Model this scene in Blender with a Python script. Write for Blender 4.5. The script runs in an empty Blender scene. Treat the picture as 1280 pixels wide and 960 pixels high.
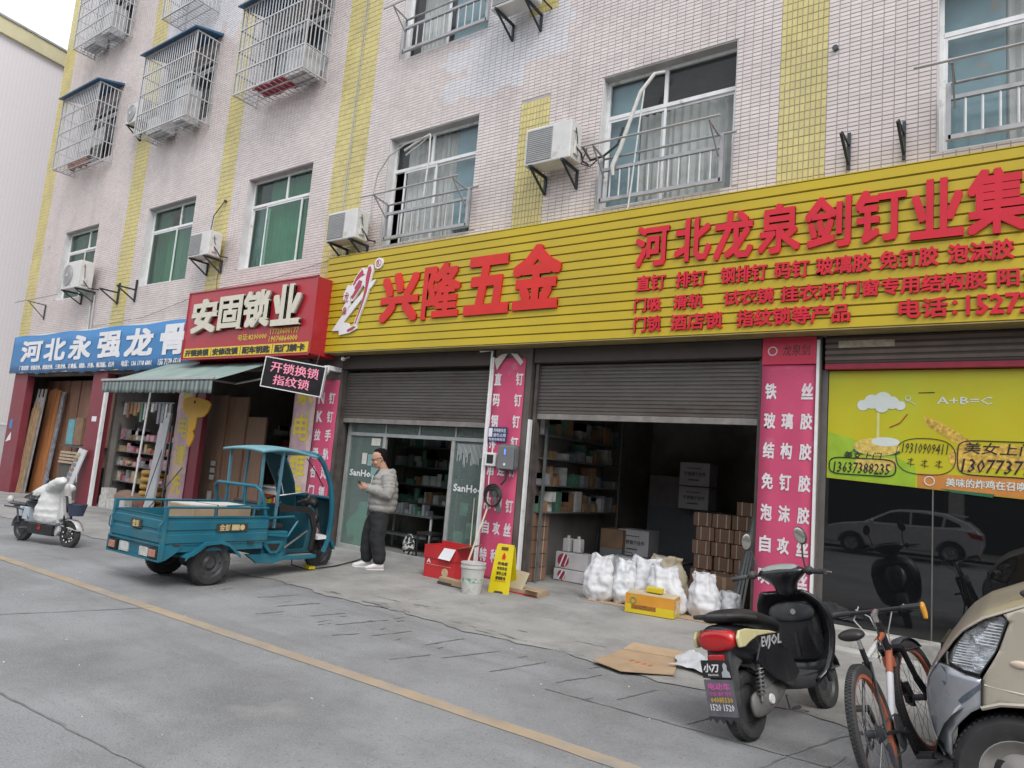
import bpy, bmesh, math, random
from mathutils import Vector, Matrix
random.seed(7)
R = math.radians
scene = bpy.context.scene
COL = scene.collection

# ------------------------------------------------------------------ camera
cam_d = bpy.data.cameras.new('camera')
cam_d.sensor_width = 36.0; cam_d.lens = 890.0 * 36.0 / 1280.0
cam_d.clip_start = 0.05; cam_d.clip_end = 2000
cam = bpy.data.objects.new('camera', cam_d); COL.objects.link(cam)
rt = Vector((0.81133888, 0.57876008, 0.08225561)); dn = Vector((-0.00467292, 0.14712641, -0.98910666))
fw = rt.cross(dn).normalized(); rt = dn.cross(fw).normalized()
m = Matrix((( rt.x, -dn.x, -fw.x), (rt.y, -dn.y, -fw.y), (rt.z, -dn.z, -fw.z)))
cam.matrix_world = Matrix.Translation((0, 0, 1.6)) @ m.to_4x4()
scene.camera = cam

# ------------------------------------------------------------------ world, sun, exposure
SUN_EL, SUN_AZ = 50, 128          # veiled sun behind the camera's right shoulder
w = bpy.data.worlds.new('World'); scene.world = w; w.use_nodes = True
nt = w.node_tree; nt.nodes.clear()
sky = nt.nodes.new('ShaderNodeTexSky'); sky.sky_type = 'NISHITA'; sky.sun_disc = False
sky.sun_elevation = R(SUN_EL); sky.sun_rotation = R(SUN_AZ)
sky.air_density = 1.0; sky.dust_density = 4.0; sky.ozone_density = 1.0
hs = nt.nodes.new('ShaderNodeHueSaturation'); hs.inputs['Saturation'].default_value = 0.16
hs.inputs['Value'].default_value = 1.0
tc = nt.nodes.new('ShaderNodeTexCoord'); cn = nt.nodes.new('ShaderNodeTexNoise')
cn.inputs['Scale'].default_value = 2.2; cn.inputs['Detail'].default_value = 5
cr = nt.nodes.new('ShaderNodeMapRange'); cr.inputs['To Min'].default_value = 0.86; cr.inputs['To Max'].default_value = 1.14
cr.inputs['From Min'].default_value = 0.3; cr.inputs['From Max'].default_value = 0.7
vm = nt.nodes.new('ShaderNodeVectorMath'); vm.operation = 'SCALE'
flat = nt.nodes.new('ShaderNodeMix'); flat.data_type = 'RGBA'; flat.inputs[0].default_value = 0.62
flat.inputs[7].default_value = (8.3, 8.7, 9.4, 1)
bg = nt.nodes.new('ShaderNodeBackground'); bg.inputs['Strength'].default_value = 0.13
wo = nt.nodes.new('ShaderNodeOutputWorld')
L = nt.links.new
L(sky.outputs[0], hs.inputs['Color']); L(hs.outputs[0], flat.inputs[6])
L(tc.outputs['Generated'], cn.inputs['Vector']); L(cn.outputs[0], cr.inputs['Value'])
L(flat.outputs[2], vm.inputs[0]); L(cr.outputs[0], vm.inputs['Scale'])
L(vm.outputs[0], bg.inputs['Color']); L(bg.outputs[0], wo.inputs['Surface'])
sd = bpy.data.lights.new('sun', 'SUN'); sd.energy = 1.0; sd.angle = R(25); sd.color = (1.0, 0.96, 0.9)
sun = bpy.data.objects.new('sun', sd); COL.objects.link(sun)
sun.rotation_euler = (R(90 - SUN_EL), 0, R(180 - SUN_AZ))
scene.view_settings.view_transform = 'Standard'; scene.view_settings.look = 'None'
scene.view_settings.exposure = 0.54; scene.view_settings.gamma = 1.0
scene.render.engine = 'CYCLES'
scene.cycles.use_denoising = True
scene.cycles.max_bounces = 6; scene.cycles.transparent_max_bounces = 12
scene.cycles.diffuse_bounces = 4; scene.cycles.glossy_bounces = 3
scene.cycles.caustics_reflective = False; scene.cycles.caustics_refractive = False

# ------------------------------------------------------------------ materials
MATS = {}
def mat(name, col, rough=0.6, metal=0.0, var=0.12, scale=6.0, bump=0.0, bscale=60.0, col2=None, mixscale=2.0,
        mixlo=0.5, mixhi=0.6, spec=0.5, island=0.0, coat=0.0, trans=0.0, obj_rand=0.0, stretch=None, emit=None):
    if name in MATS: return MATS[name]
    mt = bpy.data.materials.new(name); mt.use_nodes = True; MATS[name] = mt
    t = mt.node_tree; b = t.nodes['Principled BSDF']; l = t.links.new
    b.inputs['Roughness'].default_value = rough; b.inputs['Metallic'].default_value = metal
    b.inputs['Specular IOR Level'].default_value = spec; b.inputs['Coat Weight'].default_value = coat
    co = t.nodes.new('ShaderNodeTexCoord'); src = co.outputs['Object']
    if stretch:
        mp = t.nodes.new('ShaderNodeMapping'); mp.inputs['Scale'].default_value = stretch; l(src, mp.inputs[0]); src = mp.outputs[0]
    n = t.nodes.new('ShaderNodeTexNoise'); n.inputs['Scale'].default_value = scale; n.inputs['Detail'].default_value = 6
    l(src, n.inputs['Vector'])
    mr = t.nodes.new('ShaderNodeMapRange'); mr.inputs['From Min'].default_value = 0.3; mr.inputs['From Max'].default_value = 0.7
    mr.inputs['To Min'].default_value = 1 - var; mr.inputs['To Max'].default_value = 1 + var
    l(n.outputs[0], mr.inputs['Value'])
    cur = None
    if col2 is not None:
        n2 = t.nodes.new('ShaderNodeTexNoise'); n2.inputs['Scale'].default_value = mixscale; n2.inputs['Detail'].default_value = 8
        n2.inputs['Roughness'].default_value = 0.65
        l(src, n2.inputs['Vector'])
        m2 = t.nodes.new('ShaderNodeMapRange'); m2.inputs['From Min'].default_value = mixlo; m2.inputs['From Max'].default_value = mixhi
        l(n2.outputs[0], m2.inputs['Value'])
        mx = t.nodes.new('ShaderNodeMix'); mx.data_type = 'RGBA'
        mx.inputs[6].default_value = (*col, 1); mx.inputs[7].default_value = (*col2, 1); l(m2.outputs[0], mx.inputs[0])
        cur = mx.outputs[2]
    sc_ = t.nodes.new('ShaderNodeVectorMath'); sc_.operation = 'SCALE'
    if cur is not None: l(cur, sc_.inputs[0])
    else: sc_.inputs[0].default_value = col
    l(mr.outputs[0], sc_.inputs['Scale']); cur = sc_.outputs[0]
    if island or obj_rand:
        if island:
            g = t.nodes.new('ShaderNodeNewGeometry'); ro = g.outputs['Random Per Island']; amt = island
        else:
            g = t.nodes.new('ShaderNodeObjectInfo'); ro = g.outputs['Random']; amt = obj_rand
        m3 = t.nodes.new('ShaderNodeMapRange'); m3.inputs['To Min'].default_value = 1 - amt; m3.inputs['To Max'].default_value = 1 + amt
        l(ro, m3.inputs['Value']); s3 = t.nodes.new('ShaderNodeVectorMath'); s3.operation = 'SCALE'
        l(cur, s3.inputs[0]); l(m3.outputs[0], s3.inputs['Scale']); cur = s3.outputs[0]
    l(cur, b.inputs['Base Color'])
    rr = t.nodes.new('ShaderNodeMapRange'); rr.inputs['From Min'].default_value = 0.3; rr.inputs['From Max'].default_value = 0.7
    rr.inputs['To Min'].default_value = max(0.02, rough - 0.08); rr.inputs['To Max'].default_value = min(1, rough + 0.08)
    l(n.outputs[0], rr.inputs['Value']); l(rr.outputs[0], b.inputs['Roughness'])
    if bump:
        n4 = t.nodes.new('ShaderNodeTexNoise'); n4.inputs['Scale'].default_value = bscale; n4.inputs['Detail'].default_value = 5
        l(src, n4.inputs['Vector'])
        bp = t.nodes.new('ShaderNodeBump'); bp.inputs['Strength'].default_value = bump; bp.inputs['Distance'].default_value = 0.01
        l(n4.outputs[0], bp.inputs['Height']); l(bp.outputs[0], b.inputs['Normal'])
    if emit:
        b.inputs['Emission Color'].default_value = (*emit[:3], 1); b.inputs['Emission Strength'].default_value = emit[3]
    return mt

def glass(name, tint, refl=0.5, rough=0.03, opac=0.3, ior=1.5):
    """window glass: a tinted see-through sheet with a fresnel reflection"""
    if name in MATS: return MATS[name]
    mt = bpy.data.materials.new(name); mt.use_nodes = True; MATS[name] = mt
    t = mt.node_tree; t.nodes.clear(); l = t.links.new
    o = t.nodes.new('ShaderNodeOutputMaterial'); tr = t.nodes.new('ShaderNodeBsdfTransparent'); tr.inputs[0].default_value = (*tint, 1)
    di = t.nodes.new('ShaderNodeBsdfDiffuse'); di.inputs[0].default_value = (*[c * 0.6 for c in tint], 1)
    m0 = t.nodes.new('ShaderNodeMixShader'); m0.inputs[0].default_value = opac
    gl = t.nodes.new('ShaderNodeBsdfGlossy'); gl.inputs['Roughness'].default_value = rough
    fr = t.nodes.new('ShaderNodeFresnel'); fr.inputs['IOR'].default_value = ior
    m1 = t.nodes.new('ShaderNodeMixShader')
    l(tr.outputs[0], m0.inputs[1]); l(di.outputs[0], m0.inputs[2]); l(m0.outputs[0], m1.inputs[1]); l(gl.outputs[0], m1.inputs[2])
    ge = t.nodes.new('ShaderNodeNewGeometry'); mm = t.nodes.new('ShaderNodeMath'); mm.operation = 'SUBTRACT'; mm.use_clamp = True   # no reflection from the inside of the pane
    l(fr.outputs[0], mm.inputs[0]); l(ge.outputs['Backfacing'], mm.inputs[1])
    l(mm.outputs[0], m1.inputs[0]); l(m1.outputs[0], o.inputs['Surface'])
    return mt

def srgb(r, g, b):
    f = lambda c: (c / 255 / 12.92) if c <= 10.31 else ((c / 255 + 0.055) / 1.055) ** 2.4
    return (f(r), f(g), f(b))

# ------------------------------------------------------------------ mesh builder
ORG = Vector((0, 0, 0))            # world origin of the thing being built (so its parts can be written in world metres)
class MB:
    def __init__(s): s.v = []; s.f = []; s.M = Matrix.Identity(4)
    def add(s, vs, fs):
        k = len(s.v)
        s.v += [s.M @ Vector(p) for p in vs]; s.f += [tuple(i + k for i in f) for f in fs]; return s
    def box(s, x0, x1, y0, y1, z0, z1):
        return s.add([(x0, y0, z0), (x1, y0, z0), (x1, y1, z0), (x0, y1, z0), (x0, y0, z1), (x1, y0, z1), (x1, y1, z1), (x0, y1, z1)],
                     [(0, 3, 2, 1), (4, 5, 6, 7), (0, 1, 5, 4), (1, 2, 6, 5), (2, 3, 7, 6), (3, 0, 4, 7)])
    def bar(s, a, b, w, h=None, up=(0, 0, 1)):
        """rectangular bar between two points"""
        h = h or w; a = Vector(a); b = Vector(b); d = (b - a).normalized(); u = Vector(up)
        if abs(d.dot(u)) > 0.98: u = Vector((1, 0, 0))
        r = d.cross(u).normalized() * w / 2; u = r.cross(d).normalized() * h / 2
        vs = [p + q for p in (a, b) for q in (-r - u, r - u, r + u, -r + u)]
        return s.add(vs, [(3, 2, 1, 0), (4, 5, 6, 7), (0, 1, 5, 4), (1, 2, 6, 5), (2, 3, 7, 6), (3, 0, 4, 7)])
    def tube(s, pts, r, n=8, close=False, flat=1.0):
        pts = [Vector(p) for p in pts]; k = len(pts); rs = r if isinstance(r, (list, tuple)) else [r] * k
        rings = []; prev = None
        for i, p in enumerate(pts):
            if close: d = pts[(i + 1) % k] - pts[i - 1]
            else: d = pts[min(i + 1, k - 1)] - pts[max(i - 1, 0)]
            d.normalize()
            if prev is None:
                u = Vector((0, 0, 1)) if abs(d.z) < 0.95 else Vector((1, 0, 0))
            else: u = prev
            a = d.cross(u).normalized(); b = a.cross(d).normalized(); prev = b
            rings.append([p + (a * math.cos(2 * math.pi * j / n) + b * flat * math.sin(2 * math.pi * j / n)) * rs[i] for j in range(n)])
        vs = [q for ring in rings for q in ring]; fs = []
        for i in range(k if close else k - 1):
            for j in range(n):
                a = i * n + j; b = i * n + (j + 1) % n; c = ((i + 1) % k) * n + (j + 1) % n; d = ((i + 1) % k) * n + j
                fs.append((a, b, c, d))
        if not close:
            fs.append(tuple(range(n - 1, -1, -1))); fs.append(tuple((k - 1) * n + j for j in range(n)))
        return s.add(vs, fs)
    def loft(s, rings, caps=True):
        n = len(rings[0]); vs = [q for r in rings for q in r]; fs = []
        for i in range(len(rings) - 1):
            for j in range(n):
                fs.append((i * n + j, i * n + (j + 1) % n, (i + 1) * n + (j + 1) % n, (i + 1) * n + j))
        if caps:
            fs.append(tuple(range(n - 1, -1, -1))); fs.append(tuple((len(rings) - 1) * n + j for j in range(n)))
        return s.add(vs, fs)
    def grid(s, fn, nu, nv, thick=None):
        vs = [fn(i / nu, j / nv) for i in range(nu + 1) for j in range(nv + 1)]
        fs = [(i * (nv + 1) + j, (i + 1) * (nv + 1) + j, (i + 1) * (nv + 1) + j + 1, i * (nv + 1) + j + 1) for i in range(nu) for j in range(nv)]
        return s.add(vs, fs)
    def prism(s, poly, a, b, axis='y'):
        """polygon (two coordinates) extruded along an axis from a to b"""
        def P(p, t): return {'y': (p[0], t, p[1]), 'x': (t, p[0], p[1]), 'z': (p[0], p[1], t)}[axis]
        n = len(poly); vs = [P(p, a) for p in poly] + [P(p, b) for p in poly]
        fs = [tuple(range(n)), tuple(range(2 * n - 1, n - 1, -1))] + [(i, n + i, n + (i + 1) % n, (i + 1) % n) for i in range(n)]
        return s.add(vs, fs)
    def lathe(s, prof, c=(0, 0, 0), axis='z', n=24, caps=True):
        """profile of (radius, height) pairs turned round an axis"""
        def P(r, h, t):
            x, y = r * math.cos(t), r * math.sin(t)
            return {'z': (c[0] + x, c[1] + y, c[2] + h), 'y': (c[0] + x, c[1] + h, c[2] + y), 'x': (c[0] + h, c[1] + x, c[2] + y)}[axis]
        return s.loft([[P(r, h, 2 * math.pi * j / n) for j in range(n)] for r, h in prof], caps)
    def torus(s, c, R_, r, axis='y', n=36, m=10, flat=1.0):
        k0 = []
        for i in range(n):
            t = 2 * math.pi * i / n
            for j in range(m):
                a = 2 * math.pi * j / m; rr = R_ + r * math.cos(a); h = r * flat * math.sin(a)
                x, y = rr * math.cos(t), rr * math.sin(t)
                k0.append({'y': (c[0] + x, c[1] + h, c[2] + y), 'z': (c[0] + x, c[1] + y, c[2] + h), 'x': (c[0] + h, c[1] + x, c[2] + y)}[axis])
        return s.add(k0, [(i * m + j, i * m + (j + 1) % m, ((i + 1) % n) * m + (j + 1) % m, ((i + 1) % n) * m + j) for i in range(n) for j in range(m)])
    def ball(s, c, r, n=14, m=9):
        r = r if isinstance(r, (tuple, list)) else (r, r, r)
        return s.loft([[(c[0] + r[0] * math.sin(math.pi * i / m) * math.cos(2 * math.pi * j / n),
                         c[1] + r[1] * math.sin(math.pi * i / m) * math.sin(2 * math.pi * j / n),
                         c[2] - r[2] * math.cos(math.pi * i / m)) for j in range(n)] for i in [0.15] + list(range(1, m)) + [m - 0.15]])
    def mesh(s, name):
        me = bpy.data.meshes.new(name)
        me.from_pydata([tuple(p - ORG) for p in s.v], [], s.f); me.validate(); return me
    def build(s, name, material, parent=None, smooth=False, bevel=0.0, remesh=0.0, sub=0, solid=0.0, msmooth=0, disp=0.0, dscale=0.1, fixn=True):
        me = s.mesh(name)
        if fixn:
            bm = bmesh.new(); bm.from_mesh(me); bmesh.ops.recalc_face_normals(bm, faces=bm.faces); bm.to_mesh(me); bm.free()
        me.materials.append(material)
        if smooth or remesh or sub:
            for p in me.polygons: p.use_smooth = True
        o = bpy.data.objects.new(name, me); COL.objects.link(o)
        if parent is not None: o.parent = parent
        if solid:
            q = o.modifiers.new('t', 'SOLIDIFY'); q.thickness = solid; q.offset = 0
        if remesh:
            q = o.modifiers.new('r', 'REMESH'); q.mode = 'VOXEL'; q.voxel_size = remesh; q.use_smooth_shade = True
        if msmooth:
            q = o.modifiers.new('m', 'SMOOTH'); q.iterations = msmooth; q.factor = 0.6
        if sub:
            q = o.modifiers.new('s', 'SUBSURF'); q.levels = q.render_levels = sub
        if disp:
            tx = bpy.data.textures.new(name + 'relief', 'CLOUDS'); tx.noise_scale = dscale
            q = o.modifiers.new('d', 'DISPLACE'); q.texture = tx; q.strength = disp; q.texture_coords = 'LOCAL'
        if bevel:
            q = o.modifiers.new('b', 'BEVEL'); q.width = bevel; q.segments = 2; q.limit_method = 'ANGLE'; q.angle_limit = R(40)
        if smooth and not (remesh or sub):
            try:
                sh = o.data; bm = bmesh.new(); bm.from_mesh(sh)
                for e in bm.edges:
                    if len(e.link_faces) == 2 and e.calc_face_angle(0) > R(38): e.smooth = False
                bm.to_mesh(sh); bm.free()
            except Exception: pass
        return o

def pieces(b):
    """split a builder into its separate solids"""
    par = list(range(len(b.v)))
    def find(i):
        while par[i] != i: par[i] = par[par[i]]; i = par[i]
        return i
    for f in b.f:
        r0 = find(f[0])
        for i in f[1:]: par[find(i)] = r0
    out = {}
    for f in b.f: out.setdefault(find(f[0]), []).append(f)
    res = []
    for fs in out.values():
        ids = sorted({i for f in fs for i in f}); mp = {i: k for k, i in enumerate(ids)}; q = MB(); q.v = [b.v[i] for i in ids]; q.f = [tuple(mp[i] for i in f) for f in fs]; res.append(q)
    return res
def each(b, name, *a, **k): return [q.build(name, *a, **k) for q in pieces(b)]

def thing(name, label, cat, loc=(0, 0, 0), rotz=0.0, group=None, local=False, rot=None, scale=1.0):
    """an Empty at the thing's base; parts are written in world metres unless local"""
    global ORG
    o = bpy.data.objects.new(name, None); COL.objects.link(o); o.empty_display_size = 0.1
    o.location = loc; o['label'] = label; o['category'] = cat
    if group: o['group'] = group
    if rot: o.rotation_euler = rot
    else: o.rotation_euler = (0, 0, rotz)
    o.scale = (scale,) * 3
    ORG = Vector((0, 0, 0)) if local else Vector(loc)
    return o
def tag(o, label, cat, group=None):
    o['label'] = label; o['category'] = cat
    if group: o['group'] = group
    return o
def structure(o): o['kind'] = 'structure'; return o
def copy_tree(o, label=None, group=None, parent=None):
    c = o.copy(); COL.objects.link(c); c.parent = parent
    if label: c['label'] = label
    if group: c['group'] = group
    for ch in o.children: copy_tree(ch, parent=c)
    return c

def text_mesh(s, rect, y, material, parent, name='lettering', depth=0.004, bold=0.0, shear=0.0, res=2, vertical=False, M=None, tight=True):
    """one run of characters as flat raised letters, fitted to rect = (x0, x1, z0, z1) on the plane y, facing the street (-y)"""
    cu = bpy.data.curves.new(name, 'FONT'); cu.body = s; cu.size = 1; cu.resolution_u = res if bold > 0.035 else 1
    cu.extrude = 0.5; cu.shear = shear
    o = bpy.data.objects.new(name, cu); COL.objects.link(o)
    dg = bpy.context.evaluated_depsgraph_get()
    me = bpy.data.meshes.new_from_object(o.evaluated_get(dg)); bpy.data.objects.remove(o); bpy.data.curves.remove(cu)
    if len(me.vertices) == 0: return None
    if bold > 0.004:      # heavier strokes: the same glyph laid a little to each side, each copy a hair higher
        vs = [v.co.copy() for v in me.vertices]; fs = [tuple(p.vertices) for p in me.polygons]; n = len(vs); V = []; F = []
        q = bold; sh = [(0, 0), (q, q), (-q, q), (q, -q), (-q, -q), (bold, 0), (-bold, 0), (0, bold), (0, -bold)] if bold > 0.026 else [(0, 0), (q, q), (-q, q), (q, -q), (-q, -q)] if bold > 0.018 else [(bold, bold * .6), (-bold, -bold * .6)]
        for k, (dx, dy) in enumerate(sh):
            V += [(v.x + dx, v.y + dy, v.z * (1 + 0.016 * k)) for v in vs]; F += [tuple(i + n * k for i in f) for f in fs]
        bpy.data.meshes.remove(me); me = bpy.data.meshes.new(name); me.from_pydata(V, [], F)
    xs = [v.co.x for v in me.vertices]; ys = [v.co.y for v in me.vertices]
    x0, x1, y0, y1 = min(xs), max(xs), min(ys), max(ys)
    if not tight: y0, y1 = -0.13, 0.88
    sx = (rect[1] - rect[0]) / max(x1 - x0, 1e-6); sz = (rect[3] - rect[2]) / max(y1 - y0, 1e-6)
    for v in me.vertices:
        p = Vector((rect[0] + (v.co.x - x0) * sx, y - (v.co.z + 0.5) * depth, rect[2] + (v.co.y - y0) * sz))
        v.co = (M @ p if M else p) - ORG
    me.materials.append(material)
    o = bpy.data.objects.new(name, me); COL.objects.link(o); o.parent = parent
    return o
# ------------------------------------------------------------------ ground
def gz(x, y=0):
    """street level: flat by the camera, falling gently to the far left"""
    return -0.016 * max(0.0, -10.5 - max(x, -40))
def add_mix(mt, fac_socket_builder, col2):
    """mix a second colour into a mat() material by a mask"""
    t = mt.node_tree; b = t.nodes['Principled BSDF']; l = t.links.new
    cur = b.inputs['Base Color'].links[0].from_socket
    mx = t.nodes.new('ShaderNodeMix'); mx.data_type = 'RGBA'; l(cur, mx.inputs[6]); mx.inputs[7].default_value = (*col2, 1)
    l(fac_socket_builder(t), mx.inputs[0]); l(mx.outputs[2], b.inputs['Base Color'])
def speck(scale, lo, hi, detail=2, stretch=None):
    def f(t):
        co = t.nodes.new('ShaderNodeTexCoord'); n = t.nodes.new('ShaderNodeTexNoise'); n.inputs['Scale'].default_value = scale
        n.inputs['Detail'].default_value = detail; src = co.outputs['Object']
        if stretch:
            mp = t.nodes.new('ShaderNodeMapping'); mp.inputs['Scale'].default_value = stretch; t.links.new(src, mp.inputs[0]); src = mp.outputs[0]
        t.links.new(src, n.inputs['Vector']); m = t.nodes.new('ShaderNodeMapRange')
        m.inputs['From Min'].default_value = lo; m.inputs['From Max'].default_value = hi; m.inputs['To Max'].default_value = 0.6
        t.links.new(n.outputs[0], m.inputs['Value']); return m.outputs[0]
    return f
M_ROAD = mat('worn_concrete_road', (0.262, 0.268, 0.276), 0.85, var=0.15, scale=0.9, bump=0.9, bscale=70, col2=(0.185, 0.188, 0.19), mixscale=0.55, mixlo=0.45, mixhi=0.62)
add_mix(M_ROAD, speck(55, 0.6, 0.68), (0.13, 0.135, 0.14)); add_mix(M_ROAD, speck(2.0, 0.6, 0.75, 8, (0.6, 2.2, 1)), (0.17, 0.17, 0.17))
add_mix(M_ROAD, speck(1.1, 0.62, 0.72, 8), (0.31, 0.305, 0.30))
M_APRON = mat('apron_concrete', (0.30, 0.295, 0.28), 0.85, var=0.16, scale=1.6, bump=0.6, bscale=40, col2=(0.21, 0.205, 0.20), mixscale=1.3, mixlo=0.48, mixhi=0.68)
add_mix(M_APRON, speck(70, 0.6, 0.7), (0.16, 0.16, 0.155)); add_mix(M_APRON, speck(4.5, 0.62, 0.74, 8), (0.17, 0.165, 0.16))
add_mix(M_ROAD, speck(0.8, 0.55, 0.72, 9, (0.35, 3.0, 1)), (0.165, 0.165, 0.162)); add_mix(M_ROAD, speck(120, 0.58, 0.66, 2), (0.34, 0.34, 0.335)); add_mix(M_APRON, speck(120, 0.6, 0.68, 2), (0.40, 0.39, 0.37))
M_GROUND = mat('dusty_ground', (0.22, 0.215, 0.205), 0.9, var=0.15, scale=0.5)
M_GROOVE = mat('crack_dirt', (0.19, 0.19, 0.187), 0.95, var=0.3, scale=9)
M_LINE = mat('worn_yellow_line_paint', (0.36, 0.285, 0.20), 0.8, var=0.1, scale=3, bump=0.3, bscale=60, col2=(0.27, 0.255, 0.235), mixscale=2.2, mixlo=0.47, mixhi=0.66)

def sheet(name, x0, x1, y0, y1, z, m, nx=40, ny=8, edge=0.0, rise=None):
    def fn(u, v):
        x = x0 + (x1 - x0) * u; y = y0 + (y1 - y0) * v
        zz = z + gz(x) + (rise(x, y) if rise else 0)
        if edge and v == 0:
            y += edge * (math.sin(x * 3.1) + 0.6 * math.sin(x * 8.7 + 1) + 0.4 * math.sin(x * 21))
        return (x, y, zz)
    o = MB().grid(fn, nx, ny).build(name, m, fixn=False)
    return structure(o)
sheet('ground', -400, 300, -400, 400, -0.09, M_GROUND, 140, 4)
sheet('road', -200, 120, -9.5, 6.05, -0.03, M_ROAD, 320, 8)
# the apron in front of the shops: a rough edge standing a few centimetres above the road, ramping up to the shop floors
def ap_rise(x, y): return 0.044 * min(1, max(0, (y - 5.9) / 1.4))
sheet('pavement', -40, 12, 5.9, 16.0, -0.022, M_APRON, 420, 24, 0.05, ap_rise)
g_ = MB()
for i in range(300):          # broken lip of the apron
    x = -40 + i * 52 / 300
    g_.box(x, x + 52 / 300, 5.93 + 0.04 * math.sin(x * 3.1), 6.1, -0.06 + gz(x), -0.026 + gz(x))
structure(g_.build('pavement_lip', M_APRON))
structure(sheet('far_pavement', -200, 120, -13.5, -9.5, 0.06, M_APRON, 60, 3))
def gh(x, y): return -0.03 + gz(x) if y < 5.92 else -0.022 + gz(x) + ap_rise(x, y)

def ribbon(b, pts, wd, jit=0.0, step=0.12, z=0.004, rough=0.0):
    P = []
    for (x0, y0), (x1, y1) in zip(pts[:-1], pts[1:]):
        n = max(1, int(math.hypot(x1 - x0, y1 - y0) / step))
        for i in range(n): P.append((x0 + (x1 - x0) * i / n, y0 + (y1 - y0) * i / n))
    P.append(pts[-1]); vs = []; k = len(P)
    for i, (x, y) in enumerate(P):
        dx = P[min(i + 1, k - 1)][0] - P[max(i - 1, 0)][0]; dy = P[min(i + 1, k - 1)][1] - P[max(i - 1, 0)][1]; d = math.hypot(dx, dy) or 1
        nx, ny = -dy / d, dx / d; j = random.uniform(-jit, jit)
        wl = wd / 2 * (1 + random.uniform(-rough, rough)); wr = wd / 2 * (1 + random.uniform(-rough, rough))
        for s_, q in ((1, wl), (-1, wr)):
            px, py = x + nx * (j + s_ * q), y + ny * (j + s_ * q)
            vs.append((px, py, gh(px, py) + z))
    b.add(vs, [(2 * i, 2 * i + 1, 2 * i + 3, 2 * i + 2) for i in range(k - 1)])
b = MB(); ribbon(b, [(-60, 3.75), (-14, 3.82), (-6, 3.93), (-2.7, 3.99), (14, 4.1)], 0.135, 0.004, 0.15, 0.004, 0.05)
structure(b.build('yellow_road_line', M_LINE, fixn=False))
b = MB()
for ln in ([(-60, 1.9), (-5.2, 2.0), (-3.5, 2.1), (12, 2.2)], [(-7.05, 3.95), (-7.25, 3.2), (-7.6, 2.2), (-7.9, -2)], [(-13.5, -3), (-13.2, 5.9)], [(-1.31, 4.49), (-1.22, 5.0), (-1.05, 5.6), (-0.9, 5.95)],
           [(-1.91, 5.0), (-1.79, 5.53), (-1.8, 6.1)], [(-3.0, 4.88), (-1.2, 4.95), (2, 5.05)], [(-1.02, 4.2), (-1.0, 4.8), (-0.94, 5.25)], [(1.5, -3), (1.9, 2.2), (2.1, 5)]):
    ribbon(b, ln, 0.016, 0.006, 0.09, 0.005, 0.6)
for (x0, y0, x1, y1) in ((-5.94, 5.0, -5.86, 5.4), (-5.51, 4.95, -5.38, 5.55), (-4.98, 4.95, -4.9, 5.4), (-4.46, 5.1, -4.4, 5.6), (-4.07, 4.9, -3.9, 5.5), (-3.56, 4.9, -3.42, 5.55), (-3.04, 5.1, -2.9, 5.6),
                         (-6.5, 5.0, -6.4, 5.5), (-7.0, 5.1, -6.9, 5.6), (-2.5, 5.1, -2.4, 5.6), (-6.3, 4.6, -6.25, 4.9), (-5.2, 4.65, -5.1, 4.9), (-4.3, 4.5, -4.2, 4.9)):
    ribbon(b, [(x0, y0), (x1, y1)], 0.018, 0.006, 0.05, 0.005, 0.8)
for i in range(20):
    x = random.uniform(-7.6, -2.6); y = random.uniform(4.6, 5.85); a = random.uniform(-0.5, 0.5)
    ribbon(b, [(x, y), (x + 0.09 * math.sin(a) , y + random.uniform(0.06, 0.2))], random.uniform(0.006, 0.02), 0.004, 0.04, 0.006, 0.9)
for i in range(26):
    x = random.uniform(-9, 0); y = random.choice([5.95, 6.0, 6.3]) + random.uniform(-0.05, 0.1)
    ribbon(b, [(x, y), (x + random.uniform(.1, .4), y + random.uniform(-.04, .04))], random.uniform(0.006, 0.016), 0.01, 0.05, 0.006, 0.9)
structure(b.build('road_cracks', M_GROOVE, fixn=False))
# small litter and grit on the street
b = MB(); M_GRIT = mat('pale_grit', (0.5, 0.48, 0.45), 0.9, island=0.6)
for i in range(420):
    x = random.uniform(-16, 2); y = random.uniform(0.8, 8.4); s_ = random.uniform(0.002, 0.008) * (3 if random.random() < 0.03 else 1); z = gh(x, y)
    b.box(x, x + s_ * random.uniform(1, 2), y, y + s_, z, z + s_ * 0.6)
o = b.build('grit', M_GRIT); tag(o, 'small pale stones and scraps scattered over the road and pavement', 'grit'); o['kind'] = 'stuff'

# ------------------------------------------------------------------ the apartment building with shops
GROUT = mat('tile_grout', (0.39, 0.355, 0.345), 0.9, var=0.15, scale=3)
PINK = mat('pink_wall_tile', (0.64, 0.57, 0.55), 0.35, var=0.06, scale=1.3, island=0.06, col2=(0.55, 0.485, 0.47), mixscale=0.9, mixlo=0.5, mixhi=0.72)
PALE = mat('pale_wall_tile', (0.64, 0.625, 0.645), 0.3, var=0.06, scale=1.3, island=0.05)
add_mix(PINK, speck(1.0, 0.56, 0.8, 7, (2.2, 1, 0.22)), (0.42, 0.37, 0.35))
YELT = mat('yellow_wall_tile', (0.56, 0.48, 0.19), 0.35, var=0.1, scale=1.3, island=0.07, col2=(0.48, 0.42, 0.19), mixscale=1.2, mixlo=0.5, mixhi=0.7)
PLASTER = mat('grey_plaster', (0.42, 0.41, 0.40), 0.9, var=0.15, scale=3, col2=(0.3, 0.29, 0.28), mixscale=2, mixlo=0.5, mixhi=0.7)
WHITEP = mat('white_jamb_plaster', (0.62, 0.61, 0.61), 0.8, var=0.1, scale=4, col2=(0.45, 0.43, 0.41), mixscale=3, mixlo=0.55, mixhi=0.7)
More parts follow.
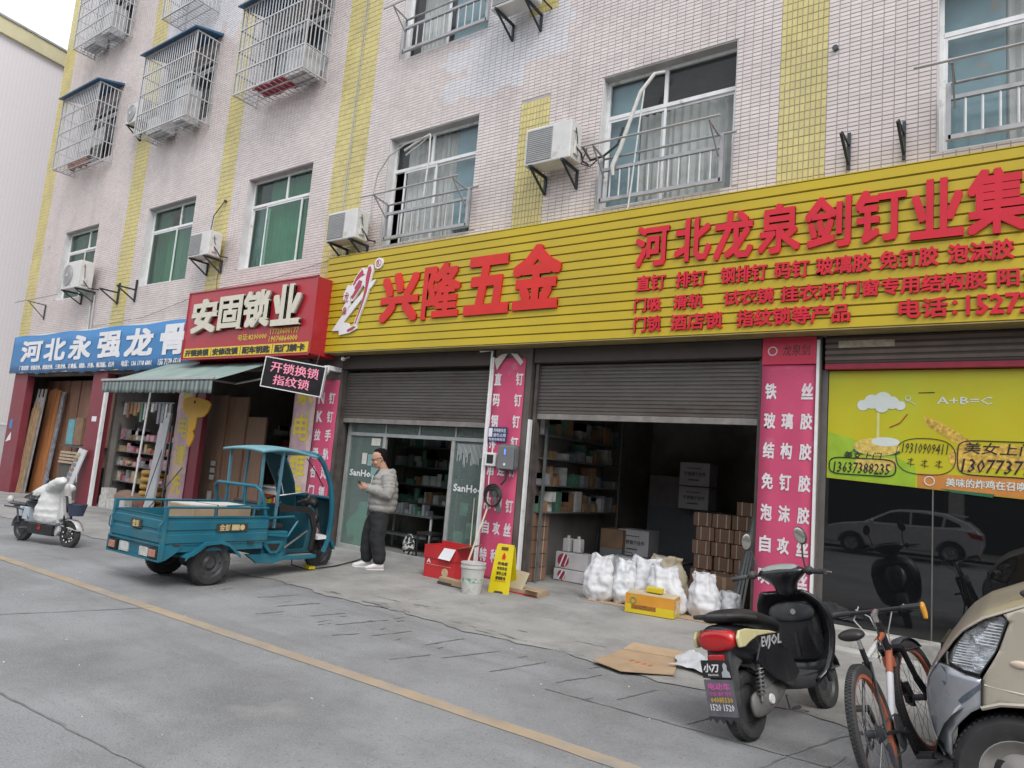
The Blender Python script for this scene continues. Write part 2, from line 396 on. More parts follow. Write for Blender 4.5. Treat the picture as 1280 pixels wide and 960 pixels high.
DARKIN = mat('dim_interior_wall', (0.10, 0.095, 0.09), 0.9, var=0.3, scale=1.5)
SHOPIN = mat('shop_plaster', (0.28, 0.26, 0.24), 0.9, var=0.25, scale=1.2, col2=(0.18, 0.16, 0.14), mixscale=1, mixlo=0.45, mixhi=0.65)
MAROON = mat('maroon_pillar_paint', (0.20, 0.03, 0.045), 0.5, var=0.15, scale=2, col2=(0.33, 0.2, 0.19), mixscale=3.5, mixlo=0.66, mixhi=0.74, bump=0.2)
GREYPIL = mat('dirty_pillar_render', (0.13, 0.115, 0.105), 0.85, var=0.2, scale=5, col2=(0.09, 0.07, 0.06), mixscale=2.5, mixlo=0.45, mixhi=0.6)

WX = [(-23.0, -20.9), (-18.2, -16.0), (-13.9, -11.7), (-9.5, -7.4), (-5.06, -3.05), (-0.78, 1.32)]
WZ = [(5.45, 7.5), (9.05, 11.1), (13.1, 14.9)]
def wz(ix, k): return (9.5, 11.2) if (k == 1 and ix < 3) else WZ[k]
XL, XR, TOP = -25.2, 7.0, 19.0
bld = thing('apartment_building', 'pink and yellow tiled apartment block above the row of hardware shops', 'building', (XL, 8.6, 0))
b = MB()
xs = [XL] + [q for p in WX for q in p] + [XR]
for i in range(0, len(xs), 2):       # vertical strips between the window columns
    b.box(xs[i], xs[i + 1], 8.606, 8.86, 3.45, TOP)
for (x0, x1) in WX:
    zz = [3.45] + [q for k in range(3) for q in wz(WX.index((x0, x1)), k)] + [TOP]
    for i in range(0, len(zz), 2): b.box(x0, x1, 8.606, 8.86, zz[i], zz[i + 1])
b.build('wall', GROUT, bld)
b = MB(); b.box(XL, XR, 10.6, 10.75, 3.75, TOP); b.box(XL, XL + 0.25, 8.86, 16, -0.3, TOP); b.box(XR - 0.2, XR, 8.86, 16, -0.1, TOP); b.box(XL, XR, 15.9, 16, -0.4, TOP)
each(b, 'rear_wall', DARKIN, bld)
b = MB(); b.box(XL + 0.25, XR - 0.2, 8.86, 15.9, 3.48, 3.74); b.box(XL - 0.2, XR, 8.4, 16.1, TOP, TOP + 0.3)
for z in (8.2, 11.8): b.box(XL + 0.25, XR - 0.2, 8.865, 10.6, z, z + 0.12)
each(b, 'floor_slab', SHOPIN, bld)
# ---- glazed tiles as real pieces
STR = [(-25.2, -24.45), (-19.4, -18.66), (-15.1, -14.5), (-11.07, -10.13), (-6.54, -5.98), (-2.49, -1.93), (2.2, 2.9)]
def in_yellow(x, z):
    for k, (a, c) in enumerate(STR):
        if a <= x <= c:
            if k in (4,) and 7.49 < z < 8.93: return False
            return True
    return False
def in_win(x0, x1, z0, z1):
    for a, c in WX:
        if x1 > a + 0.004 and x0 < c - 0.004:
            for d, e in [wz(WX.index((a, c)), k) for k in range(3)]:
                if z1 > d + 0.004 and z0 < e - 0.004: return True
    return False
def clip_win(x0, x1, z0, z1):
    """cut a tile back to the edge of a window opening"""
    for a, c in WX:
        if x1 > a and x0 < c:
            for k in range(3):
                d, e = wz(WX.index((a, c)), k)
                if z1 > d and z0 < e:
                    if z0 < d - 0.012: z1 = d - 0.003
                    elif z1 > e + 0.012: z0 = e + 0.003
                    elif x0 < a - 0.012: x1 = a - 0.003
                    elif x1 > c + 0.012: x0 = c + 0.003
                    else: return None
    return (x0, x1, z0, z1)
def in_pale(x, z):
    j = 0.18 * math.sin(x * 7) + 0.12 * math.sin(z * 11 + x)
    return (-8.15 + j < x < -5.7 + j and 7.75 + j < z < 9.6 and z > 7.75 + (0.35 if x > -6.6 else 0)) or (-18.6 < x < -15.2 and 11.6 + j < z)
def ztop(x): return 8.9 + max(0.0, (-3.4 - x)) * 0.36 if x < -3.4 else 8.6
tiles = {'p': [], 'w': [], 'y': []}
# pink field: courses of 0.12 x 0.053
segs = [XL]
for a, c in STR: segs += [a, c]
zlow = 3.6
y_tw, y_th, p_tw, p_th = 0.0615, 0.107, 0.122, 0.0535
GAP = 0.0065
z = zlow
while z < TOP - 0.06:
    z1 = z + p_th
    prevx = XL
    for (a, c) in STR + [(3.0, 3.0)]:
        n = int(round((a - prevx) / p_tw))
        if n > 0:
            tw = (a - prevx) / n
            for i in range(n):
                x0 = prevx + i * tw; x1 = x0 + tw
                if z1 > ztop(x0): continue
                if x0 > 1.6 or (z1 < 5.2 and x0 > -10): continue
                q = clip_win(x0 + GAP / 2, x1 - GAP / 2, z + GAP / 2, z1 - GAP / 2)
                if q: tiles['w' if in_pale(x0, z) else 'p'].append(q)
        prevx = c
    for (a, c) in STR:                          # a stripe interrupted by pink courses
        if not in_yellow((a + c) / 2, z + p_th / 2):
            n = int(round((c - a) / p_tw)); tw = (c - a) / n
            for i in range(n): tiles['w' if in_pale(a + i * tw, z) else 'p'].append((a + i * tw + GAP / 2, a + (i + 1) * tw - GAP / 2, z + GAP / 2, z1 - GAP / 2))
    z = z1
z = zlow
while z < TOP - 0.1:
    z1 = z + y_th
    for (a, c) in STR:
        if a > 1.6: continue
        if not (in_yellow((a + c) / 2, z) and in_yellow((a + c) / 2, z1)): continue
        n = int(round((c - a) / y_tw)); tw = (c - a) / n
        for i in range(n):
            x0 = a + i * tw
            if z1 > ztop(x0) or (z1 < 5.2 and x0 > -10): continue
            tiles['y'].append((x0 + GAP / 2, x0 + tw - GAP / 2, z + GAP / 2, z1 - GAP / 2))
    z = z1
# the 300 that show largest (nearest the camera) are single tiles, the rest one mass of real tiles
allt = [(k, t) for k in tiles for t in tiles[k]]
# the 300 that show largest: the lowest, nearest tiles at the right edge of the frame (x -1.9..0) just above the sign
near = [q for q in allt if q[0] == 'p' and -1.93 < q[1][0] < -0.1 and q[1][2] > 5.28 and q[1][3] < 8.3]
near.sort(key=lambda q: (q[1][0]) ** 2 + (q[1][2] - 5.3) ** 2)
single = set(id(q[1]) for q in near[:300])
TM = {'p': PINK, 'w': PALE, 'y': YELT}
def tile_vf(x0, x1, z0, z1, yb=8.608, yf=8.598, c=0.003):
    return [(x0, yb, z0), (x1, yb, z0), (x1, yb, z1), (x0, yb, z1), (x0 + c, yf, z0 + c), (x1 - c, yf, z0 + c), (x1 - c, yf, z1 - c), (x0 + c, yf, z1 - c)], \
           [(4, 5, 6, 7), (0, 1, 5, 4), (1, 2, 6, 5), (2, 3, 7, 6), (3, 0, 4, 7)]
ORG = Vector((XL, 8.6, 0))
for k, nm in (('p', 'wall_tile'), ('w', 'pale_wall_tile'), ('y', 'yellow_wall_tile')):
    b = MB()
    for t in tiles[k]:
        if id(t) in single: continue
        dy = random.uniform(-0.0012, 0.0012); vs, fs = tile_vf(*t, yf=8.598 + dy); kk = len(b.v)
        b.v += [Vector(v) for v in vs]; b.f += [tuple(i + kk for i in f) for f in fs]
    o = b.build(nm, TM[k], bld, fixn=False); o['kind'] = 'stuff'
PINK1 = mat('pink_wall_tile_single', (0.62, 0.545, 0.53), 0.35, var=0.09, scale=1.3, obj_rand=0.05)
one = None
for k, t in near[:300]:
    x0, x1, z0, z1 = t
    if one is None or abs((x1 - x0) - one[0]) > 1e-4 or abs((z1 - z0) - one[2]) > 1e-4:
        ORG = Vector((x0, 8.6, z0)); bb = MB(); vs, fs = tile_vf(*t); bb.add(vs, fs); me = bb.mesh('wall_tile'); me.materials.append(PINK1); one = (x1 - x0, me, z1 - z0)
    o = bpy.data.objects.new('wall_tile', one[1]); COL.objects.link(o); o.parent = bld
    o.location = (x0 - XL, random.uniform(-0.001, 0.001), z0)
ORG = Vector((XL, 8.6, 0))
# ---- pillars and partitions of the shops
def pillar(x0, x1, m, y0=8.6, y1=9.05, z1=3.46):
    MB().box(x0, x1, y0, y1, gz(x0) - 0.02, z1).build('pillar', m, bld, bevel=0.008)
pillar(-24.95, -24.0, MAROON, y1=8.8); pillar(-19.82, -19.05, MAROON, y1=8.8); pillar(-15.5, -14.45, MAROON, y1=8.72); pillar(-11.35, -10.12, GREYPIL)
pillar(-6.62, -5.93, GREYPIL); pillar(-2.56, -1.9, GREYPIL); pillar(2.0, 2.6, GREYPIL)
b = MB()
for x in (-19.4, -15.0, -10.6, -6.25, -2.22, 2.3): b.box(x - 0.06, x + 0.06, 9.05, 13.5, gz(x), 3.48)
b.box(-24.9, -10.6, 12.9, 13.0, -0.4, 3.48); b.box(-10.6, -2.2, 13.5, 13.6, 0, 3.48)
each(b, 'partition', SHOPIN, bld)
b = MB(); b.box(-2.16, 2.24, 11.0, 11.1, 0, 3.48); b.build('glazed_shop_wall', mat('shop_dark', (0.03, 0.03, 0.032), 0.9), bld)
b = MB(); b.box(-24.9, -11.36, 8.62, 8.85, 3.24, 3.45); b.build('lintel', GREYPIL, bld)
# low curb wall under the shop glass
MB().box(-1.88, 2.05, 8.5, 8.86, 0, 0.24).build('curb', mat('curb_concrete', (0.40, 0.39, 0.36), 0.85, var=0.15, scale=5, bump=0.5, col2=(0.25, 0.24, 0.22), mixscale=3, mixlo=0.5, mixhi=0.65), bld, bevel=0.015)
MB().box(-1.88, 2.05, 8.3, 8.5, 0, 0.06).build('curb', MATS['curb_concrete'], bld, bevel=0.015)

# ---- windows
ALU = mat('white_window_frame', (0.72, 0.72, 0.72), 0.4, var=0.08, scale=8, col2=(0.45, 0.43, 0.41), mixscale=5, mixlo=0.58, mixhi=0.7)
GGL = glass('green_glass', (0.66, 0.84, 0.76), rough=0.04, opac=0.05, ior=1.42)
BGL = glass('blue_glass', (0.7, 0.8, 0.84), rough=0.04, opac=0.05, ior=1.45)
CGL = glass('clear_glass', (0.93, 0.95, 0.95), rough=0.02, opac=0.03, ior=1.4)
def curtain(b, x0, x1, z0, z1, y, amp=0.02, n=9):
    nn = n * 6
    b.grid(lambda u, v: (x0 + (x1 - x0) * u, y + amp * math.sin(u * n * 6.283 + 0.6 * math.sin(v * 3)) * (0.6 + 0.4 * v), z0 + (z1 - z0) * v), nn, 4)
CUR_G = mat('green_curtain', (0.075, 0.26, 0.17), 0.9, var=0.15, scale=4)
CUR_D = mat('dark_green_curtain', (0.045, 0.17, 0.145), 0.9, var=0.15, scale=4)
CUR_W = mat('pale_net_curtain', (0.52, 0.51, 0.49), 0.9, var=0.15, scale=4)
CUR_V = mat('violet_grey_curtain', (0.30, 0.27, 0.35), 0.9, var=0.15, scale=4)
PANEL = mat('blue_foam_panel', (0.20, 0.31, 0.35), 0.7, var=0.15, scale=4, col2=(0.45, 0.25, 0.12), mixscale=1.4, mixlo=0.62, mixhi=0.7)
def window(ix, iz, glassm, lights, mull, tz=1.46, split_top=None, curtains=(), opening=None):
    """frame, transom, mullions; lights = panes of the lower row as (x fraction from, to); each pane a sub-part"""
    x0, x1 = WX[ix]; z0, z1 = wz(ix, iz)
    f = MB(); y0, y1 = 8.76, 8.81; t = 0.055
    f.box(x0, x0 + t, y0, y1, z0, z1); f.box(x1 - t, x1, y0, y1, z0, z1); f.box(x0 + t, x1 - t, y0, y1, z0, z0 + t); f.box(x0 + t, x1 - t, y0, y1, z1 - t, z1)
    zt = z0 + tz; f.box(x0 + t, x1 - t, y0 - 0.004, y1 - 0.003, zt - 0.03, zt + 0.03)
    st = split_top or mull; xm = x0 + (x1 - x0) * st; f.box(xm - 0.028, xm + 0.028, y0 + 0.002, y1 - 0.006, zt + 0.03, z1 - t)
    fr = f.build('window', ALU, bld, bevel=0.004)
    MB().box(x0 - 0.0, x0 + 0.012, 8.61, 8.76, z0, z1).build('jamb', WHITEP, fr)
    MB().box(x0 + 0.012, x1, 8.61, 8.76, z0, z0 + 0.012).build('sill', WHITEP, fr)
    MB().box(x1 - 0.012, x1, 8.61, 8.76, z0 + 0.012, z1).build('jamb', WHITEP, fr)
    MB().box(x0 + 0.012, x1 - 0.012, 8.61, 8.76, z1 - 0.012, z1).build('head_reveal', PLASTER, fr)
    for (a, c) in ((x0 + t, xm - 0.028), (xm + 0.028, x1 - t)):
        MB().box(a, c, 8.783, 8.787, zt + 0.03, z1 - t).build('pane', glassm, fr)
    for (u0, u1, dy) in lights:          # sliding leaves with their own slim frames
        a = x0 + t + (x1 - x0 - 2 * t) * u0; c = x0 + t + (x1 - x0 - 2 * t) * u1; s_ = 0.035
        k = MB(); yy = 8.765 + dy
        k.box(a, a + s_, yy, yy + 0.022, z0 + t, zt - 0.03); k.box(c - s_, c, yy, yy + 0.022, z0 + t, zt - 0.03)
        k.box(a + s_, c - s_, yy, yy + 0.022, z0 + t, z0 + t + s_); k.box(a + s_, c - s_, yy, yy + 0.022, zt - 0.03 - s_, zt - 0.03)
        k.build('sash', ALU, fr)
        MB().box(a + s_, c - s_, yy + 0.009, yy + 0.013, z0 + t + s_, zt - 0.03 - s_).build('pane', glassm, fr)
    for (u0, u1, v0, v1, cm, yy, amp, n) in curtains:
        k = MB(); a = x0 + (x1 - x0) * u0; c = x0 + (x1 - x0) * u1; d = z0 + (z1 - z0) * v0; e = z0 + (z1 - z0) * v1
        if n: curtain(k, a, c, d, e, yy, amp, n)
        else: k.box(a, c, yy, yy + 0.02, d, e)
        k.build('curtain' if n else 'board', cm, fr, smooth=bool(n), fixn=False)
    return fr
window(0, 0, GGL, [(0, .52, 0), (.48, 1, .022)], .6, curtains=[(0, .55, 0, 1, CUR_D, 8.92, .02, 7), (.5, 1, 0, 1, CUR_D, 8.95, .02, 7)])
window(1, 0, GGL, [(0, .56, 0), (.52, 1, .022)], .6, curtains=[(0, .3, 0, 1, CUR_D, 8.92, .02, 5), (.28, .6, 0, .7, CUR_G, 8.9, .012, 4), (.55, 1, 0, 1, CUR_D, 8.92, .025, 7)])
window(2, 0, GGL, [(0, .28, .022), (.24, .82, 0), (.78, 1, .022)], .55, curtains=[(0, .2, 0, .72, CUR_V, 8.92, .02, 4), (.2, .8, 0, 1, CUR_G, 8.92, .02, 9), (.78, 1, 0, 1, CUR_D, 8.92, .02, 5)])
window(3, 0, CGL, [(.12, .52, 0), (.48, 1, .022)], .45, curtains=[(.1, .58, 0, 1, CUR_W, 8.92, .025, 8), (.5, .7, .0, 1, CUR_W, 8.95, .02, 4), (.68, 1, .1, 1, PANEL, 8.9, 0, 0)])
window(4, 0, CGL, [(0, .48, 0), (.44, 1, .022)], .47, curtains=[(0, .26, 0, .98, PANEL, 8.87, 0, 0), (.22, .5, 0, .72, CUR_W, 8.95, .03, 5), (.48, .98, 0, .72, CUR_W, 8.93, .03, 8)])
window(5, 0, CGL, [(0, .5, 0), (.46, 1, .022)], .5, curtains=[(0, .3, .0, 1, PANEL, 8.9, 0, 0), (.28, 1, 0, 1, CUR_W, 8.93, .03, 14)])
for i in (0, 1, 2): window(i, 1, CGL, [(0, .5, 0), (.48, 1, .022)], .5, curtains=[(0, .35, 0, 1, CUR_W, 8.93, .02, 7), (.7, 1, 0, 1, CUR_W, 8.93, .02, 6)])
window(3, 1, CGL, [(0, .5, 0), (.46, 1, .022)], .5, curtains=[(.1, .4, 0, 1, CUR_W, 8.93, .02, 6), (.5, 1, 0, 1, PANEL, 8.92, 0, 0)])
window(4, 1, CGL, [(0, .5, 0), (.46, 1, .022)], .5); window(5, 1, CGL, [(0, .5, 0), (.46, 1, .022)], .5)
for i in (0, 1, 2): window(i, 2, CGL, [(0, .5, 0), (.48, 1, .022)], .5, curtains=[(0, .35, 0, 1, CUR_W, 8.93, .02, 7)])
# small pipe stubs through the wall
PVC = mat('grey_pvc', (0.42, 0.42, 0.42), 0.5, var=0.1); DKM = mat('dark_rusty_steel', (0.07, 0.075, 0.085), 0.6, metal=0.4, var=0.3, scale=20, col2=(0.14, 0.07, 0.04), mixscale=8, mixlo=0.55, mixhi=0.65)
for (x, z) in ((-1.84, 6.99), (-14.68, 7.13)):
    MB().lathe([(0.03, 0), (0.035, -0.05), (0.02, -0.05)], (x, 8.6, z), 'y', 12).build('pipe_stub', DKM, bld)
b = MB(); b.tube([(-10.62, 8.585, 5.3), (-10.6, 8.58, 7.5), (-10.6, 8.585, 11.4)], 0.008, 6); b.tube([(-10.55, 8.585, 5.3), (-10.56, 8.585, 7.5), (-10.53, 8.585, 11.4)], 0.006, 6)
b.build('cable', mat('grey_cable', (0.4, 0.4, 0.42), 0.6), bld)
b = MB(); b.tube([(-20.6, 8.56, 5.45), (-20.5, 8.56, 4.42)], 0.03, 8); b.tube([(-20.4, 8.56, 5.4), (-20.33, 8.56, 4.42)], 0.022, 8)
b.build('downpipe', PVC, bld)
b = MB(); b.tube([(-20.2, 8.56, 4.52), (-17.5, 8.55, 4.62), (-14.8, 8.55, 5.05), (-12.5, 8.56, 5.12), (-10.6, 8.56, 5.34)], 0.005, 5); b.tube([(-14.9, 8.45, 6.45), (-14.95, 8.5, 6.8), (-14.7, 8.57, 7.13)], 0.012, 6); b.build('cable', DKM, bld)
b = MB(); b.tube([(-14.55, 8.58, 6.0), (-14.6, 8.58, 5.3), (-14.55, 8.59, 4.8)], 0.006, 5); b.build('cable', DKM, bld)

# ------------------------------------------------------------------ neighbouring wing on the left, and the block across the street
d = Vector((-0.16829, 0.98574, 0)); p0 = Vector((-29.0, 9.0, 0)); nrm = Vector((0.98574, 0.16829, 0))
wing = thing('side_block', 'pale pink tiled block with a yellow coping beyond the far left corner', 'building', (-29.0, 9.0, 0))
NTILE = mat('far_pink_tile', (0.82, 0.76, 0.77), 0.5, var=0.05, scale=1.0)
t = NTILE.node_tree; bk = t.nodes.new('ShaderNodeTexBrick'); co = t.nodes.new('ShaderNodeTexCoord'); mp = t.nodes.new('ShaderNodeMapping')
mp.inputs['Rotation'].default_value = (0, R(90), 0) ; sep = t.nodes.new('ShaderNodeSeparateXYZ'); cmb = t.nodes.new('ShaderNodeCombineXYZ')
t.links.new(co.outputs['Object'], sep.inputs[0]); t.links.new(sep.outputs['Y'], cmb.inputs['X']); t.links.new(sep.outputs['Z'], cmb.inputs['Y'])
t.links.new(cmb.outputs[0], bk.inputs['Vector']); bk.inputs['Scale'].default_value = 4; bk.inputs['Color1'].default_value = (0.90, 0.85, 0.86, 1); bk.inputs['Color2'].default_value = (0.88, 0.83, 0.84, 1)
bk.inputs['Mortar'].default_value = (0.78, 0.72, 0.73, 1); bk.inputs['Mortar Size'].default_value = 0.03; bk.offset = 0
t.links.new(bk.outputs[0], t.nodes['Principled BSDF'].inputs['Base Color'])
def wbox(b, s0, s1, z0, z1, t0, t1):
    vs = []
    for z in (z0, z1):
        for (s_, tt) in ((s0, t1), (s1, t1), (s1, t0), (s0, t0)):
            q = p0 + d * s_ + nrm * tt; vs.append((q.x, q.y, z))
    b.add(vs, [(0, 3, 2, 1), (4, 5, 6, 7), (0, 1, 5, 4), (1, 2, 6, 5), (2, 3, 7, 6), (3, 0, 4, 7)])
b = MB(); wbox(b, -6, 14, -0.6, 15.2, -9, 0); b.build('wall', NTILE, wing)
b = MB(); wbox(b, -6.1, 14, 15.2, 15.75, -9, 0.12); b.build('coping', mat('far_yellow_tile', (0.72, 0.66, 0.42), 0.5, var=0.08, scale=2), wing)
b = MB(); wbox(b, -6.12, 14, 15.75, 15.82, -9, 0.16); b.build('coping_cap', PLASTER, wing)
opp = thing('opposite_block', 'grey block of closed shops across the street behind the camera', 'building', (0, -13.5, 0))
b = MB(); b.box(-60, 40, -23, -13.5, -0.5, 8.0); b.build('wall', mat('opposite_wall', (0.5, 0.48, 0.45), 0.9, var=0.15), opp)
DARKW = mat('opposite_window', (0.03, 0.035, 0.04), 0.2, var=0.1)
b = MB()
for i in range(20):
    for z in (5,): b.box(-55 + i * 4.6, -52.8 + i * 4.6, -13.52, -13.46, z, z + 1.9)
each(b, 'window_band', DARKW, opp)
b = MB()
for i in range(20): b.box(-57 + i * 4.6, -52.9 + i * 4.6, -13.54, -13.46, 0.1, 3.3)
each(b, 'dark_shopfront', mat('opposite_shop', (0.02, 0.02, 0.022), 0.7, var=0.3), opp)
# ------------------------------------------------------------------ shop signs
YPL = mat('yellow_sign_plank', (0.50, 0.37, 0.02), 0.42, var=0.06, scale=0.8, obj_rand=0.04, spec=0.35, col2=(0.44, 0.33, 0.025), mixscale=0.6, mixlo=0.45, mixhi=0.7)
YDK = mat('sign_soffit', (0.30, 0.24, 0.10), 0.6, var=0.2, scale=3)
REDL = mat('red_acrylic_letter', (0.60, 0.028, 0.022), 0.42, var=0.1, scale=3, spec=0.3)
REDR = mat('crimson_acrylic_letter', (0.59, 0.02, 0.038), 0.42, var=0.1, scale=3, spec=0.3)
EDGE = mat('letter_return', (0.70, 0.42, 0.30), 0.5)
sg = thing('yellow_shop_sign', 'long yellow plank signboard with raised red characters over the hardware shops', 'signboard', (-10.47, 8.3, 3.46))
SX0, SX1, SZ0, SZ1 = -10.47, 2.0, 3.46, 5.24
NP = 14; ph = (SZ1 - SZ0) / NP
for i in range(NP):
    z0 = SZ0 + i * ph
    b = MB(); b.prism([(8.318, z0 + 0.006), (8.300, z0 + 0.012), (8.304, z0 + ph - 0.010), (8.318, z0 + ph - 0.004)], SX0, SX1, 'x')
    b.build('plank', YPL, sg)
MB().box(SX0 + 0.003, SX1, 8.318, 8.36, SZ0 + 0.004, SZ1 - 0.004).build('backing', mat('sign_groove', (0.17, 0.125, 0.02), 0.8), sg)
MB().box(SX0, SX1, 8.30, 8.59, SZ1, SZ1 + 0.012).build('top_trim', YPL, sg)
MB().box(SX0 - 0.012, SX0, 8.30, 8.59, SZ0, SZ1 + 0.012).build('end_trim', YPL, sg)
MB().box(SX0, SX1, 8.30, 8.59, SZ0 - 0.012, SZ0).build('soffit', YDK, sg)
def chars(s_, rects, y, m, parent, bold, depth=0.03, shear=0.0):
    for ch, rc in zip(s_, rects):
        e = text_mesh(ch, rc, y, m, parent, 'character', depth, bold, shear)
chars('隆', [(-7.98, -7.18, 3.92, 4.84)], 8.298, REDL, sg, 0.026)
chars('兴五金', [(-8.95, -8.07, 3.92, 4.77), (-7.08, -6.22, 3.93, 4.86), (-6.18, -5.33, 3.95, 4.93)], 8.298, REDL, sg, 0.038)
chars('河北龙泉剑钉业集', [(-4.19, -3.72, 4.40, 4.96), (-3.64, -3.16, 4.41, 4.98), (-3.12, -2.64, 4.38, 5.0), (-2.58, -2.10, 4.39, 5.0), (-2.05, -1.56, 4.39, 5.0), (-1.52, -1.02, 4.40, 5.0), (-0.98, -0.50, 4.37, 5.02), (-0.47, 0.03, 4.35, 5.04)], 8.298, REDR, sg, 0.028)
chars('团', [(0.1, 0.6, 4.35, 5.04)], 8.298, REDR, sg, 0.04)
def rows(items, z0, z1):
    for s_, x0, x1 in items: text_mesh(s_, (x0, x1, z0, z1), 8.298, REDR, sg, 'small_lettering', 0.02, 0.027)
rows([('直钉', -4.15, -3.74), ('排钉', -3.60, -3.20), ('钢排钉', -3.02, -2.46), ('码钉', -2.38, -1.99), ('玻璃胶', -1.92, -1.35), ('免钉胶', -1.27, -0.72), ('泡沫胶', -0.64, -0.08), ('发泡剂', 0.02, 0.6)], 4.08, 4.29)
rows([('门吸', -4.16, -3.78), ('滑轨', -3.62, -3.22), ('试衣镜', -2.97, -2.37), ('挂衣杆', -2.30, -1.67), ('门窗专用结构胶', -1.63, -0.30), ('阳台拉手', -0.22, 0.6)], 3.80, 3.99)
rows([('门锁', -4.15, -3.77), ('酒店锁', -3.64, -2.97), ('指纹锁等产品', -2.80, -1.55), ('电话：', -1.08, -0.55), ('15272', -0.48, 0.08), ('606018', 0.12, 0.7)], 3.53, 3.74)
# sword emblem beside 兴隆五金
WH = mat('white_acrylic', (0.72, 0.71, 0.71), 0.35, var=0.04); PURP = mat('crimson_print', (0.42, 0.03, 0.08), 0.4, var=0.1)
b = MB()
hx = lambda px, py: (-10.13 + (px - 90) / (590 - 90) * 1.14, 3.80 + (865 - py) / (865 - 215) * 1.24 + (px - 330) * 0.00035)
def poly(b, pts, y0, y1): b.prism([hx(*p) for p in pts], y0, y1, 'y')
poly(b, [(90, 800), (110, 770), (180, 685), (500, 425), (535, 425), (500, 475), (215, 745), (280, 770), (285, 800), (380, 815), (375, 845), (290, 865), (180, 860), (170, 815)], 8.270, 8.298)
poly(b, [(275, 400), (310, 330), (370, 268), (405, 285), (410, 320), (440, 262), (485, 275), (492, 340), (475, 420), (465, 520), (430, 640), (385, 760), (365, 825), (335, 810), (400, 620), (420, 470), (400, 440), (350, 500), (300, 565), (275, 560), (290, 500), (265, 520), (270, 600), (240, 640), (205, 655), (185, 610), (220, 560), (185, 520), (190, 460), (225, 390), (265, 410)], 8.262, 8.298)
b.lathe([(0.10, 0.0), (0.10, -0.028)], (*[hx(543, 277)[0]], 8.298, hx(543, 277)[1]), 'y', 20)
b.build('emblem', WH, sg)
b = MB()
poly(b, [(440, 285), (462, 280), (478, 320), (462, 420), (448, 520), (420, 620), (360, 800), (352, 795), (405, 620), (428, 470), (425, 380)], 8.255, 8.261)
poly(b, [(285, 405), (320, 335), (375, 285), (395, 340), (415, 345), (370, 350), (330, 370), (295, 420)], 8.255, 8.261)
poly(b, [(350, 380), (385, 400), (378, 450), (330, 510), (295, 550), (285, 520), (320, 460), (305, 445)], 8.255, 8.261)
poly(b, [(270, 830), (340, 815), (362, 825), (330, 845), (275, 850)], 8.262, 8.2690)
b.build('emblem_stroke', PURP, sg)
q = hx(190, 560); text_mesh('龙', (q[0] + 0.02, q[0] + 0.14, hx(0, 520)[1], hx(0, 420)[1]), 8.261, PURP, sg, 'emblem_lettering', 0.006)
text_mesh('泉', (q[0] + 0.02, q[0] + 0.12, hx(0, 635)[1], hx(0, 560)[1]), 8.261, PURP, sg, 'emblem_lettering', 0.006)
q = hx(543, 277); text_mesh('R', (q[0] - 0.03, q[0] + 0.03, q[1] - 0.04, q[1] + 0.04), 8.269, PURP, sg, 'emblem_lettering', 0.004)
MB().torus((q[0], 8.268, q[1]), 0.06, 0.006, 'y', 20, 6).build('emblem_ring', PURP, sg)

# red sign
RS = mat('red_sign_panel', (0.40, 0.02, 0.032), 0.35, var=0.06, scale=1.5, col2=(0.33, 0.03, 0.04), mixscale=1.4, mixlo=0.5, mixhi=0.7)
CREAM = mat('cream_letter', (0.62, 0.58, 0.48), 0.5, var=0.06, col2=(0.4, 0.36, 0.28), mixscale=14, mixlo=0.6, mixhi=0.72); LSIDE = mat('letter_side_grey', (0.2, 0.17, 0.14), 0.6)
rs = thing('red_lock_shop_sign', 'red box sign with cream raised characters and a yellow strip', 'signboard', (-14.5, 7.98, 3.38))
MB().box(-14.5, -10.30, 7.98, 8.56, 3.38, 4.80).build('panel', RS, rs, bevel=0.01)
b = MB(); b.box(-14.52, -10.28, 7.96, 7.98, 3.36, 3.385); b.box(-14.52, -10.28, 7.96, 7.98, 4.795, 4.82); b.box(-14.52, -14.495, 7.96, 7.98, 3.36, 4.82); b.box(-10.305, -10.28, 7.96, 7.98, 3.36, 4.82)
b.build('edge_trim', RS, rs)
rc = [(-14.20, -13.28, 3.90, 4.62), (-13.22, -12.42, 3.93, 4.62), (-12.38, -11.53, 3.93, 4.66), (-11.46, -10.62, 3.92, 4.70)]
chars('安固锁业', rc, 7.93, CREAM, rs, 0.034, 0.03)
chars('安固锁业', rc, 7.962, LSIDE, rs, 0.04, 0.028)
YT = mat('yellow_print', (0.62, 0.42, 0.06), 0.5)
text_mesh('电话:8200000', (-12.55, -11.62, 3.70, 3.83), 7.977, YT, rs, 'phone_lettering', 0.004, 0.02)
text_mesh('17720600177', (-11.52, -10.68, 3.78, 3.89), 7.977, YT, rs, 'phone_lettering', 0.004, 0.02)
text_mesh('19074864000', (-11.54, -10.69, 3.64, 3.75), 7.977, YT, rs, 'phone_lettering', 0.004, 0.02)
MB().box(-14.44, -10.36, 7.968, 7.98, 3.41, 3.60).build('yellow_strip', mat('yellow_strip', (0.68, 0.50, 0.03), 0.4), rs)
BLK = mat('black_print', (0.02, 0.02, 0.02), 0.5)
for k, s_ in enumerate(('开锁换锁', '安修改锁', '配车钥匙', '配门禁卡')):
    text_mesh(s_, (-14.38 + k * 1.02, -13.50 + k * 1.02, 3.435, 3.575), 7.966, BLK, rs, 'strip_lettering', 0.004, 0.04)
b = MB()
for k in (1, 2, 3): b.box(-14.44 + k * 1.015, -14.43 + k * 1.015, 7.964, 7.967, 3.42, 3.59)
b.build('strip_divider', BLK, rs)

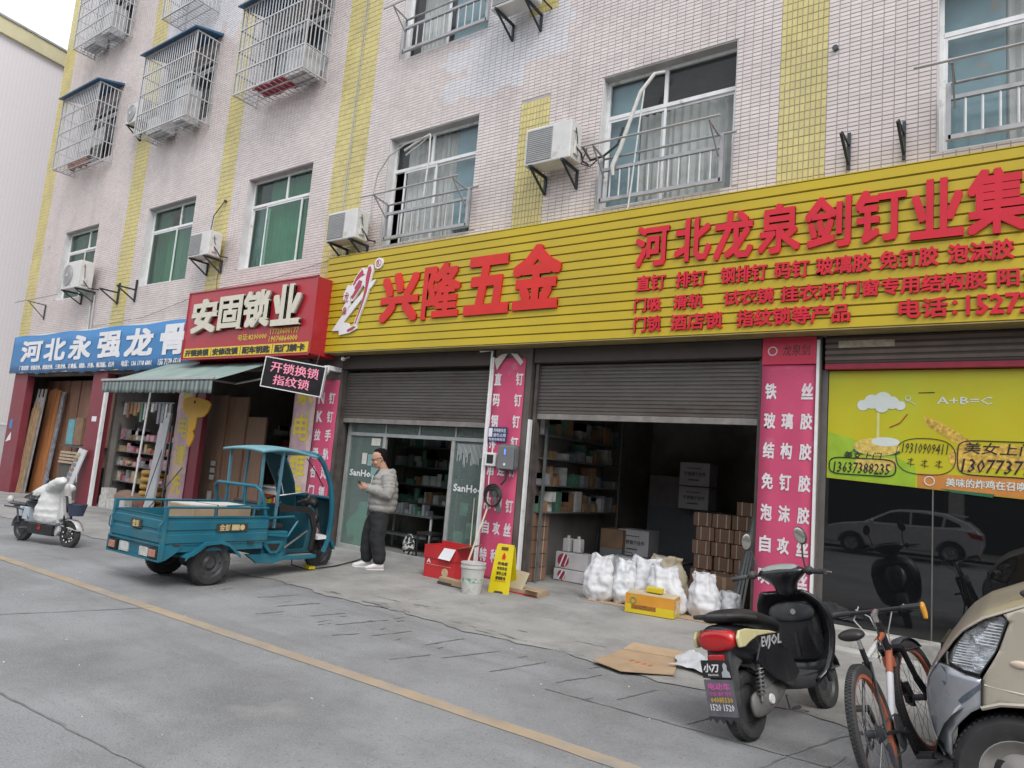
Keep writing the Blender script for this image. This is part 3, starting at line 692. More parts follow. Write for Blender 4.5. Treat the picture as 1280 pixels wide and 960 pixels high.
# blue banner sign
BL = mat('blue_banner', (0.045, 0.20, 0.44), 0.5, var=0.05, scale=1.2)
bs = thing('blue_banner_sign', 'blue banner sign with white characters over the timber shop at the far left', 'signboard', (-25.1, 8.48, 3.25))
b = MB()
b.grid(lambda u, v: (-25.1 + 10.4 * u, 8.48 + 0.008 * math.sin(u * 37) * (1 - v), (3.30 + 0.02 * math.sin(u * 23) + (0.03 * math.sin(u * 91) if v == 0 else 0)) + (4.42 - 3.30) * v), 80, 4)
b.build('banner_sheet', BL, bs, smooth=True, solid=0.006, fixn=False)
b = MB(); b.box(-25.1, -14.7, 8.5, 8.56, 4.40, 4.435); b.box(-25.1, -25.06, 8.5, 8.56, 3.3, 4.40); b.box(-25.1, -14.7, 8.5, 8.56, 3.31, 3.34); b.build('frame', ALU, bs)
WPR = mat('white_print', (0.74, 0.74, 0.76), 0.5, var=0.04)
chars('河北永强龙骨', [(-24.40, -22.95, 3.62, 4.26), (-22.78, -21.42, 3.62, 4.27), (-21.2, -19.9, 3.62, 4.29), (-19.55, -18.3, 3.62, 4.31), (-18.1, -16.75, 3.62, 4.32), (-16.45, -15.30, 3.62, 4.34)], 8.468, WPR, bs, 0.036, 0.006)
text_mesh('厂家直销：轻钢龙骨、烤漆龙骨、三角龙骨、石膏板、线条、方条、吸顶板、灯片', (-24.35, -18.5, 3.38, 3.52), 8.468, WPR, bs, 'small_lettering', 0.004, 0.03)
text_mesh('电话：136 1718 6801', (-18.15, -16.7, 3.38, 3.53), 8.468, WPR, bs, 'small_lettering', 0.004, 0.03)
text_mesh('155 7170 6510', (-16.4, -15.42, 3.38, 3.53), 8.468, WPR, bs, 'small_lettering', 0.004, 0.03)

# LED board hung below the red sign
led = thing('led_board', 'black hanging board with glowing pink characters under the red sign', 'sign', (-11.06, 7.6, 2.76), local=True, scale=0.86)
led.rotation_euler = (R(3), R(6.5), R(26))
MB().box(0.0, 1.33, 0.0, 0.06, 0.0, 0.60).build('panel', mat('led_black', (0.012, 0.011, 0.014), 0.4), led)
b = MB(); b.box(-0.02, 1.35, -0.008, 0.07, -0.02, 0.0); b.box(-0.02, 1.35, -0.008, 0.07, 0.60, 0.62); b.box(-0.02, 0, -0.008, 0.07, 0, 0.6); b.box(1.33, 1.35, -0.008, 0.07, 0, 0.6)
b.build('frame', ALU, led)
PKL = mat('pink_led', (0.55, 0.2, 0.28), 0.5, emit=(0.75, 0.22, 0.32, 0.35))
text_mesh('开锁换锁', (0.14, 1.22, 0.32, 0.54), -0.001, PKL, led, 'lettering', 0.005, 0.015)
text_mesh('指纹锁', (0.24, 1.06, 0.07, 0.28), -0.001, PKL, led, 'lettering', 0.005, 0.015)
b = MB(); b.tube([(0.2, 0.03, 0.62), (0.2, 0.1, 0.8)], 0.006, 6); b.tube([(1.1, 0.03, 0.62), (1.1, 0.1, 0.85)], 0.006, 6); b.build('hanger', DKM, led)

# pillar posters
PINKB = mat('pink_banner', (0.54, 0.075, 0.16), 0.55, var=0.09, scale=2, spec=0.3, col2=(0.52, 0.17, 0.25), mixscale=4, mixlo=0.6, mixhi=0.75)
WL = mat('white_banner_print', (0.68, 0.64, 0.66), 0.5, var=0.08, scale=20)
def banner(x0, x1, z0, z1, label, rows_, colsx, top=None, y=8.59, m=PINKB, lm=WL, ch=0.26, cat='banner', bold=0.03, wch=None, wave=0.006):
    t = thing('pillar_banner', label, cat, (x0, y, z0))
    b = MB(); b.grid(lambda u, v: (x0 + (x1 - x0) * u, y - 0.004 - wave * abs(math.sin(v * 17 + u * 2)) , z0 + (z1 - z0) * v), 4, 40)
    b.build('sheet', m, t, smooth=True, fixn=False, solid=0.003)
    wch = wch or 0.13
    for (z, s_) in rows_:
        for c, cx in zip(s_, colsx):
            if c != ' ': text_mesh(c, (cx - wch / 2, cx + wch / 2, z - ch / 2, z + ch / 2), y - 0.0125, lm, t, 'character', 0.002, bold)
    return t
PXG = (-2.45, -2.25, -2.04)
t = banner(-2.56, -1.95, 0.02, 3.12, 'tall pink pillar banner between the open shop and the dark glass shop',
       [(2.80, '铁 丝'), (2.45, '玻璃胶'), (2.10, '结构胶'), (1.74, '免钉胶'), (1.38, '泡沫胶'), (1.02, '自攻丝'), (0.66, '喷 丝'), (0.30, '钻 头')], PXG, ch=0.19)
MB().box(-2.56, -1.95, 8.560, 8.572, 3.12, 3.44).build('header', mat('banner_header_red', (0.55, 0.03, 0.07), 0.45, var=0.05), t)
text_mesh('龙泉剑', (-2.32, -2.02, 3.22, 3.35), 8.56, BLK, t, 'lettering', 0.002, 0.0)
MB().torus((-2.44, 8.557, 3.28), 0.05, 0.008, 'y', 16, 5).build('emblem', WL, t)
MB().box(-1.945, -1.915, 8.56, 8.62, 0.3, 3.4).build('edge_strip', ALU, t)
t = banner(-6.61, -6.03, 0.0, 3.3, 'tall pink pillar banner behind the charger box and bucket',
       [(2.98, '直 钉'), (2.66, '码 钉'), (2.34, '钢 钉'), (2.02, '排 钉'), (1.62, '角连钉'), (1.10, '吊顶钉'), (0.76, '自攻丝'), (0.36, '特种钉')], (-6.52, -6.32, -6.12), ch=0.19)
b = MB(); b.prism([(-6.60, 3.28), (-6.46, 3.36), (-6.36, 3.37), (-6.54, 3.12)], 8.55, 8.56); b.prism([(-6.30, 3.37), (-6.18, 3.36), (-6.06, 3.24), (-6.10, 3.18)], 8.55, 8.56)
each(b, 'peeled_corner', mat('paper_back', (0.5, 0.45, 0.4), 0.8), t)
MB().box(-6.64, -6.612, 8.56, 8.60, 0.0, 3.32).build('edge_strip', ALU, t)
banner(-10.70, -10.12, 0.25, 3.0, 'short pink banner with nail and handle words beside the left roller shutter',
       [(2.66, 'N钉'), (2.32, 'K钉'), (1.98, '拉手'), (1.64, '滑轨'), (1.30, '合页'), (0.96, '门锁'), (0.6, '猫眼')], (-10.57, -10.28), ch=0.21, wch=0.16)
LILAC = mat('lilac_poster', (0.46, 0.30, 0.36), 0.5, var=0.1, scale=2, col2=(0.55, 0.42, 0.36), mixscale=2.5, mixlo=0.45, mixhi=0.6)
YCH = mat('yellow_character', (0.62, 0.50, 0.04), 0.5, var=0.08)
banner(-11.36, -10.73, 0.1, 3.1, 'lilac repair poster with yellow characters right of the lock shop doorway', [(2.78, '家'), (2.10, '电'), (1.42, '维'), (0.8, '修')], (-11.05,), m=LILAC, lm=YCH, ch=0.50, wch=0.46, bold=0.02)
banner(-15.48, -14.80, 0.0, 2.95, 'lilac cleaning poster with yellow characters behind the yellow key board', [(2.60, '家'), (1.98, '电'), (1.36, '清'), (0.74, '洗')], (-15.12,), m=LILAC, lm=YCH, ch=0.46, wch=0.42, bold=0.02)

# yellow key board
KEY = mat('orange_yellow_paint', (0.68, 0.36, 0.01), 0.4, var=0.06)
k = thing('key_board', 'orange yellow board cut like a key hanging under the awning end', 'sign', (-13.6, 7.9, 1.6))
b = MB(); b.prism([(-14.06, 2.46), (-14.0, 2.54), (-13.82, 2.57), (-13.5, 2.56), (-13.15, 2.50), (-13.05, 2.44), (-13.12, 2.28), (-13.25, 2.18), (-13.48, 2.16), (-13.50, 1.95), (-13.57, 1.88), (-13.50, 1.80), (-13.52, 1.72), (-13.62, 1.56), (-13.74, 1.62), (-13.77, 2.16), (-13.98, 2.24)], 7.89, 7.92)
b.build('board', KEY, k, bevel=0.005)
MB().lathe([(0.035, 0), (0.035, -0.004)], (-13.62, 7.889, 2.47), 'y', 14).build('hole', BLK, k)
b = MB(); b.tube([(-13.62, 7.91, 2.62), (-13.6, 7.91, 2.85)], 0.005, 6); b.build('hanger', DKM, k)

# ------------------------------------------------------------------ awning
AWG = mat('grey_green_canvas', (0.20, 0.28, 0.255), 0.8, var=0.1, scale=2, col2=(0.30, 0.36, 0.34), mixscale=1.2, mixlo=0.5, mixhi=0.7)
AWV = mat('striped_valance', (0.16, 0.20, 0.19), 0.8, var=0.1)
t = AWV.node_tree; wv = t.nodes.new('ShaderNodeTexWave'); wv.inputs['Scale'].default_value = 2.1; wv.inputs['Distortion'].default_value = 0; co = t.nodes.new('ShaderNodeTexCoord')
t.links.new(co.outputs['Object'], wv.inputs[0]); mx = t.nodes.new('ShaderNodeMix'); mx.data_type = 'RGBA'; mx.inputs[6].default_value = (0.09, 0.12, 0.115, 1); mx.inputs[7].default_value = (0.25, 0.29, 0.28, 1)
t.links.new(wv.outputs[1], mx.inputs[0]); t.links.new(mx.outputs[2], t.nodes['Principled BSDF'].inputs['Base Color'])
aw = thing('awning', 'grey green canvas awning with a striped scalloped valance over the left shops', 'awning', (-15.9, 8.4, 2.5))
AX0, AX1, AY = -15.85, -11.75, 7.1
b = MB(); b.grid(lambda u, v: (AX0 + (AX1 - AX0) * u, AY + (8.45 - AY) * v, 2.79 + (3.40 - 2.79) * v - 0.025 * math.sin(math.pi * v) * (0.6 + 0.4 * math.cos(u * 30))), 40, 6)
b.build('canopy', AWG, aw, smooth=True, solid=0.006, fixn=False)
b = MB(); b.grid(lambda u, v: (AX0 + (AX1 - AX0) * u, AY - 0.02 + 0.015 * math.sin(u * 120) * (1 - v), 2.80 - (0.24 + 0.02 * abs(math.sin(u * 52))) * (1 - v)), 200, 3)
b.build('valance', AWV, aw, smooth=True, solid=0.004, fixn=False)
b = MB(); b.bar((AX0 - 0.05, AY - 0.02, 2.815), (AX1 + 0.05, AY - 0.02, 2.815), 0.05, 0.045); b.build('front_bar', mat('alu_bar', (0.5, 0.5, 0.5), 0.4, metal=0.6), aw, bevel=0.006)
b = MB(); b.tube([(AX1 - 0.1, AY + 0.02, 2.79), (-12.3, 7.9, 2.84), (-11.2, 8.5, 3.15)], 0.02, 8); b.tube([(AX0 + 0.1, AY + 0.02, 2.79), (-15.3, 7.9, 2.84), (-15.6, 8.5, 3.15)], 0.02, 8); b.build('folding_arm', mat('alu_bar2', (0.36, 0.36, 0.36), 0.5, metal=0.5), aw, smooth=True)
b = MB(); b.tube([(AX0, 8.46, 3.38), (AX1 + 0.9, 8.46, 3.38)], 0.05, 10); b.build('roller', DKM, aw, smooth=True)

# ------------------------------------------------------------------ roller shutters
SHT = mat('galvanised_shutter', (0.135, 0.122, 0.112), 0.5, metal=0.35, var=0.15, scale=1.5, stretch=(1, 1, 4), col2=(0.085, 0.062, 0.052), mixscale=0.8, mixlo=0.5, mixhi=0.72)
def shutter(x0, x1, z0, z1, label, y=8.72):
    t = thing('roller_shutter', label, 'roller shutter', (x0, y, z0))
    prof = []; n = int((z1 - z0 - 0.08) / 0.052)
    vs = []; fs = []; rowsn = 0
    for i in range(n):
        zb = z0 + 0.08 + i * 0.052
        for (dz, dy) in ((0, 0), (0.008, -0.012), (0.036, -0.014), (0.046, 0.0)):
            vs += [(x0, y + dy, zb + dz), (x1, y + dy, zb + dz)]; rowsn += 1
    for i in range(rowsn - 1): fs.append((2 * i, 2 * i + 1, 2 * i + 3, 2 * i + 2))
    b = MB(); b.add(vs, fs); o = b.build('slat_curtain', SHT, t, fixn=False); o['kind'] = 'stuff'
    MB().box(x0, x1, y - 0.02, y + 0.01, z0, z0 + 0.08).build('bottom_bar', mat('shutter_bar', (0.26, 0.24, 0.22), 0.5, metal=0.4, var=0.2, scale=8), t, bevel=0.005)
    b = MB(); b.box(x0 - 0.05, x0, y - 0.06, y + 0.06, 0.0, z1); b.box(x1, x1 + 0.05, y - 0.06, y + 0.06, 0.0, z1); each(b, 'guide_rail', mat('rail_metal', (0.10, 0.085, 0.08), 0.6, metal=0.3, var=0.3), t)
    b = MB(); b.box(x0 - 0.05, x1 + 0.05, y - 0.13, y + 0.15, z1, 3.44); b.build('hood', mat('shutter_hood', (0.05, 0.037, 0.031), 0.6, var=0.3, scale=3), t, bevel=0.01)
    return t
shutter(-10.06, -6.68, 2.24, 3.20, 'grey roller shutter half lowered above the glass doors')
shutter(-5.84, -2.62, 2.40, 3.22, 'grey roller shutter half lowered above the shop with white sacks')
t = thing('shutter_box', 'brown rolled shutter housing above the dark glass shop front', 'shutter box', (-1.86, 8.6, 3.12))
b = MB(); b.box(-1.86, 2.0, 8.60, 8.90, 3.12, 3.44); b.build('housing', MATS['shutter_hood'], t, bevel=0.01)
b = MB()
for i in range(4): b.box(-1.86, 2.0, 8.590, 8.60, 3.16 + i * 0.07, 3.20 + i * 0.07)
b.build('slat', mat('housing_slat', (0.13, 0.095, 0.075), 0.6, var=0.3, scale=3), t)
MB().box(-1.72, -1.15, 8.582, 8.59, 3.30, 3.38).build('paper_label', mat('old_paper', (0.36, 0.31, 0.24), 0.8, var=0.3, scale=14), t)
MB().box(-1.86, 2.0, 8.60, 8.70, 3.06, 3.12).build('red_beam', mat('red_beam_paint', (0.30, 0.02, 0.045), 0.5, var=0.2), t)
# ------------------------------------------------------------------ air conditioner units
ACW = mat('ac_white_metal', (0.60, 0.59, 0.57), 0.45, var=0.08, scale=4, col2=(0.42, 0.40, 0.36), mixscale=3, mixlo=0.58, mixhi=0.72)
ACG = mat('ac_grille', (0.27, 0.27, 0.27), 0.6, var=0.08); BKT = mat('dark_bracket', (0.035, 0.045, 0.055), 0.5, metal=0.3, var=0.2)
def ac_unit(x, y, z, label, w_=0.80, h=0.55, dp=0.30, fan=False, group='outdoor air conditioners on the facade', wall=8.6):
    """x = left end, y = front face"""
    t = thing('air_conditioner', label, 'air conditioner', (x, y, z), group=group)
    MB().box(x, x + w_, y, y + dp, z, z + h).build('casing', ACW, t, bevel=0.018)
    gx1 = x + w_ * 0.60; r = min(h * 0.42, w_ * 0.29)
    if fan:
        b = MB(); b.lathe([(r, 0.0), (r, -0.012), (r - 0.02, -0.016), (0.04, -0.03), (0.03, -0.03)], (x + w_ * 0.32, y, z + h / 2), 'y', 28); b.build('fan_guard', ACG, t, smooth=True)
        b = MB(); [b.torus((x + w_ * 0.32, y - 0.02, z + h / 2), r * k, 0.004, 'y', 24, 5) for k in (.25, .45, .65, .85, 1.0)]; b.lathe([(0.04, -0.02), (0.04, -0.04)], (x + w_ * 0.32, y, z + h / 2), 'y', 12)
        b.build('guard_ring', ACW, t)
    else:
        MB().box(x + 0.035, gx1, y - 0.008, y, z + 0.04, z + h - 0.04).build('fan_grille', ACG, t, bevel=0.004)
        b = MB()
        for i in range(16): b.box(x + 0.04, gx1 - 0.005, y - 0.014, y - 0.008, z + 0.055 + i * (h - 0.11) / 15 - 0.004, z + 0.055 + i * (h - 0.11) / 15 + 0.004)
        o = b.build('grille_slat', mat('ac_slat', (0.40, 0.40, 0.40), 0.6), t); o['kind'] = 'stuff'
    b = MB(); b.box(x + w_, x + w_ + 0.03, y + 0.08, y + 0.2, z + 0.08, z + 0.28); b.box(x + w_, x + w_ + 0.012, y + 0.06, y + 0.16, z + h - 0.16, z + h - 0.07); each(b, 'valve_cover', ACW, t, bevel=0.01)
    b = MB(); b.tube([(x + w_ + 0.02, y + 0.12, z + 0.2), (x + w_ + 0.09, y + 0.16, z + 0.1), (x + w_ + 0.07, y + 0.25, z + 0.02), (x + w_ + 0.05, wall, z + 0.05)], 0.014, 7); b.tube([(x + w_ + 0.015, y + 0.1, z + h - 0.1), (x + w_ + 0.04, y + 0.11, z + h - 0.25), (x + w_ + 0.03, y + 0.14, z + 0.25)], 0.008, 6)
    b.build('hose', BLK, t, smooth=True)
    for xx in (x + 0.12, x + w_ - 0.12):
        b = MB(); b.bar((xx, y - 0.03, z - 0.022), (xx, wall, z - 0.022), 0.035); b.bar((xx, wall - 0.02, z - 0.30), (xx, wall - 0.02, z - 0.04), 0.035); b.bar((xx, y + 0.02, z - 0.04), (xx, wall - 0.03, z - 0.29), 0.026)
        b.build('bracket', BKT, t)
    return t
ac_unit(-6.06, 8.15, 6.12, 'white air conditioner on brackets left of the curtained window with hanging hose', 0.80, 0.58)
ac_unit(-10.46, 8.15, 5.50, 'white air conditioner just above the left end of the yellow sign')
ac_unit(-15.18, 8.15, 5.73, 'white air conditioner on brackets between the two green windows above the red sign')
t = ac_unit(-21.35, 8.08, 5.50, 'old white air conditioner with a round fan above the blue sign', 1.0, 0.75, 0.36, fan=True)
ac_unit(-19.35, 8.2, 9.85, 'white air conditioner with a round fan between the two leftmost caged windows', 0.8, 0.55, 0.28, fan=True)
ac_unit(-6.95, 8.1, 8.92, 'air conditioner on a dark bracket cut off by the top edge of the picture', 0.8, 0.6)

# loose brackets left on the wall
def tri_bracket(x, z, label, h=0.45, out=0.38, m=BKT, double=0.0):
    t = thing('wall_bracket', label, 'bracket', (x, 8.6, z), group='bare brackets left on the facade')
    for k, dx in enumerate((0.0, double) if double else (0.0,)):
        b = MB(); b.bar((x + dx, 8.57, z - h), (x + dx, 8.57, z), 0.035); b.bar((x + dx, 8.57, z - h + 0.06), (x + dx - 0.02, 8.6 - out, z - h + 0.3), 0.03); b.bar((x + dx, 8.57, z - h + .3), (x + dx - 0.01, 8.6 - out, z - h + 0.31), 0.02)
        b.build('arm', m, t)
    return t
tri_bracket(-1.66, 5.86, 'bare black bracket standing nearest the yellow tile stripe')
tri_bracket(-1.09, 5.87, 'bare black bracket between its twin and the widest window rail')
t = thing('wall_bracket', 'pair of empty triangular brackets right of the old round fan unit', 'bracket', (-19.0, 8.6, 5.4), group='bare brackets left on the facade')
for xx in (-19.1, -18.2):
    b = MB(); b.bar((xx, 8.57, 5.05), (xx, 8.57, 5.62), 0.04); b.bar((xx, 8.58, 5.36), (xx, 8.1, 5.36), 0.035); b.bar((xx, 8.57, 5.08), (xx, 8.12, 5.35), 0.03); b.build('arm', BKT, t)
t = thing('wall_bracket', 'thin rusty drying bracket with a long horizontal rod above the blue sign', 'bracket', (-23.5, 8.6, 5.2), group='bare brackets left on the facade')
b = MB(); b.tube([(-24.4, 8.1, 5.38), (-21.6, 8.1, 5.4)], 0.018, 6); b.build('rod', mat('steel_rod', (0.42, 0.42, 0.43), 0.35, metal=0.7), t)
b = MB(); b.bar((-23.5, 8.57, 4.9), (-23.5, 8.57, 5.36), 0.03); b.bar((-23.5, 8.57, 5.34), (-23.5, 8.1, 5.36), 0.025); b.bar((-23.5, 8.57, 4.95), (-23.5, 8.15, 5.32), 0.02); b.build('arm', DKM, t)

# ------------------------------------------------------------------ window cages
STEEL = mat('cage_steel', (0.48, 0.48, 0.49), 0.4, metal=0.35, var=0.1, scale=6, col2=(0.35, 0.33, 0.31), mixscale=4, mixlo=0.6, mixhi=0.7)
BLUER = mat('blue_roof_sheet', (0.035, 0.10, 0.19), 0.5, var=0.15)
def cage(x0, x1, z0, z1, label, y0=8.0, roof=True, clutter=None):
    t = thing('window_cage', label, 'window cage', (x0, y0, z0), group='burglar cages on the upper windows')
    y1 = 8.59; b = MB(); e = 0.028
    for z in [z0 + 0.015 + i * (z1 - z0 - 0.03) / 4 for i in range(5)]:
        b.bar((x0, y0, z), (x1, y0, z), e); b.bar((x0, y0 + e / 2, z), (x0, y1, z), e); b.bar((x1, y0 + e / 2, z), (x1, y1, z), e)
    for x, y in ((x0, y0), (x1, y0), (x0, y1), (x1, y1)): b.bar((x, y, z0), (x, y, z1), e * 1.1)
    b.build('rail', STEEL, t)
    b = MB(); n = int((x1 - x0) / 0.105)
    for i in range(1, n): b.tube([(x0 + (x1 - x0) * i / n, y0, z0), (x0 + (x1 - x0) * i / n, y0, z1)], 0.0125, 5)
    n2 = 6
    for i in range(1, n2):
        y = y0 + (y1 - y0) * i / n2
        for x in (x0, x1): b.tube([(x, y, z0), (x, y, z1)], 0.0115, 5)
    b.build('bars', STEEL, t)
    b = MB()
    for i in range(1, 14): x = x0 + (x1 - x0) * i / 14; b.bar((x, y0, z0 + .01), (x, y1, z0 + .01), 0.012)
    for i in range(1, 3): y = y0 + (y1 - y0) * i / 3; b.bar((x0, y, z0), (x1, y, z0), 0.022)
    b.build('floor_grid', STEEL, t)
    if roof:
        b = MB(); b.prism([(y0 - 0.12, z1 + 0.0), (y0 - 0.12, z1 + 0.035), (y1, z1 + 0.22), (y1, z1 + 0.16)], x0 - 0.08, x1 + 0.08, 'x'); b.build('roof', BLUER, t)
    if clutter: clutter(t, x0, x1, z0, z1)
    return t
def cl_red(t, x0, x1, z0, z1):
    b = MB(); b.grid(lambda u, v: (x0 + 0.55 + 1.6 * u, 8.1 + 0.4 * v, z0 + 0.04 + 0.05 * abs(math.sin(u * 9 + v * 4))), 14, 5); b.build('red_cloth', mat('red_cloth', (0.4, 0.06, 0.09), 0.9, var=0.3), t, solid=0.02)
    b = MB(); b.box(x1 - 0.7, x1 - 0.1, 8.1, 8.5, z0 + 0.02, z0 + 0.6); b.build('storage_box', mat('pale_storage', (0.5, 0.5, 0.5), 0.7, var=0.2), t)
def cl_box(t, x0, x1, z0, z1):
    b = MB(); b.box(x0 + 0.3, x0 + 1.0, 8.15, 8.5, z0 + 0.03, z0 + 0.45); b.box(x1 - 0.8, x1 - 0.35, 8.1, 8.5, z0 + 0.03, z0 + 0.9); each(b, 'storage_box', mat('pale_storage', (0.5, 0.5, 0.5), 0.7, var=0.2), t)
def cl_pot(t, x0, x1, z0, z1):
    for i, xx in enumerate((0.5, 0.95, 1.3)):
        b = MB(); b.lathe([(0.09, 0), (0.12, 0.2)], (x0 + xx, 8.3, z0 + 0.03), 'z', 12); b.build('flower_pot', mat('pot', (0.3, 0.14, 0.09), 0.8), t)
    b = MB(); b.box(x0 + 0.3, x0 + 1.7, 8.5, 8.56, z0 + 0.7, z0 + 1.2); b.build('storage_box', MATS['pale_storage'] if 'pale_storage' in MATS else mat('pale_storage', (0.5, 0.5, 0.5), 0.7, var=0.2), t)
cage(-23.05, -20.75, 9.22, 11.38, 'barred window cage with a blue roof nearest the left corner of the block', clutter=cl_pot)
cage(-18.28, -15.86, 9.22, 11.36, 'barred window cage with a blue roof, the middle of the lower three', clutter=cl_box)
cage(-13.98, -11.6, 9.20, 11.25, 'big barred window cage with red cloth on its floor', clutter=cl_red)
cage(-23.0, -20.65, 12.98, 14.9, 'barred window cage at the top left corner of the picture', clutter=cl_box)
cage(-17.75, -16.15, 12.24, 14.6, 'small barred cage of which only the floor grid shows at the top edge')

# ------------------------------------------------------------------ window drying rails
RST = mat('rail_steel', (0.36, 0.36, 0.37), 0.4, metal=0.45, var=0.1, scale=6, col2=(0.25, 0.24, 0.23), mixscale=4, mixlo=0.5, mixhi=0.7)
def rail(x0, x1, z0, label, pole=(0, 0), hose=None, y=8.50):
    STEEL = RST
    t = thing('window_railing', label, 'railing', (x0, y, z0), group='steel safety rails with drying poles')
    top = z0 + 0.65
    b = MB(); 
    for x in (x0, x1): b.bar((x, y, z0), (x, y, top), 0.05)
    b.bar((x0, y, z0 + 0.03), (x1, y, z0 + 0.03), 0.05); b.bar((x0, y, z0 + 0.48), (x1, y, z0 + 0.48), 0.045); b.build('frame', STEEL, t)
    b = MB(); b.tube([(x0 - 0.02, y, top), (x1 + 0.18, y, top)], 0.018, 8); b.build('top_tube', STEEL, t, smooth=True)
    n = 12
    for i in range(1, n):
        x = x0 + (x1 - x0) * i / n; o = MB().tube([(x, y, z0 + 0.05), (x, y, z0 + 0.46)], 0.015, 6).build('baluster', MATS['cage_steel'], t)
    b = MB(); b.tube([(pole[0], 8.1, top + 0.05), (pole[1], 8.1, top + 0.05)], 0.016, 8); b.build('drying_pole', mat('steel_rod', (0.42, 0.42, 0.43), 0.35, metal=0.7), t, smooth=True)
    for x in (x0 + 0.06, x1 - 0.04):
        b = MB(); b.bar((x, y - 0.02, top - 0.02), (x, 8.1, top + 0.03), 0.022); b.bar((x, y - 0.02, z0 + 0.35), (x, 8.13, top + 0.01), 0.018); b.build('arm', STEEL, t)
    return t
rail(-9.28, -7.38, 5.5, 'steel window rail with a drying pole above the left half of the yellow sign', (-9.55, -7.3))
rail(-4.92, -3.16, 5.5, 'steel window rail with a drying pole below the curtained window with the hanging hose', (-5.05, -3.05))
rail(-0.66, 1.2, 5.52, 'steel window rail with a drying pole at the right edge of the picture', (-0.95, 1.2))
rail(-9.32, -7.35, 9.1, 'steel window rail under the upper window at the top edge', (-9.5, -7.3))
HOSE = mat('white_hose_tape', (0.58, 0.57, 0.54), 0.7, var=0.12, scale=15)
t = thing('drain_hose', 'pale wrapped pipe arching from the air conditioner into the window', 'pipe', (-9.6, 8.45, 5.9))
b = MB(); b.tube([(-9.66, 8.5, 5.8), (-9.66, 8.45, 6.3), (-9.55, 8.42, 6.75), (-9.3, 8.42, 7.05), (-8.95, 8.45, 7.22), (-8.5, 8.55, 7.32)], 0.014, 7); b.build('pipe', PVC, t, smooth=True)
b = MB(); b.tube([(-9.05, 8.6, 7.1), (-8.7, 8.56, 7.2), (-8.45, 8.56, 7.34), (-8.42, 8.55, 6.9), (-8.46, 8.55, 6.3), (-8.5, 8.55, 6.0)], 0.016, 7); b.tube([(-9.1, 8.6, 7.2), (-8.8, 8.6, 7.3), (-8.5, 8.6, 7.38)], 0.02, 6); b.build('hose', HOSE, t, smooth=True)
t = thing('drain_hose', 'thick wrapped hose hanging in front of the curtained window', 'pipe', (-4.2, 8.45, 5.4))
b = MB(); b.tube([(-4.1, 8.66, 7.36), (-4.22, 8.58, 7.32), (-4.38, 8.50, 7.05), (-4.52, 8.48, 6.6), (-4.62, 8.46, 6.25), (-4.72, 8.44, 6.0), (-4.70, 8.44, 5.85)], [0.022, 0.026, 0.028, 0.028, 0.03, 0.034, 0.02], 8); b.build('wrapped_hose', HOSE, t, smooth=True)
b = MB(); b.tube([(-4.33, 8.52, 7.15), (-4.38, 8.5, 6.4), (-4.42, 8.48, 5.7), (-4.45, 8.48, 5.35), (-4.5, 8.45, 5.26)], 0.012, 6); b.build('thin_hose', HOSE, t, smooth=True)
b = MB(); b.tube([(-5.2, 8.4, 6.35), (-5.05, 8.38, 6.12), (-4.85, 8.4, 6.15), (-4.66, 8.44, 6.3), (-4.6, 8.46, 6.55)], 0.018, 7); b.tube([(-5.1, 8.35, 6.3), (-5.15, 8.3, 6.05), (-5.0, 8.3, 5.98), (-4.9, 8.35, 6.1)], 0.01, 6); b.build('black_hose', BLK, t, smooth=True)

# ------------------------------------------------------------------ glass doors of the left hardware shop
DFR = mat('door_aluminium', (0.40, 0.41, 0.40), 0.45, metal=0.3, var=0.12, scale=6)
DGL = glass('door_glass', (0.74, 0.88, 0.84), rough=0.03, opac=0.18, ior=1.5)
t = thing('glass_door_front', 'aluminium and green glass sliding door front, its middle leaf open, behind the man', 'door', (-10.0, 8.85, 0.0))
zt = 2.12
b = MB(); b.box(-10.04, -9.96, 8.83, 8.89, 0.02, 2.24); b.box(-6.72, -6.64, 8.83, 8.89, 0.02, 2.24); b.box(-9.96, -6.72, 8.83, 8.89, 2.02, 2.08); b.box(-9.96, -6.72, 8.834, 8.886, 0.02, 0.10)
b.box(-9.12, -9.05, 8.834, 8.884, 0.10, 2.02); b.box(-7.55, -7.48, 8.834, 8.884, 0.10, 2.02)
for x in (-9.1, -8.3, -7.5): b.box(x, x + 0.035, 8.84, 8.88, 2.08, 2.24)
b.build('frame', DFR, t, bevel=0.004)
for x0, x1, z0, z1 in ((-9.96, -9.12, 0.10, 2.02), (-7.48, -6.72, 0.10, 2.02)): MB().box(x0, x1, 8.856, 8.862, z0, z1).build('pane', DGL, t)
for x0, x1 in ((-9.96, -9.1), (-9.06, -8.3), (-8.26, -7.5), (-7.46, -6.72)): MB().box(x0, x1, 8.857, 8.863, 2.08, 2.24).build('pane', DGL, t)
text_mesh('SanHoo', (-9.90, -9.25, 1.30, 1.42), 8.854, WPR, t, 'lettering', 0.002, 0.02)
text_mesh('SanHoo', (-7.44, -6.84, 1.22, 1.34), 8.854, WPR, t, 'lettering', 0.002, 0.02)
PAP = mat('paper_notice', (0.55, 0.54, 0.50), 0.7, var=0.15, scale=12); PAPT = mat('teal_notice', (0.20, 0.36, 0.35), 0.6, var=0.1); PAPG = mat('pale_green_sheet', (0.16, 0.34, 0.27), 0.5, var=0.15)
b = MB(); b.box(-9.42, -9.2, 8.852, 8.855, 1.86, 1.99); b.box(-9.62, -9.50, 8.852, 8.855, 1.52, 1.72); each(b, 'notice', PAP, t)
b = MB(); b.box(-9.47, -9.36, 8.852, 8.855, 1.50, 1.70); b.box(-9.36, -9.16, 8.851, 8.854, 1.30, 1.48); each(b, 'notice', PAPT, t)
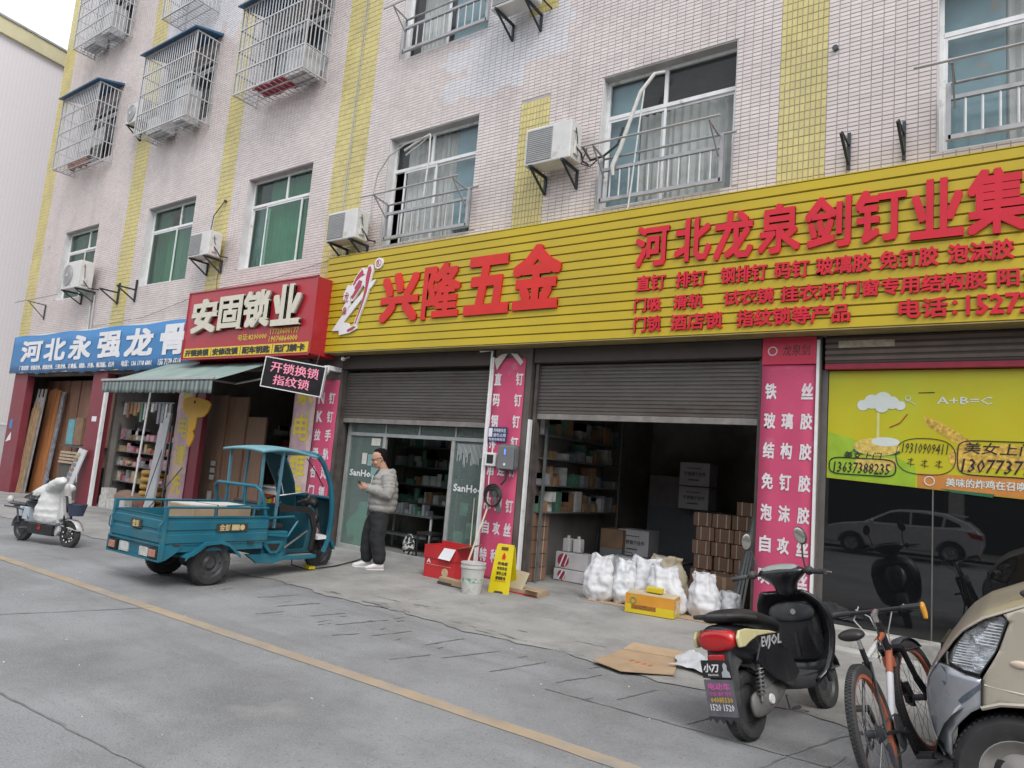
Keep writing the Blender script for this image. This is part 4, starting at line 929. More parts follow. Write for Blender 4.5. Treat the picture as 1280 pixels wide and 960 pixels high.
b = MB(); b.prism([(-9.62, 0.85), (-9.14, 0.9), (-9.14, 0.1), (-9.68, 0.1)], 8.9, 8.91); b.prism([(-9.94, 0.45), (-9.66, 0.7), (-9.6, 0.3), (-9.86, 0.2)], 8.92, 8.93); each(b, 'leaning_sheet', PAPG, t)
b = MB()
for i in range(26): x = -7.42 + i * 0.026; b.box(x, x + 0.006, 8.852, 8.855, 1.95 - random.uniform(0.1, 0.34), 1.98)
b.build('fringe_print', WPR, t)
b = MB(); [b.box(x, x + wd, 8.90, 8.92, z, z + h) for (x, z, wd, h) in ((-7.4, 0.3, .2, .3), (-7.15, 0.5, .3, .25), (-7.3, .85, .15, .2), (-7.0, .9, .2, .3), (-6.95, .3, .2, .35))]; each(b, 'goods_behind', mat('greenish_goods', (0.2, 0.28, 0.2), 0.6, var=0.5, scale=5), t)

# ------------------------------------------------------------------ the dark glass shop front with its poster
SG = glass('shopfront_glass', (0.13, 0.14, 0.15), rough=0.015, opac=0.09, ior=1.95)
t = thing('glass_shop_front', 'dark reflecting shop window with a yellow fried chicken poster at the right', 'shop window', (-1.86, 8.70, 0.24))
for x0, x1 in ((-1.84, -0.795), (-0.78, 0.6), (0.615, 2.0)): MB().box(x0, x1, 8.700, 8.712, 0.24, 3.06).build('pane', SG, t)
b = MB(); b.box(-1.9, -1.84, 8.68, 8.74, 0.24, 3.06); b.box(-0.794, -0.781, 8.696, 8.716, 0.24, 3.06); b.box(0.601, 0.614, 8.696, 8.716, 0.24, 3.06); b.build('frame', mat('dark_frame', (0.16, 0.15, 0.14), 0.5, metal=0.3), t)
PY = mat('yellow_poster', (0.52, 0.46, 0.015), 0.35, var=0.05, scale=1.5, col2=(0.46, 0.48, 0.02), mixscale=0.8, mixlo=0.45, mixhi=0.6)
ps = [(-1.83, 1.83), (-1.83, 3.05), (2.0, 3.05), (2.0, 1.66), (-0.80, 1.78)]
MB().prism(ps, 8.692, 8.696, 'y').build('poster', PY, t)
PG2 = mat('lime_print', (0.30, 0.46, 0.03), 0.4); PO = mat('orange_print', (0.55, 0.22, 0.05), 0.4, var=0.1, scale=6); PGn = mat('dark_green_print', (0.03, 0.13, 0.06), 0.4)
PCH = mat('fried_chicken_print', (0.56, 0.36, 0.06), 0.5, var=0.5, scale=28); PB = mat('bun_print', (0.60, 0.44, 0.10), 0.5, var=0.3, scale=30); PWt = mat('pale_print', (0.62, 0.66, 0.62), 0.5, var=0.06)
def flat(pts, m, nm, y=8.690): MB().prism(pts, y, y + 0.0015, 'y').build(nm, m, t)
def ell(cx, cz, rx, rz, n=24, a0=0, a1=6.2832): return [(cx + rx * math.cos(a0 + (a1 - a0) * i / n), cz + rz * math.sin(a0 + (a1 - a0) * i / n)) for i in range(n if a1 > 6 else n + 1)]
flat([(-1.825, 2.35), (-1.82, 1.84), (-0.95, 1.79), (-0.95, 2.0), (-1.3, 2.2)], PG2, 'print_field', 8.6905)
flat([(-0.93, 1.94), (-0.93, 1.79), (2.0, 1.67), (2.0, 1.97)], PO, 'print_field')
flat([(-0.72, 1.795), (-0.25, 1.775), (-0.27, 1.74), (-0.62, 1.765)], PGn, 'print_field', 8.688)
flat([(-1.52, 2.08), (-1.56, 1.98), (-1.45, 1.94), (-1.2, 1.94), (-1.12, 2.0), (-1.15, 2.08)], PB, 'burger_print', 8.6885)
flat(ell(-1.33, 2.15, 0.24, 0.045), PGn, 'burger_print', 8.6875); flat(ell(-1.33, 2.20, 0.23, 0.10), PB, 'burger_print', 8.686); flat(ell(-1.24, 2.26, 0.14, 0.05), PWt, 'burger_print', 8.6850)
cl = MB(); [cl.lathe([(r, 0), (r, -0.001)], (x, 8.688 - 0.0005 * k, z), 'y', 20) for k, (x, z, r) in enumerate(((-1.47, 2.66, .06), (-1.38, 2.70, .08), (-1.27, 2.72, .09), (-1.18, 2.69, .07), (-1.1, 2.66, .05), (-1.28, 2.65, .07)))]; cl.build('cloud_print', PWt, t)
b = MB(); b.box(-1.33, -1.30, 8.689, 8.690, 2.30, 2.58); b.build('print_line', mat('pale_yellow_print', (0.6, 0.6, 0.2), 0.5), t)
flat([(-0.88, 2.55), (-0.7, 2.48), (-0.45, 2.30), (-0.42, 2.22), (-0.6, 2.28), (-0.85, 2.45)], PCH, 'chicken_print'); flat(ell(-0.45, 2.12, 0.2, 0.14), PCH, 'chicken_print', 8.6895); flat(ell(-0.15, 2.15, 0.25, 0.13), PCH, 'chicken_print', 8.6892); flat(ell(0.5, 2.3, 0.3, 0.2), PCH, 'chicken_print', 8.6892)
text_mesh('A+B=C', (-0.76, -0.27, 2.68, 2.76), 8.690, PWt, t, 'lettering', 0.002, 0.01)
text_mesh('美味的炸鸡在召唤你的味蕾', (-0.67, 0.35, 1.82, 1.91), 8.688, PWt, t, 'lettering', 0.002, 0.02)
b = MB(); b.torus((-0.82, 8.689, 1.865), 0.045, 0.006, 'y', 18, 5); b.torus((-1.03, 8.689, 2.74), 0.025, 0.005, 'y', 14, 5); b.tube([(-1.1, 8.689, 2.68), (-1.03, 8.689, 2.715), (-0.95, 8.689, 2.67)], 0.004, 5); b.build('doodle_print', PWt, t)
INK = mat('black_marker', (0.015, 0.015, 0.018), 0.5)
def loop(cx, cz, rx, rz, sq=2.0, n=40, r=0.006):
    pts = []
    for i in range(n):
        a = 6.2832 * i / n; c_, s_ = math.cos(a), math.sin(a)
        pts.append((cx + rx * (abs(c_) ** (2 / sq)) * (1 if c_ > 0 else -1), 8.688, cz + rz * (abs(s_) ** (2 / sq)) * (1 if s_ > 0 else -1) + 0.008 * math.sin(a * 3)))
    b.tube(pts, r, 5, close=True)
b = MB(); loop(-1.47, 1.975, 0.335, 0.10, 3.2, r=0.007); loop(-0.86, 2.12, 0.275, 0.20, 2.3, r=0.004); loop(-0.05, 2.13, 0.52, 0.185, 5, r=0.0055); b.build('marker_loop', INK, t)
b = MB(); b.tube([(-0.93, 8.688, 2.80), (-0.78, 8.688, 2.805)], 0.004, 5); b.build('marker_stroke', INK, t)
b = MB(); b.tube([(-1.2, 8.688, 2.42), (-1.1, 8.688, 2.47), (-1.03, 8.688, 2.57)], 0.006, 5); b.build('red_stroke', mat('red_ink', (0.45, 0.05, 0.02), 0.5), t)
text_mesh('13637388235', (-1.76, -1.19, 1.90, 2.02), 8.687, INK, t, 'handwriting', 0.002, 0.012, 0.15)
text_mesh('美女上门', (-1.66, -1.27, 2.06, 2.14), 8.687, INK, t, 'handwriting', 0.002, 0.01, 0.2)
text_mesh('19310909411', (-1.08, -0.65, 2.15, 2.26), 8.687, INK, t, 'handwriting', 0.002, 0.0, 0.25)
b = MB()
for i, (x, z) in enumerate(((-1.02, 2.04), (-0.89, 2.03), (-0.76, 2.03))):      # an illegible scribble under the number
    b.tube([(x, 8.688, z + 0.04), (x + 0.05, 8.688, z + 0.045), (x - 0.01, 8.688, z), (x + 0.06, 8.688, z - 0.01)], 0.003, 5); b.tube([(x + 0.03, 8.688, z + 0.06), (x + 0.025, 8.688, z - 0.03)], 0.003, 5)
b.build('scribble', INK, t)
text_mesh('美女上门', (-0.52, 0.10, 2.17, 2.29), 8.687, INK, t, 'handwriting', 0.002, 0.005, 0.15)
text_mesh('13077377012', (-0.54, 0.28, 1.98, 2.12), 8.687, INK, t, 'handwriting', 0.002, 0.008, 0.2)
t2 = thing('shop_stool', 'pale thin legged stand dimly seen inside the dark glass shop', 'stand', (-1.3, 10.0, 0))
b = MB(); b.tube([(-1.4, 9.6, 1.2), (-1.4, 9.6, 2.0)], 0.008, 5); b.tube([(-1.2, 9.6, 1.2), (-1.2, 9.6, 1.95)], 0.008, 5); b.tube([(-0.95, 9.6, 1.2), (-0.95, 9.6, 1.9)], 0.008, 5); b.bar((-1.5, 9.6, 1.2), (-0.9, 9.6, 1.2), 0.03); b.bar((-1.45, 9.6, 0), (-1.45, 9.6, 1.2), 0.03); b.bar((-0.95, 9.6, 0), (-0.95, 9.6, 1.2), 0.03); b.build('frame', ALU, t2)

# ------------------------------------------------------------------ charger box, camera, notices
GRYP = mat('dark_grey_plastic', (0.10, 0.105, 0.11), 0.4, var=0.08); GRYL = mat('charger_face', (0.17, 0.175, 0.18), 0.35, var=0.05)
t = thing('ev_charger', 'rounded grey wall charger with a coiled black cable on the pink pillar', 'charger', (-6.3, 8.5, 1.6))
MB().box(-6.33, -5.98, 8.44, 8.58, 1.60, 2.0).build('body', GRYP, t, bevel=0.075)
MB().box(-6.30, -6.01, 8.425, 8.445, 1.63, 1.97).build('face', GRYL, t, bevel=0.012)
MB().box(-6.175, -6.155, 8.418, 8.426, 1.84, 1.92).build('blue_light', mat('blue_light', (0.1, 0.15, 0.6), 0.4, emit=(0.15, 0.3, 1.0, 0.8)), t)
b = MB(); b.lathe([(0.02, 0), (0.02, -0.006)], (-6.16, 8.426, 1.70), 'y', 10); b.build('badge', WPR, t)
b = MB(); b.tube([(-6.15, 8.48, 1.6), (-6.14, 8.46, 1.48), (-6.2, 8.44, 1.40)], 0.016, 7)
for k in range(4): b.torus((-6.32 + 0.01 * k, 8.42 - 0.012 * k, 1.24 - 0.01 * k), 0.16 - 0.012 * k, 0.011, 'y', 26, 6)
b.build('cable_coil', BLK, t, smooth=True)
b = MB(); b.lathe([(0.02, 0), (0.075, 0.02), (0.08, 0.05), (0.06, 0.09), (0.03, 0.1)], (-6.30, 8.40, 1.28), 'y', 16); b.bar((-6.28, 8.42, 1.22), (-6.18, 8.44, 1.0), 0.05, 0.06); b.build('plug_holder', GRYP, t, smooth=True)
t = thing('socket_box', 'small pale box with a black socket left of the charger', 'socket box', (-6.55, 8.54, 1.66))
MB().box(-6.60, -6.40, 8.52, 8.57, 1.66, 1.86).build('box', ALU, t, bevel=0.01); MB().box(-6.56, -6.44, 8.512, 8.52, 1.70, 1.83).build('socket', BLK, t, bevel=0.004)
b = MB(); b.tube([(-6.5, 8.56, 1.66), (-6.52, 8.56, 1.5), (-6.5, 8.56, 1.0)], 0.01, 5); b.tube([(-6.5, 8.56, 1.86), (-6.5, 8.56, 2.1)], 0.01, 5); b.build('conduit', ALU, t)
t = thing('charging_notice', 'small dark blue notice plate above the charger', 'sign', (-6.55, 8.56, 2.03))
MB().box(-6.60, -6.25, 8.55, 8.556, 2.03, 2.25).build('plate', mat('navy_plate', (0.012, 0.03, 0.13), 0.4), t)
text_mesh('充电桩车位', (-6.50, -6.27, 2.17, 2.23), 8.549, WPR, t, 'lettering', 0.001, 0.01); text_mesh('请勿占用', (-6.50, -6.27, 2.10, 2.155), 8.549, WPR, t, 'lettering', 0.001, 0.01); text_mesh('专用充电车位', (-6.58, -6.27, 2.04, 2.085), 8.549, WPR, t, 'lettering', 0.001, 0.01)
MB().box(-6.59, -6.52, 8.546, 8.55, 2.10, 2.23).build('icon', WPR, t)
t = thing('security_camera', 'white dome security camera at the top of the short pink banner', 'camera', (-10.2, 8.3, 3.1))
b = MB(); b.ball((-10.2, 8.28, 3.12), 0.085); b.box(-10.27, -10.13, 8.30, 8.6, 3.14, 3.22); b.build('housing', ALU, t, smooth=True)
b = MB(); b.ball((-10.22, 8.215, 3.10), 0.045); b.build('lens', BLK, t, smooth=True)
t = thing('wall_spotlight', 'small white lamp fixed at the shutter corner under the yellow sign', 'lamp', (-9.95, 8.5, 3.3))
b = MB(); b.ball((-9.95, 8.45, 3.36), 0.04); b.bar((-9.95, 8.45, 3.36), (-9.95, 8.59, 3.42), 0.03); b.build('head', ALU, t)
t = thing('conduit_pipe', 'white plastic pipe elbow beside the top of the middle pink banner', 'pipe', (-6.7, 8.56, 3.3))
b = MB(); b.tube([(-6.9, 8.56, 3.42), (-6.66, 8.56, 3.42), (-6.66, 8.56, 0.1)], 0.018, 7); b.build('pipe', ALU, t, smooth=True)
t = thing('door_post', 'white steel post at the left edge of the open shop', 'post', (-5.88, 8.7, 0))
MB().box(-5.91, -5.87, 8.58, 8.64, 0.02, 2.38).build('post', ALU, t)

# ------------------------------------------------------------------ things in front of the middle pillar
RB = mat('red_carton_print', (0.50, 0.03, 0.035), 0.5, var=0.1, scale=3); CARD = mat('brown_cardboard', (0.38, 0.27, 0.17), 0.8, var=0.12, scale=5); CARDD = mat('old_cardboard', (0.24, 0.15, 0.09), 0.8, var=0.2, scale=5)
t = thing('red_carton', 'open red carton with printed sides in front of the glass doors', 'box', (-6.95, 8.05, 0.03), rotz=0)
b = MB(); b.box(-7.02, -6.45, 7.86, 8.22, 0.025, 0.29); b.build('lower_box', RB, t)
b = MB(); [b.box(*q) for q in ((-7.03, -6.44, 7.85, 7.86, 0.29, 0.47), (-7.03, -6.44, 8.22, 8.23, 0.29, 0.47), (-7.03, -7.02, 7.86, 8.22, 0.29, 0.47), (-6.45, -6.44, 7.86, 8.22, 0.29, 0.47))]; b.prism([(-7.03, 0.47), (-6.44, 0.47), (-6.42, 0.50), (-7.05, 0.51)], 8.23, 8.24); b.build('upper_box', RB, t)
b = MB(); b.add([(-6.44, 7.86, 0.47), (-6.44, 8.22, 0.47), (-6.28, 8.22, 0.54), (-6.28, 7.86, 0.52)], [(0, 1, 2, 3)]); b.build('flap', CARD, t, solid=0.004)
b = MB(); b.add([(-6.65, 7.84, 0.46), (-6.44, 7.84, 0.46), (-6.50, 7.80, 0.30), (-6.72, 7.80, 0.31)], [(0, 1, 2, 3)]); b.build('white_paper', WPR, t, solid=0.003)
b = MB(); b.box(-6.98, -6.52, 7.856, 7.86, 0.20, 0.205); b.lathe([(0.06, 0), (0.06, -0.003)], (-6.62, 7.86, 0.12), 'y', 12); b.build('print', mat('orange_pale_print', (0.55, 0.4, 0.25), 0.5, var=0.3, scale=20), t)
text_mesh('A', (-6.97, -6.90, 0.22, 0.28), 7.858, WPR, t, 'lettering', 0.002, 0.02)
BKW = mat('dirty_white_bucket', (0.50, 0.50, 0.48), 0.5, var=0.12, scale=5, col2=(0.3, 0.29, 0.26), mixscale=4, mixlo=0.55, mixhi=0.68)
t = thing('plastic_bucket', 'dirty white plastic paint bucket in front of the middle pink pillar', 'bucket', (-5.78, 7.42, 0.02))
b = MB(); b.lathe([(0.0, 0.01), (0.125, 0.0), (0.155, 0.32), (0.165, 0.32), (0.165, 0.34), (0.155, 0.34), (0.155, 0.37), (0.163, 0.37), (0.163, 0.385), (0.146, 0.385), (0.143, 0.33), (0.12, 0.03), (0.0, 0.03)], (-5.78, 7.42, 0.02), 'z', 32, caps=False); b.build('bucket', BKW, t, smooth=True)
b = MB(); b.lathe([(0.1385, 0.14), (0.1455, 0.22)], (-5.78, 7.42, 0.02), 'z', 32, caps=False)
b.v = b.v; b.build('label_print', mat('green_print', (0.2, 0.36, 0.22), 0.5, var=0.5, scale=18, col2=(0.5, 0.5, 0.48), mixscale=12, mixlo=0.45, mixhi=0.5), t, smooth=True)
b = MB(); b.ball((-5.78, 7.42, 0.355), (0.13, 0.13, 0.02)); b.build('contents', mat('rubble', (0.34, 0.3, 0.27), 0.9, var=0.4, scale=20), t)
t = thing('long_handled_broom', 'broom standing in the corner with its handle leaning on the middle pink pillar', 'broom', (-6.1, 7.6, 0.02))
b = MB(); b.tube([(-6.12, 7.62, 0.10), (-6.42, 8.5, 1.15)], 0.014, 8); b.build('handle', mat('pale_wood', (0.5, 0.42, 0.32), 0.6), t, smooth=True)
b = MB(); b.bar((-6.45, 7.60, 0.08), (-6.0, 7.55, 0.07), 0.10, 0.08); b.build('head', CARD, t, bevel=0.01); b = MB(); b.bar((-6.46, 7.6, 0.035), (-6.2, 7.57, 0.035), 0.12, 0.05); b.build('bristles', mat('dark_bristle', (0.06, 0.05, 0.05), 0.9), t)
t = thing('mop_stick', 'thin pale stick leaning on the glass door right of the red carton', 'stick', (-6.9, 8.4, 0))
b = MB(); b.tube([(-6.6, 8.35, 0.03), (-6.95, 8.80, 1.15)], 0.009, 6); b.build('stick', MATS['pale_wood'], t)
# yellow folding floor sign
YS = mat('yellow_plastic', (0.62, 0.50, 0.008), 0.35, var=0.05)
t = thing('floor_sign', 'yellow folding floor sign with black characters leaning open at the pillar', 'sign', (-5.60, 7.86, 0.02), local=True)
t.rotation_euler = (0, 0, R(12))
def board(b, sgn):
    P = lambda u, v: (u, sgn * (0.02 + 0.13 * (1 - v)), 0.62 * v)
    prof = [(-0.15, 0.0), (-0.07, 0.0), (-0.055, 0.05), (0.055, 0.05), (0.07, 0.0), (0.15, 0.0), (0.125, 0.93), (0.11, 1.0), (-0.11, 1.0), (-0.125, 0.93)]
    vs = [P(*p) for p in prof] + [(P(*p)[0], P(*p)[1] + sgn * -0.012, P(*p)[2]) for p in prof]; n = len(prof)
    b.add(vs, [tuple(range(n)), tuple(range(2 * n - 1, n - 1, -1))] + [(i, n + i, n + (i + 1) % n, (i + 1) % n) for i in range(n)])
b = MB(); board(b, -1); b.build('front_board', YS, t, bevel=0.004); b = MB(); board(b, 1); b.build('rear_board', YS, t, bevel=0.004)
tilt = Matrix.Translation((0, -0.15, 0)) @ Matrix.Rotation(math.atan2(-0.13, 0.62), 4, 'X')
for k, s_ in enumerate(('充电桩', '专用车位', '请勿占用', '谢谢配合')):
    text_mesh(s_, (-0.07, 0.075, 0.36 - k * 0.062, 0.405 - k * 0.062), -0.003, BLK, t, 'lettering', 0.002, 0.02, M=tilt)
b = MB(); b.M = tilt; b.box(-0.05, 0.05, -0.004, -0.001, 0.555, 0.60); b.build('grip_slot', mat('slot_dark_red', (0.12, 0.05, 0.01), 0.6), t, bevel=0.003)
b = MB(); b.M = tilt; b.prism([(-0.02, 0.44), (0.025, 0.44), (0.03, 0.48), (0.0, 0.53), (-0.02, 0.48)], -0.005, -0.002); b.box(-0.08, 0.085, -0.004, -0.002, 0.155, 0.16); b.build('red_icon', REDL, t)
t = thing('open_carton', 'flattened cardboard tray with a raised flap behind the yellow floor sign', 'box', (-5.4, 8.05, 0.02))
b = MB(); b.box(-5.62, -5.12, 7.95, 8.25, 0.025, 0.085); b.build('tray', CARD, t); b = MB(); b.box(-5.62, -5.12, 7.945, 7.95, 0.025, 0.04); b.build('red_edge', RB, t)
b = MB(); b.add([(-5.72, 7.97, 0.08), (-5.35, 7.95, 0.08), (-5.30, 8.02, 0.30), (-5.74, 8.04, 0.33)], [(0, 1, 2, 3)]); b.add([(-5.3, 7.95, 0.085), (-5.12, 7.95, 0.085), (-4.98, 7.85, 0.11), (-5.25, 7.85, 0.12)], [(0, 1, 2, 3)]); b.build('flap', mat('pale_cardboard', (0.5, 0.42, 0.28), 0.8, var=0.1), t, solid=0.005)

# white sacks, yellow carton
SACK = mat('white_woven_sack', (0.64, 0.64, 0.66), 0.45, var=0.08, scale=9, bump=0.5, bscale=90, col2=(0.34, 0.34, 0.37), mixscale=9, mixlo=0.63, mixhi=0.68, stretch=(1, 1, 2))
FILM = mat('clear_plastic_bag', (0.60, 0.61, 0.63), 0.25, var=0.1, scale=7, bump=0.6, bscale=25)
def sack(x, y, h, rx, ry, label, m=SACK, lean=(0, 0), seed=0, top=0.6, mark=False, name='white_sack', cat='sack', z0=None):
    rnd = random.Random(seed); z = 0.03 if z0 is None else z0
    t = thing(name, label, cat, (x, y, z), group='bags standing in front of the open shop' if name == 'white_sack' else None)
    def fn(u, v):
        a = u * 2 * math.pi
        pr = [0.80, 1.0, 1.06, 1.04, 1.0, 0.94, 0.88, top, top, top * 0.97]; q = v * (len(pr) - 1); i = min(int(q), len(pr) - 2); r = pr[i] + (pr[i + 1] - pr[i]) * (q - i)
        r *= 1 + 0.05 * math.sin(a * 3 + rnd_ph + v * 4) + (0.10 * v) * math.sin(a * 7 + 3 * v) + 0.03 * math.sin(a * 13 + v * 20)
        fl = 1 - 1.3 * max(0, v - 0.6)
        return (x + lean[0] * v * v + rx * r * math.cos(a), y + lean[1] * v * v + ry * r * fl * math.sin(a), z + h * v + (0.03 * math.sin(a * 2 + rnd_ph) + .02 * math.sin(a * 5)) * max(0, v - 0.8) * 5 * h)
    rnd_ph = rnd.uniform(0, 6)
    b = MB(); b.grid(fn, 48, 26); k_ = len(b.v); b.v.append(Vector((x + lean[0], y + lean[1], z + h * 0.93))); b.f += [(i * 27 + 26, (i + 1) * 27 + 26, k_) for i in range(48)]; o = b.build('bag', m, t, smooth=False, fixn=False)
    for p in o.data.polygons: p.use_smooth = True
    tx = bpy.data.textures.new('crumple', 'CLOUDS'); tx.noise_scale = 0.10; q = o.modifiers.new('c', 'DISPLACE'); q.texture = tx; q.strength = 0.06; q.texture_coords = 'LOCAL'
    tx = bpy.data.textures.new('crumple2', 'VORONOI'); tx.noise_scale = 0.075; q = o.modifiers.new('c2', 'DISPLACE'); q.texture = tx; q.strength = 0.022; tx.distance_metric = 'DISTANCE'; q.texture_coords = 'LOCAL'
    if mark:
        b = MB()
        for k in range(3):
            zz = z + h * (0.28 + 0.1 * k)
            for j in range(6):
                xa = x - rx * 0.55 + j * rx * 0.2; yy = y - ry * math.sqrt(max(0.05, 1 - ((xa - x) / rx) ** 2)) * 1.0 - 0.012 + lean[1] * 0.1
                b.box(xa, xa + rx * rnd.uniform(0.06, 0.14), yy, yy + 0.006, zz, zz + 0.022)
        b.build('faded_print', mat('grey_ink', (0.3, 0.3, 0.33), 0.6, var=0.3), t)
    return t
sack(-4.60, 8.62, 0.58, 0.20, 0.17, 'leftmost fat white sack standing at the shop entrance', seed=1, top=0.75, lean=(0.05, 0))
sack(-4.28, 8.72, 0.55, 0.17, 0.15, 'white sack second from left with a grey lower half', FILM, seed=2, top=0.8, lean=(0.02, 0))
sack(-4.02, 8.85, 0.60, 0.24, 0.18, 'big bright white sack third from left behind the yellow carton', seed=3, top=0.85)
sack(-3.66, 8.68, 0.54, 0.24, 0.18, 'slanting white sack right behind the yellow carton', seed=4, top=0.75, lean=(-0.05, 0), mark=False)
sack(-3.22, 8.80, 0.52, 0.20, 0.16, 'white sack with grey print at the right of the row', seed=5, top=0.72, lean=(-0.02, 0))
sack(-2.98, 9.02, 0.32, 0.15, 0.12, 'small crumpled clear bag at the right end of the row', FILM, seed=6, top=0.9, mark=False)
sack(-3.95, 9.30, 0.60, 0.32, 0.18, 'beige sack lying behind the white sacks', mat('beige_sack', (0.42, 0.36, 0.26), 0.7, var=0.1), seed=9, top=0.7, mark=False, name='beige_sack')
t = thing('flat_cardboard_base', 'flattened cardboard sheet under the white sacks', 'cardboard', (-4.0, 8.4, 0.024)); MB().box(-4.75, -2.95, 8.45, 9.1, 0.024, 0.032).build('sheet', CARD, t)
YB = mat('yellow_carton', (0.62, 0.47, 0.02), 0.45, var=0.06); 
t = thing('yellow_carton', 'long orange and yellow printed carton lying in front of the white sacks', 'box', (-3.98, 8.18, 0.03), local=True); t.rotation_euler = (0, 0, R(9))
MB().box(0, 0.60, 0, 0.30, 0.0, 0.10).build('lower_half', YB, t); MB().box(0, 0.60, 0, 0.30, 0.10, 0.225).build('upper_half', mat('orange_carton', (0.60, 0.27, 0.03), 0.45, var=0.1, scale=4), t)
b = MB(); b.torus((0.10, -0.003, 0.15), 0.035, 0.007, 'y', 16, 5); b.build('green_logo', mat('green_logo', (0.1, 0.3, 0.08), 0.5), t); MB().box(0.08, 0.38, -0.003, 0, 0.05, 0.10).build('brown_lettering', mat('brown_print', (0.25, 0.1, 0.02), 0.6, var=0.5, scale=40), t)
b = MB(); b.add([(0.0, 0.02, 0.226), (0.6, 0.0, 0.226), (0.6, 0.28, 0.24), (0.0, 0.3, 0.24)], [(0, 1, 2, 3)]); b.build('pale_top', mat('pale_cardboard', (0.5, 0.42, 0.28), 0.8, var=0.1), t)
b = MB(); b.box(0.601, 0.604, 0.05, 0.25, 0.03, 0.19); b.build('side_print', mat('cream_print', (0.6, 0.5, 0.35), 0.5, var=0.4, scale=20), t)
t = thing('yellow_block', 'small bright yellow block lying on the carton against the sacks', 'block', (-3.72, 8.33, 0.27)); MB().box(-3.80, -3.60, 8.36, 8.46, 0.275, 0.34).build('block', YB, t, bevel=0.01)
# litter
t = thing('cardboard_sheet', 'flattened printed cardboard lying on the pavement edge', 'cardboard', (-2.8, 6.2, 0.03), local=True); t.rotation_euler = (0, R(1), R(-2))
b = MB(); b.prism([(-0.3, -0.38), (0.02, -0.46), (0.36, -0.14), (0.15, 0.42), (-0.34, 0.24)], 0.0, 0.006, 'z'); b.build('sheet', CARD, t); b = MB(); b.add([(-0.34, 0.24, .007), (0.15, 0.42, .007), (0.2, 0.55, 0.05), (-0.3, 0.36, 0.06)], [(0, 1, 2, 3)]); b.build('flap', CARD, t, solid=0.004)
t.location.z = 0.0
b = MB(); [b.box(-0.1 + i * 0.06, -0.065 + i * 0.06, -0.1, -0.03, 0.0062, 0.0075) for i in range(4)]; b.build('orange_print', mat('rust_print', (0.4, 0.15, 0.05), 0.7), t)
t = thing('plastic_film', 'crumpled translucent plastic film on the pavement behind the black scooter', 'plastic film', (-2.25, 6.6, 0.02))
b = MB(); b.grid(lambda u, v: (-2.6 + 0.75 * u + 0.05 * math.sin(v * 9), 6.25 + 0.6 * v + 0.04 * math.sin(u * 8), 0.03 + 0.16 * math.sin(math.pi * u) * math.sin(math.pi * v) * (0.6 + 0.4 * math.sin(u * 17 + v * 11))), 18, 14); b.build('film', FILM, t, smooth=True, fixn=False, disp=0.05, dscale=0.08)
t = thing('extension_lead', 'black extension lead with a yellow connector on the pavement beside the tricycle', 'cable', (-8.1, 6.85, 0.03))
b = MB(); b.tube([(-8.55, 6.75, 0.25), (-8.50, 6.70, 0.03), (-8.25, 6.72, 0.02), (-8.10, 6.85, 0.03), (-8.15, 7.2, 0.035), (-8.35, 7.7, 0.04), (-8.6, 8.2, 0.04), (-8.8, 8.8, 0.05)], 0.009, 6); b.build('cord', BLK, t, smooth=True)
MB().box(-8.24, -8.10, 6.70, 6.80, 0.02, 0.06).build('yellow_connector', YS, t, bevel=0.008)
# ------------------------------------------------------------------ inside the open hardware shop (white sacks)
SHF = mat('shelf_metal', (0.16, 0.17, 0.17), 0.5, metal=0.3, var=0.15)
GCOL = [mat('goods_%s' % n, c, 0.6, var=0.25, scale=9) for n, c in (('white', (0.5, 0.5, 0.48)), ('brown', (0.30, 0.18, 0.10)), ('grey', (0.22, 0.23, 0.25)), ('green', (0.10, 0.22, 0.16)), ('red', (0.38, 0.05, 0.05)), ('pink', (0.50, 0.28, 0.33)), ('tan', (0.42, 0.33, 0.2)))]
def shelf_unit(name, label, x0, x1, y0, y1, z0, levels, rnd_seed, side='x', group=None, gm=None, back=False):
    """a shelf rack with boxed goods standing on every level (each level's goods one part)"""
    rnd = random.Random(rnd_seed); t = thing(name, label, 'shelf', (x0, y0, z0), group=group)
    b = MB(); zt = levels[-1] + 0.4
    for x in (x0, x1):
        for y in (y0, y1): b.bar((x, y, z0), (x, y, zt), 0.035)
    for z in levels: b.box(x0, x1, y0, y1, z - 0.02, z)
    if back: b.box(x0, x1, y1, y1 + 0.01, z0, zt)
    b.build('rack', SHF, t)
    for i, z in enumerate(levels[:-1] if side == 'c' else levels):
        gap = (levels[i + 1] - z if i + 1 < len(levels) else 0.38) - 0.06
        long_y = (y1 - y0) > (x1 - x0); s_ = y0 if long_y else x0; e = y1 if long_y else x1
        while s_ < e - 0.06:
            wd = rnd.uniform(0.05, 0.22); h = rnd.uniform(0.35, 0.95) * gap; s1 = min(s_ + wd, e)
            b = MB()
            if rnd.random() < 0.8:
                for q in range(rnd.choice((1, 1, 2))):
                    hh = h / (2 if q or rnd.random() < .3 else 1)
                    zz = z + q * hh
                    if long_y: b.box(x0 + 0.03, x1 - rnd.uniform(0.0, 0.1), s_ + 0.004, s1 - 0.004, zz + 0.001, zz + hh)
                    else: b.box(s_ + 0.004, s1 - 0.004, y0 + rnd.uniform(0.0, 0.1), y1 - 0.03, zz + 0.001, zz + hh)
                b.build('goods', rnd.choice(gm or GCOL), t)
            s_ = s1 + rnd.choice((0.01, 0.01, 0.05))
    return t
shelf_unit('goods_shelf', 'tall dim shelf of small goods along the left wall of the open shop', -6.15, -5.80, 8.95, 11.4, 0.05, [1.05, 1.45, 1.85, 2.2], 3, gm=[GCOL[2], GCOL[1], GCOL[2], GCOL[3], GCOL[0], GCOL[1]])
STRAP = mat('pale_strap', (0.5, 0.47, 0.42), 0.6)
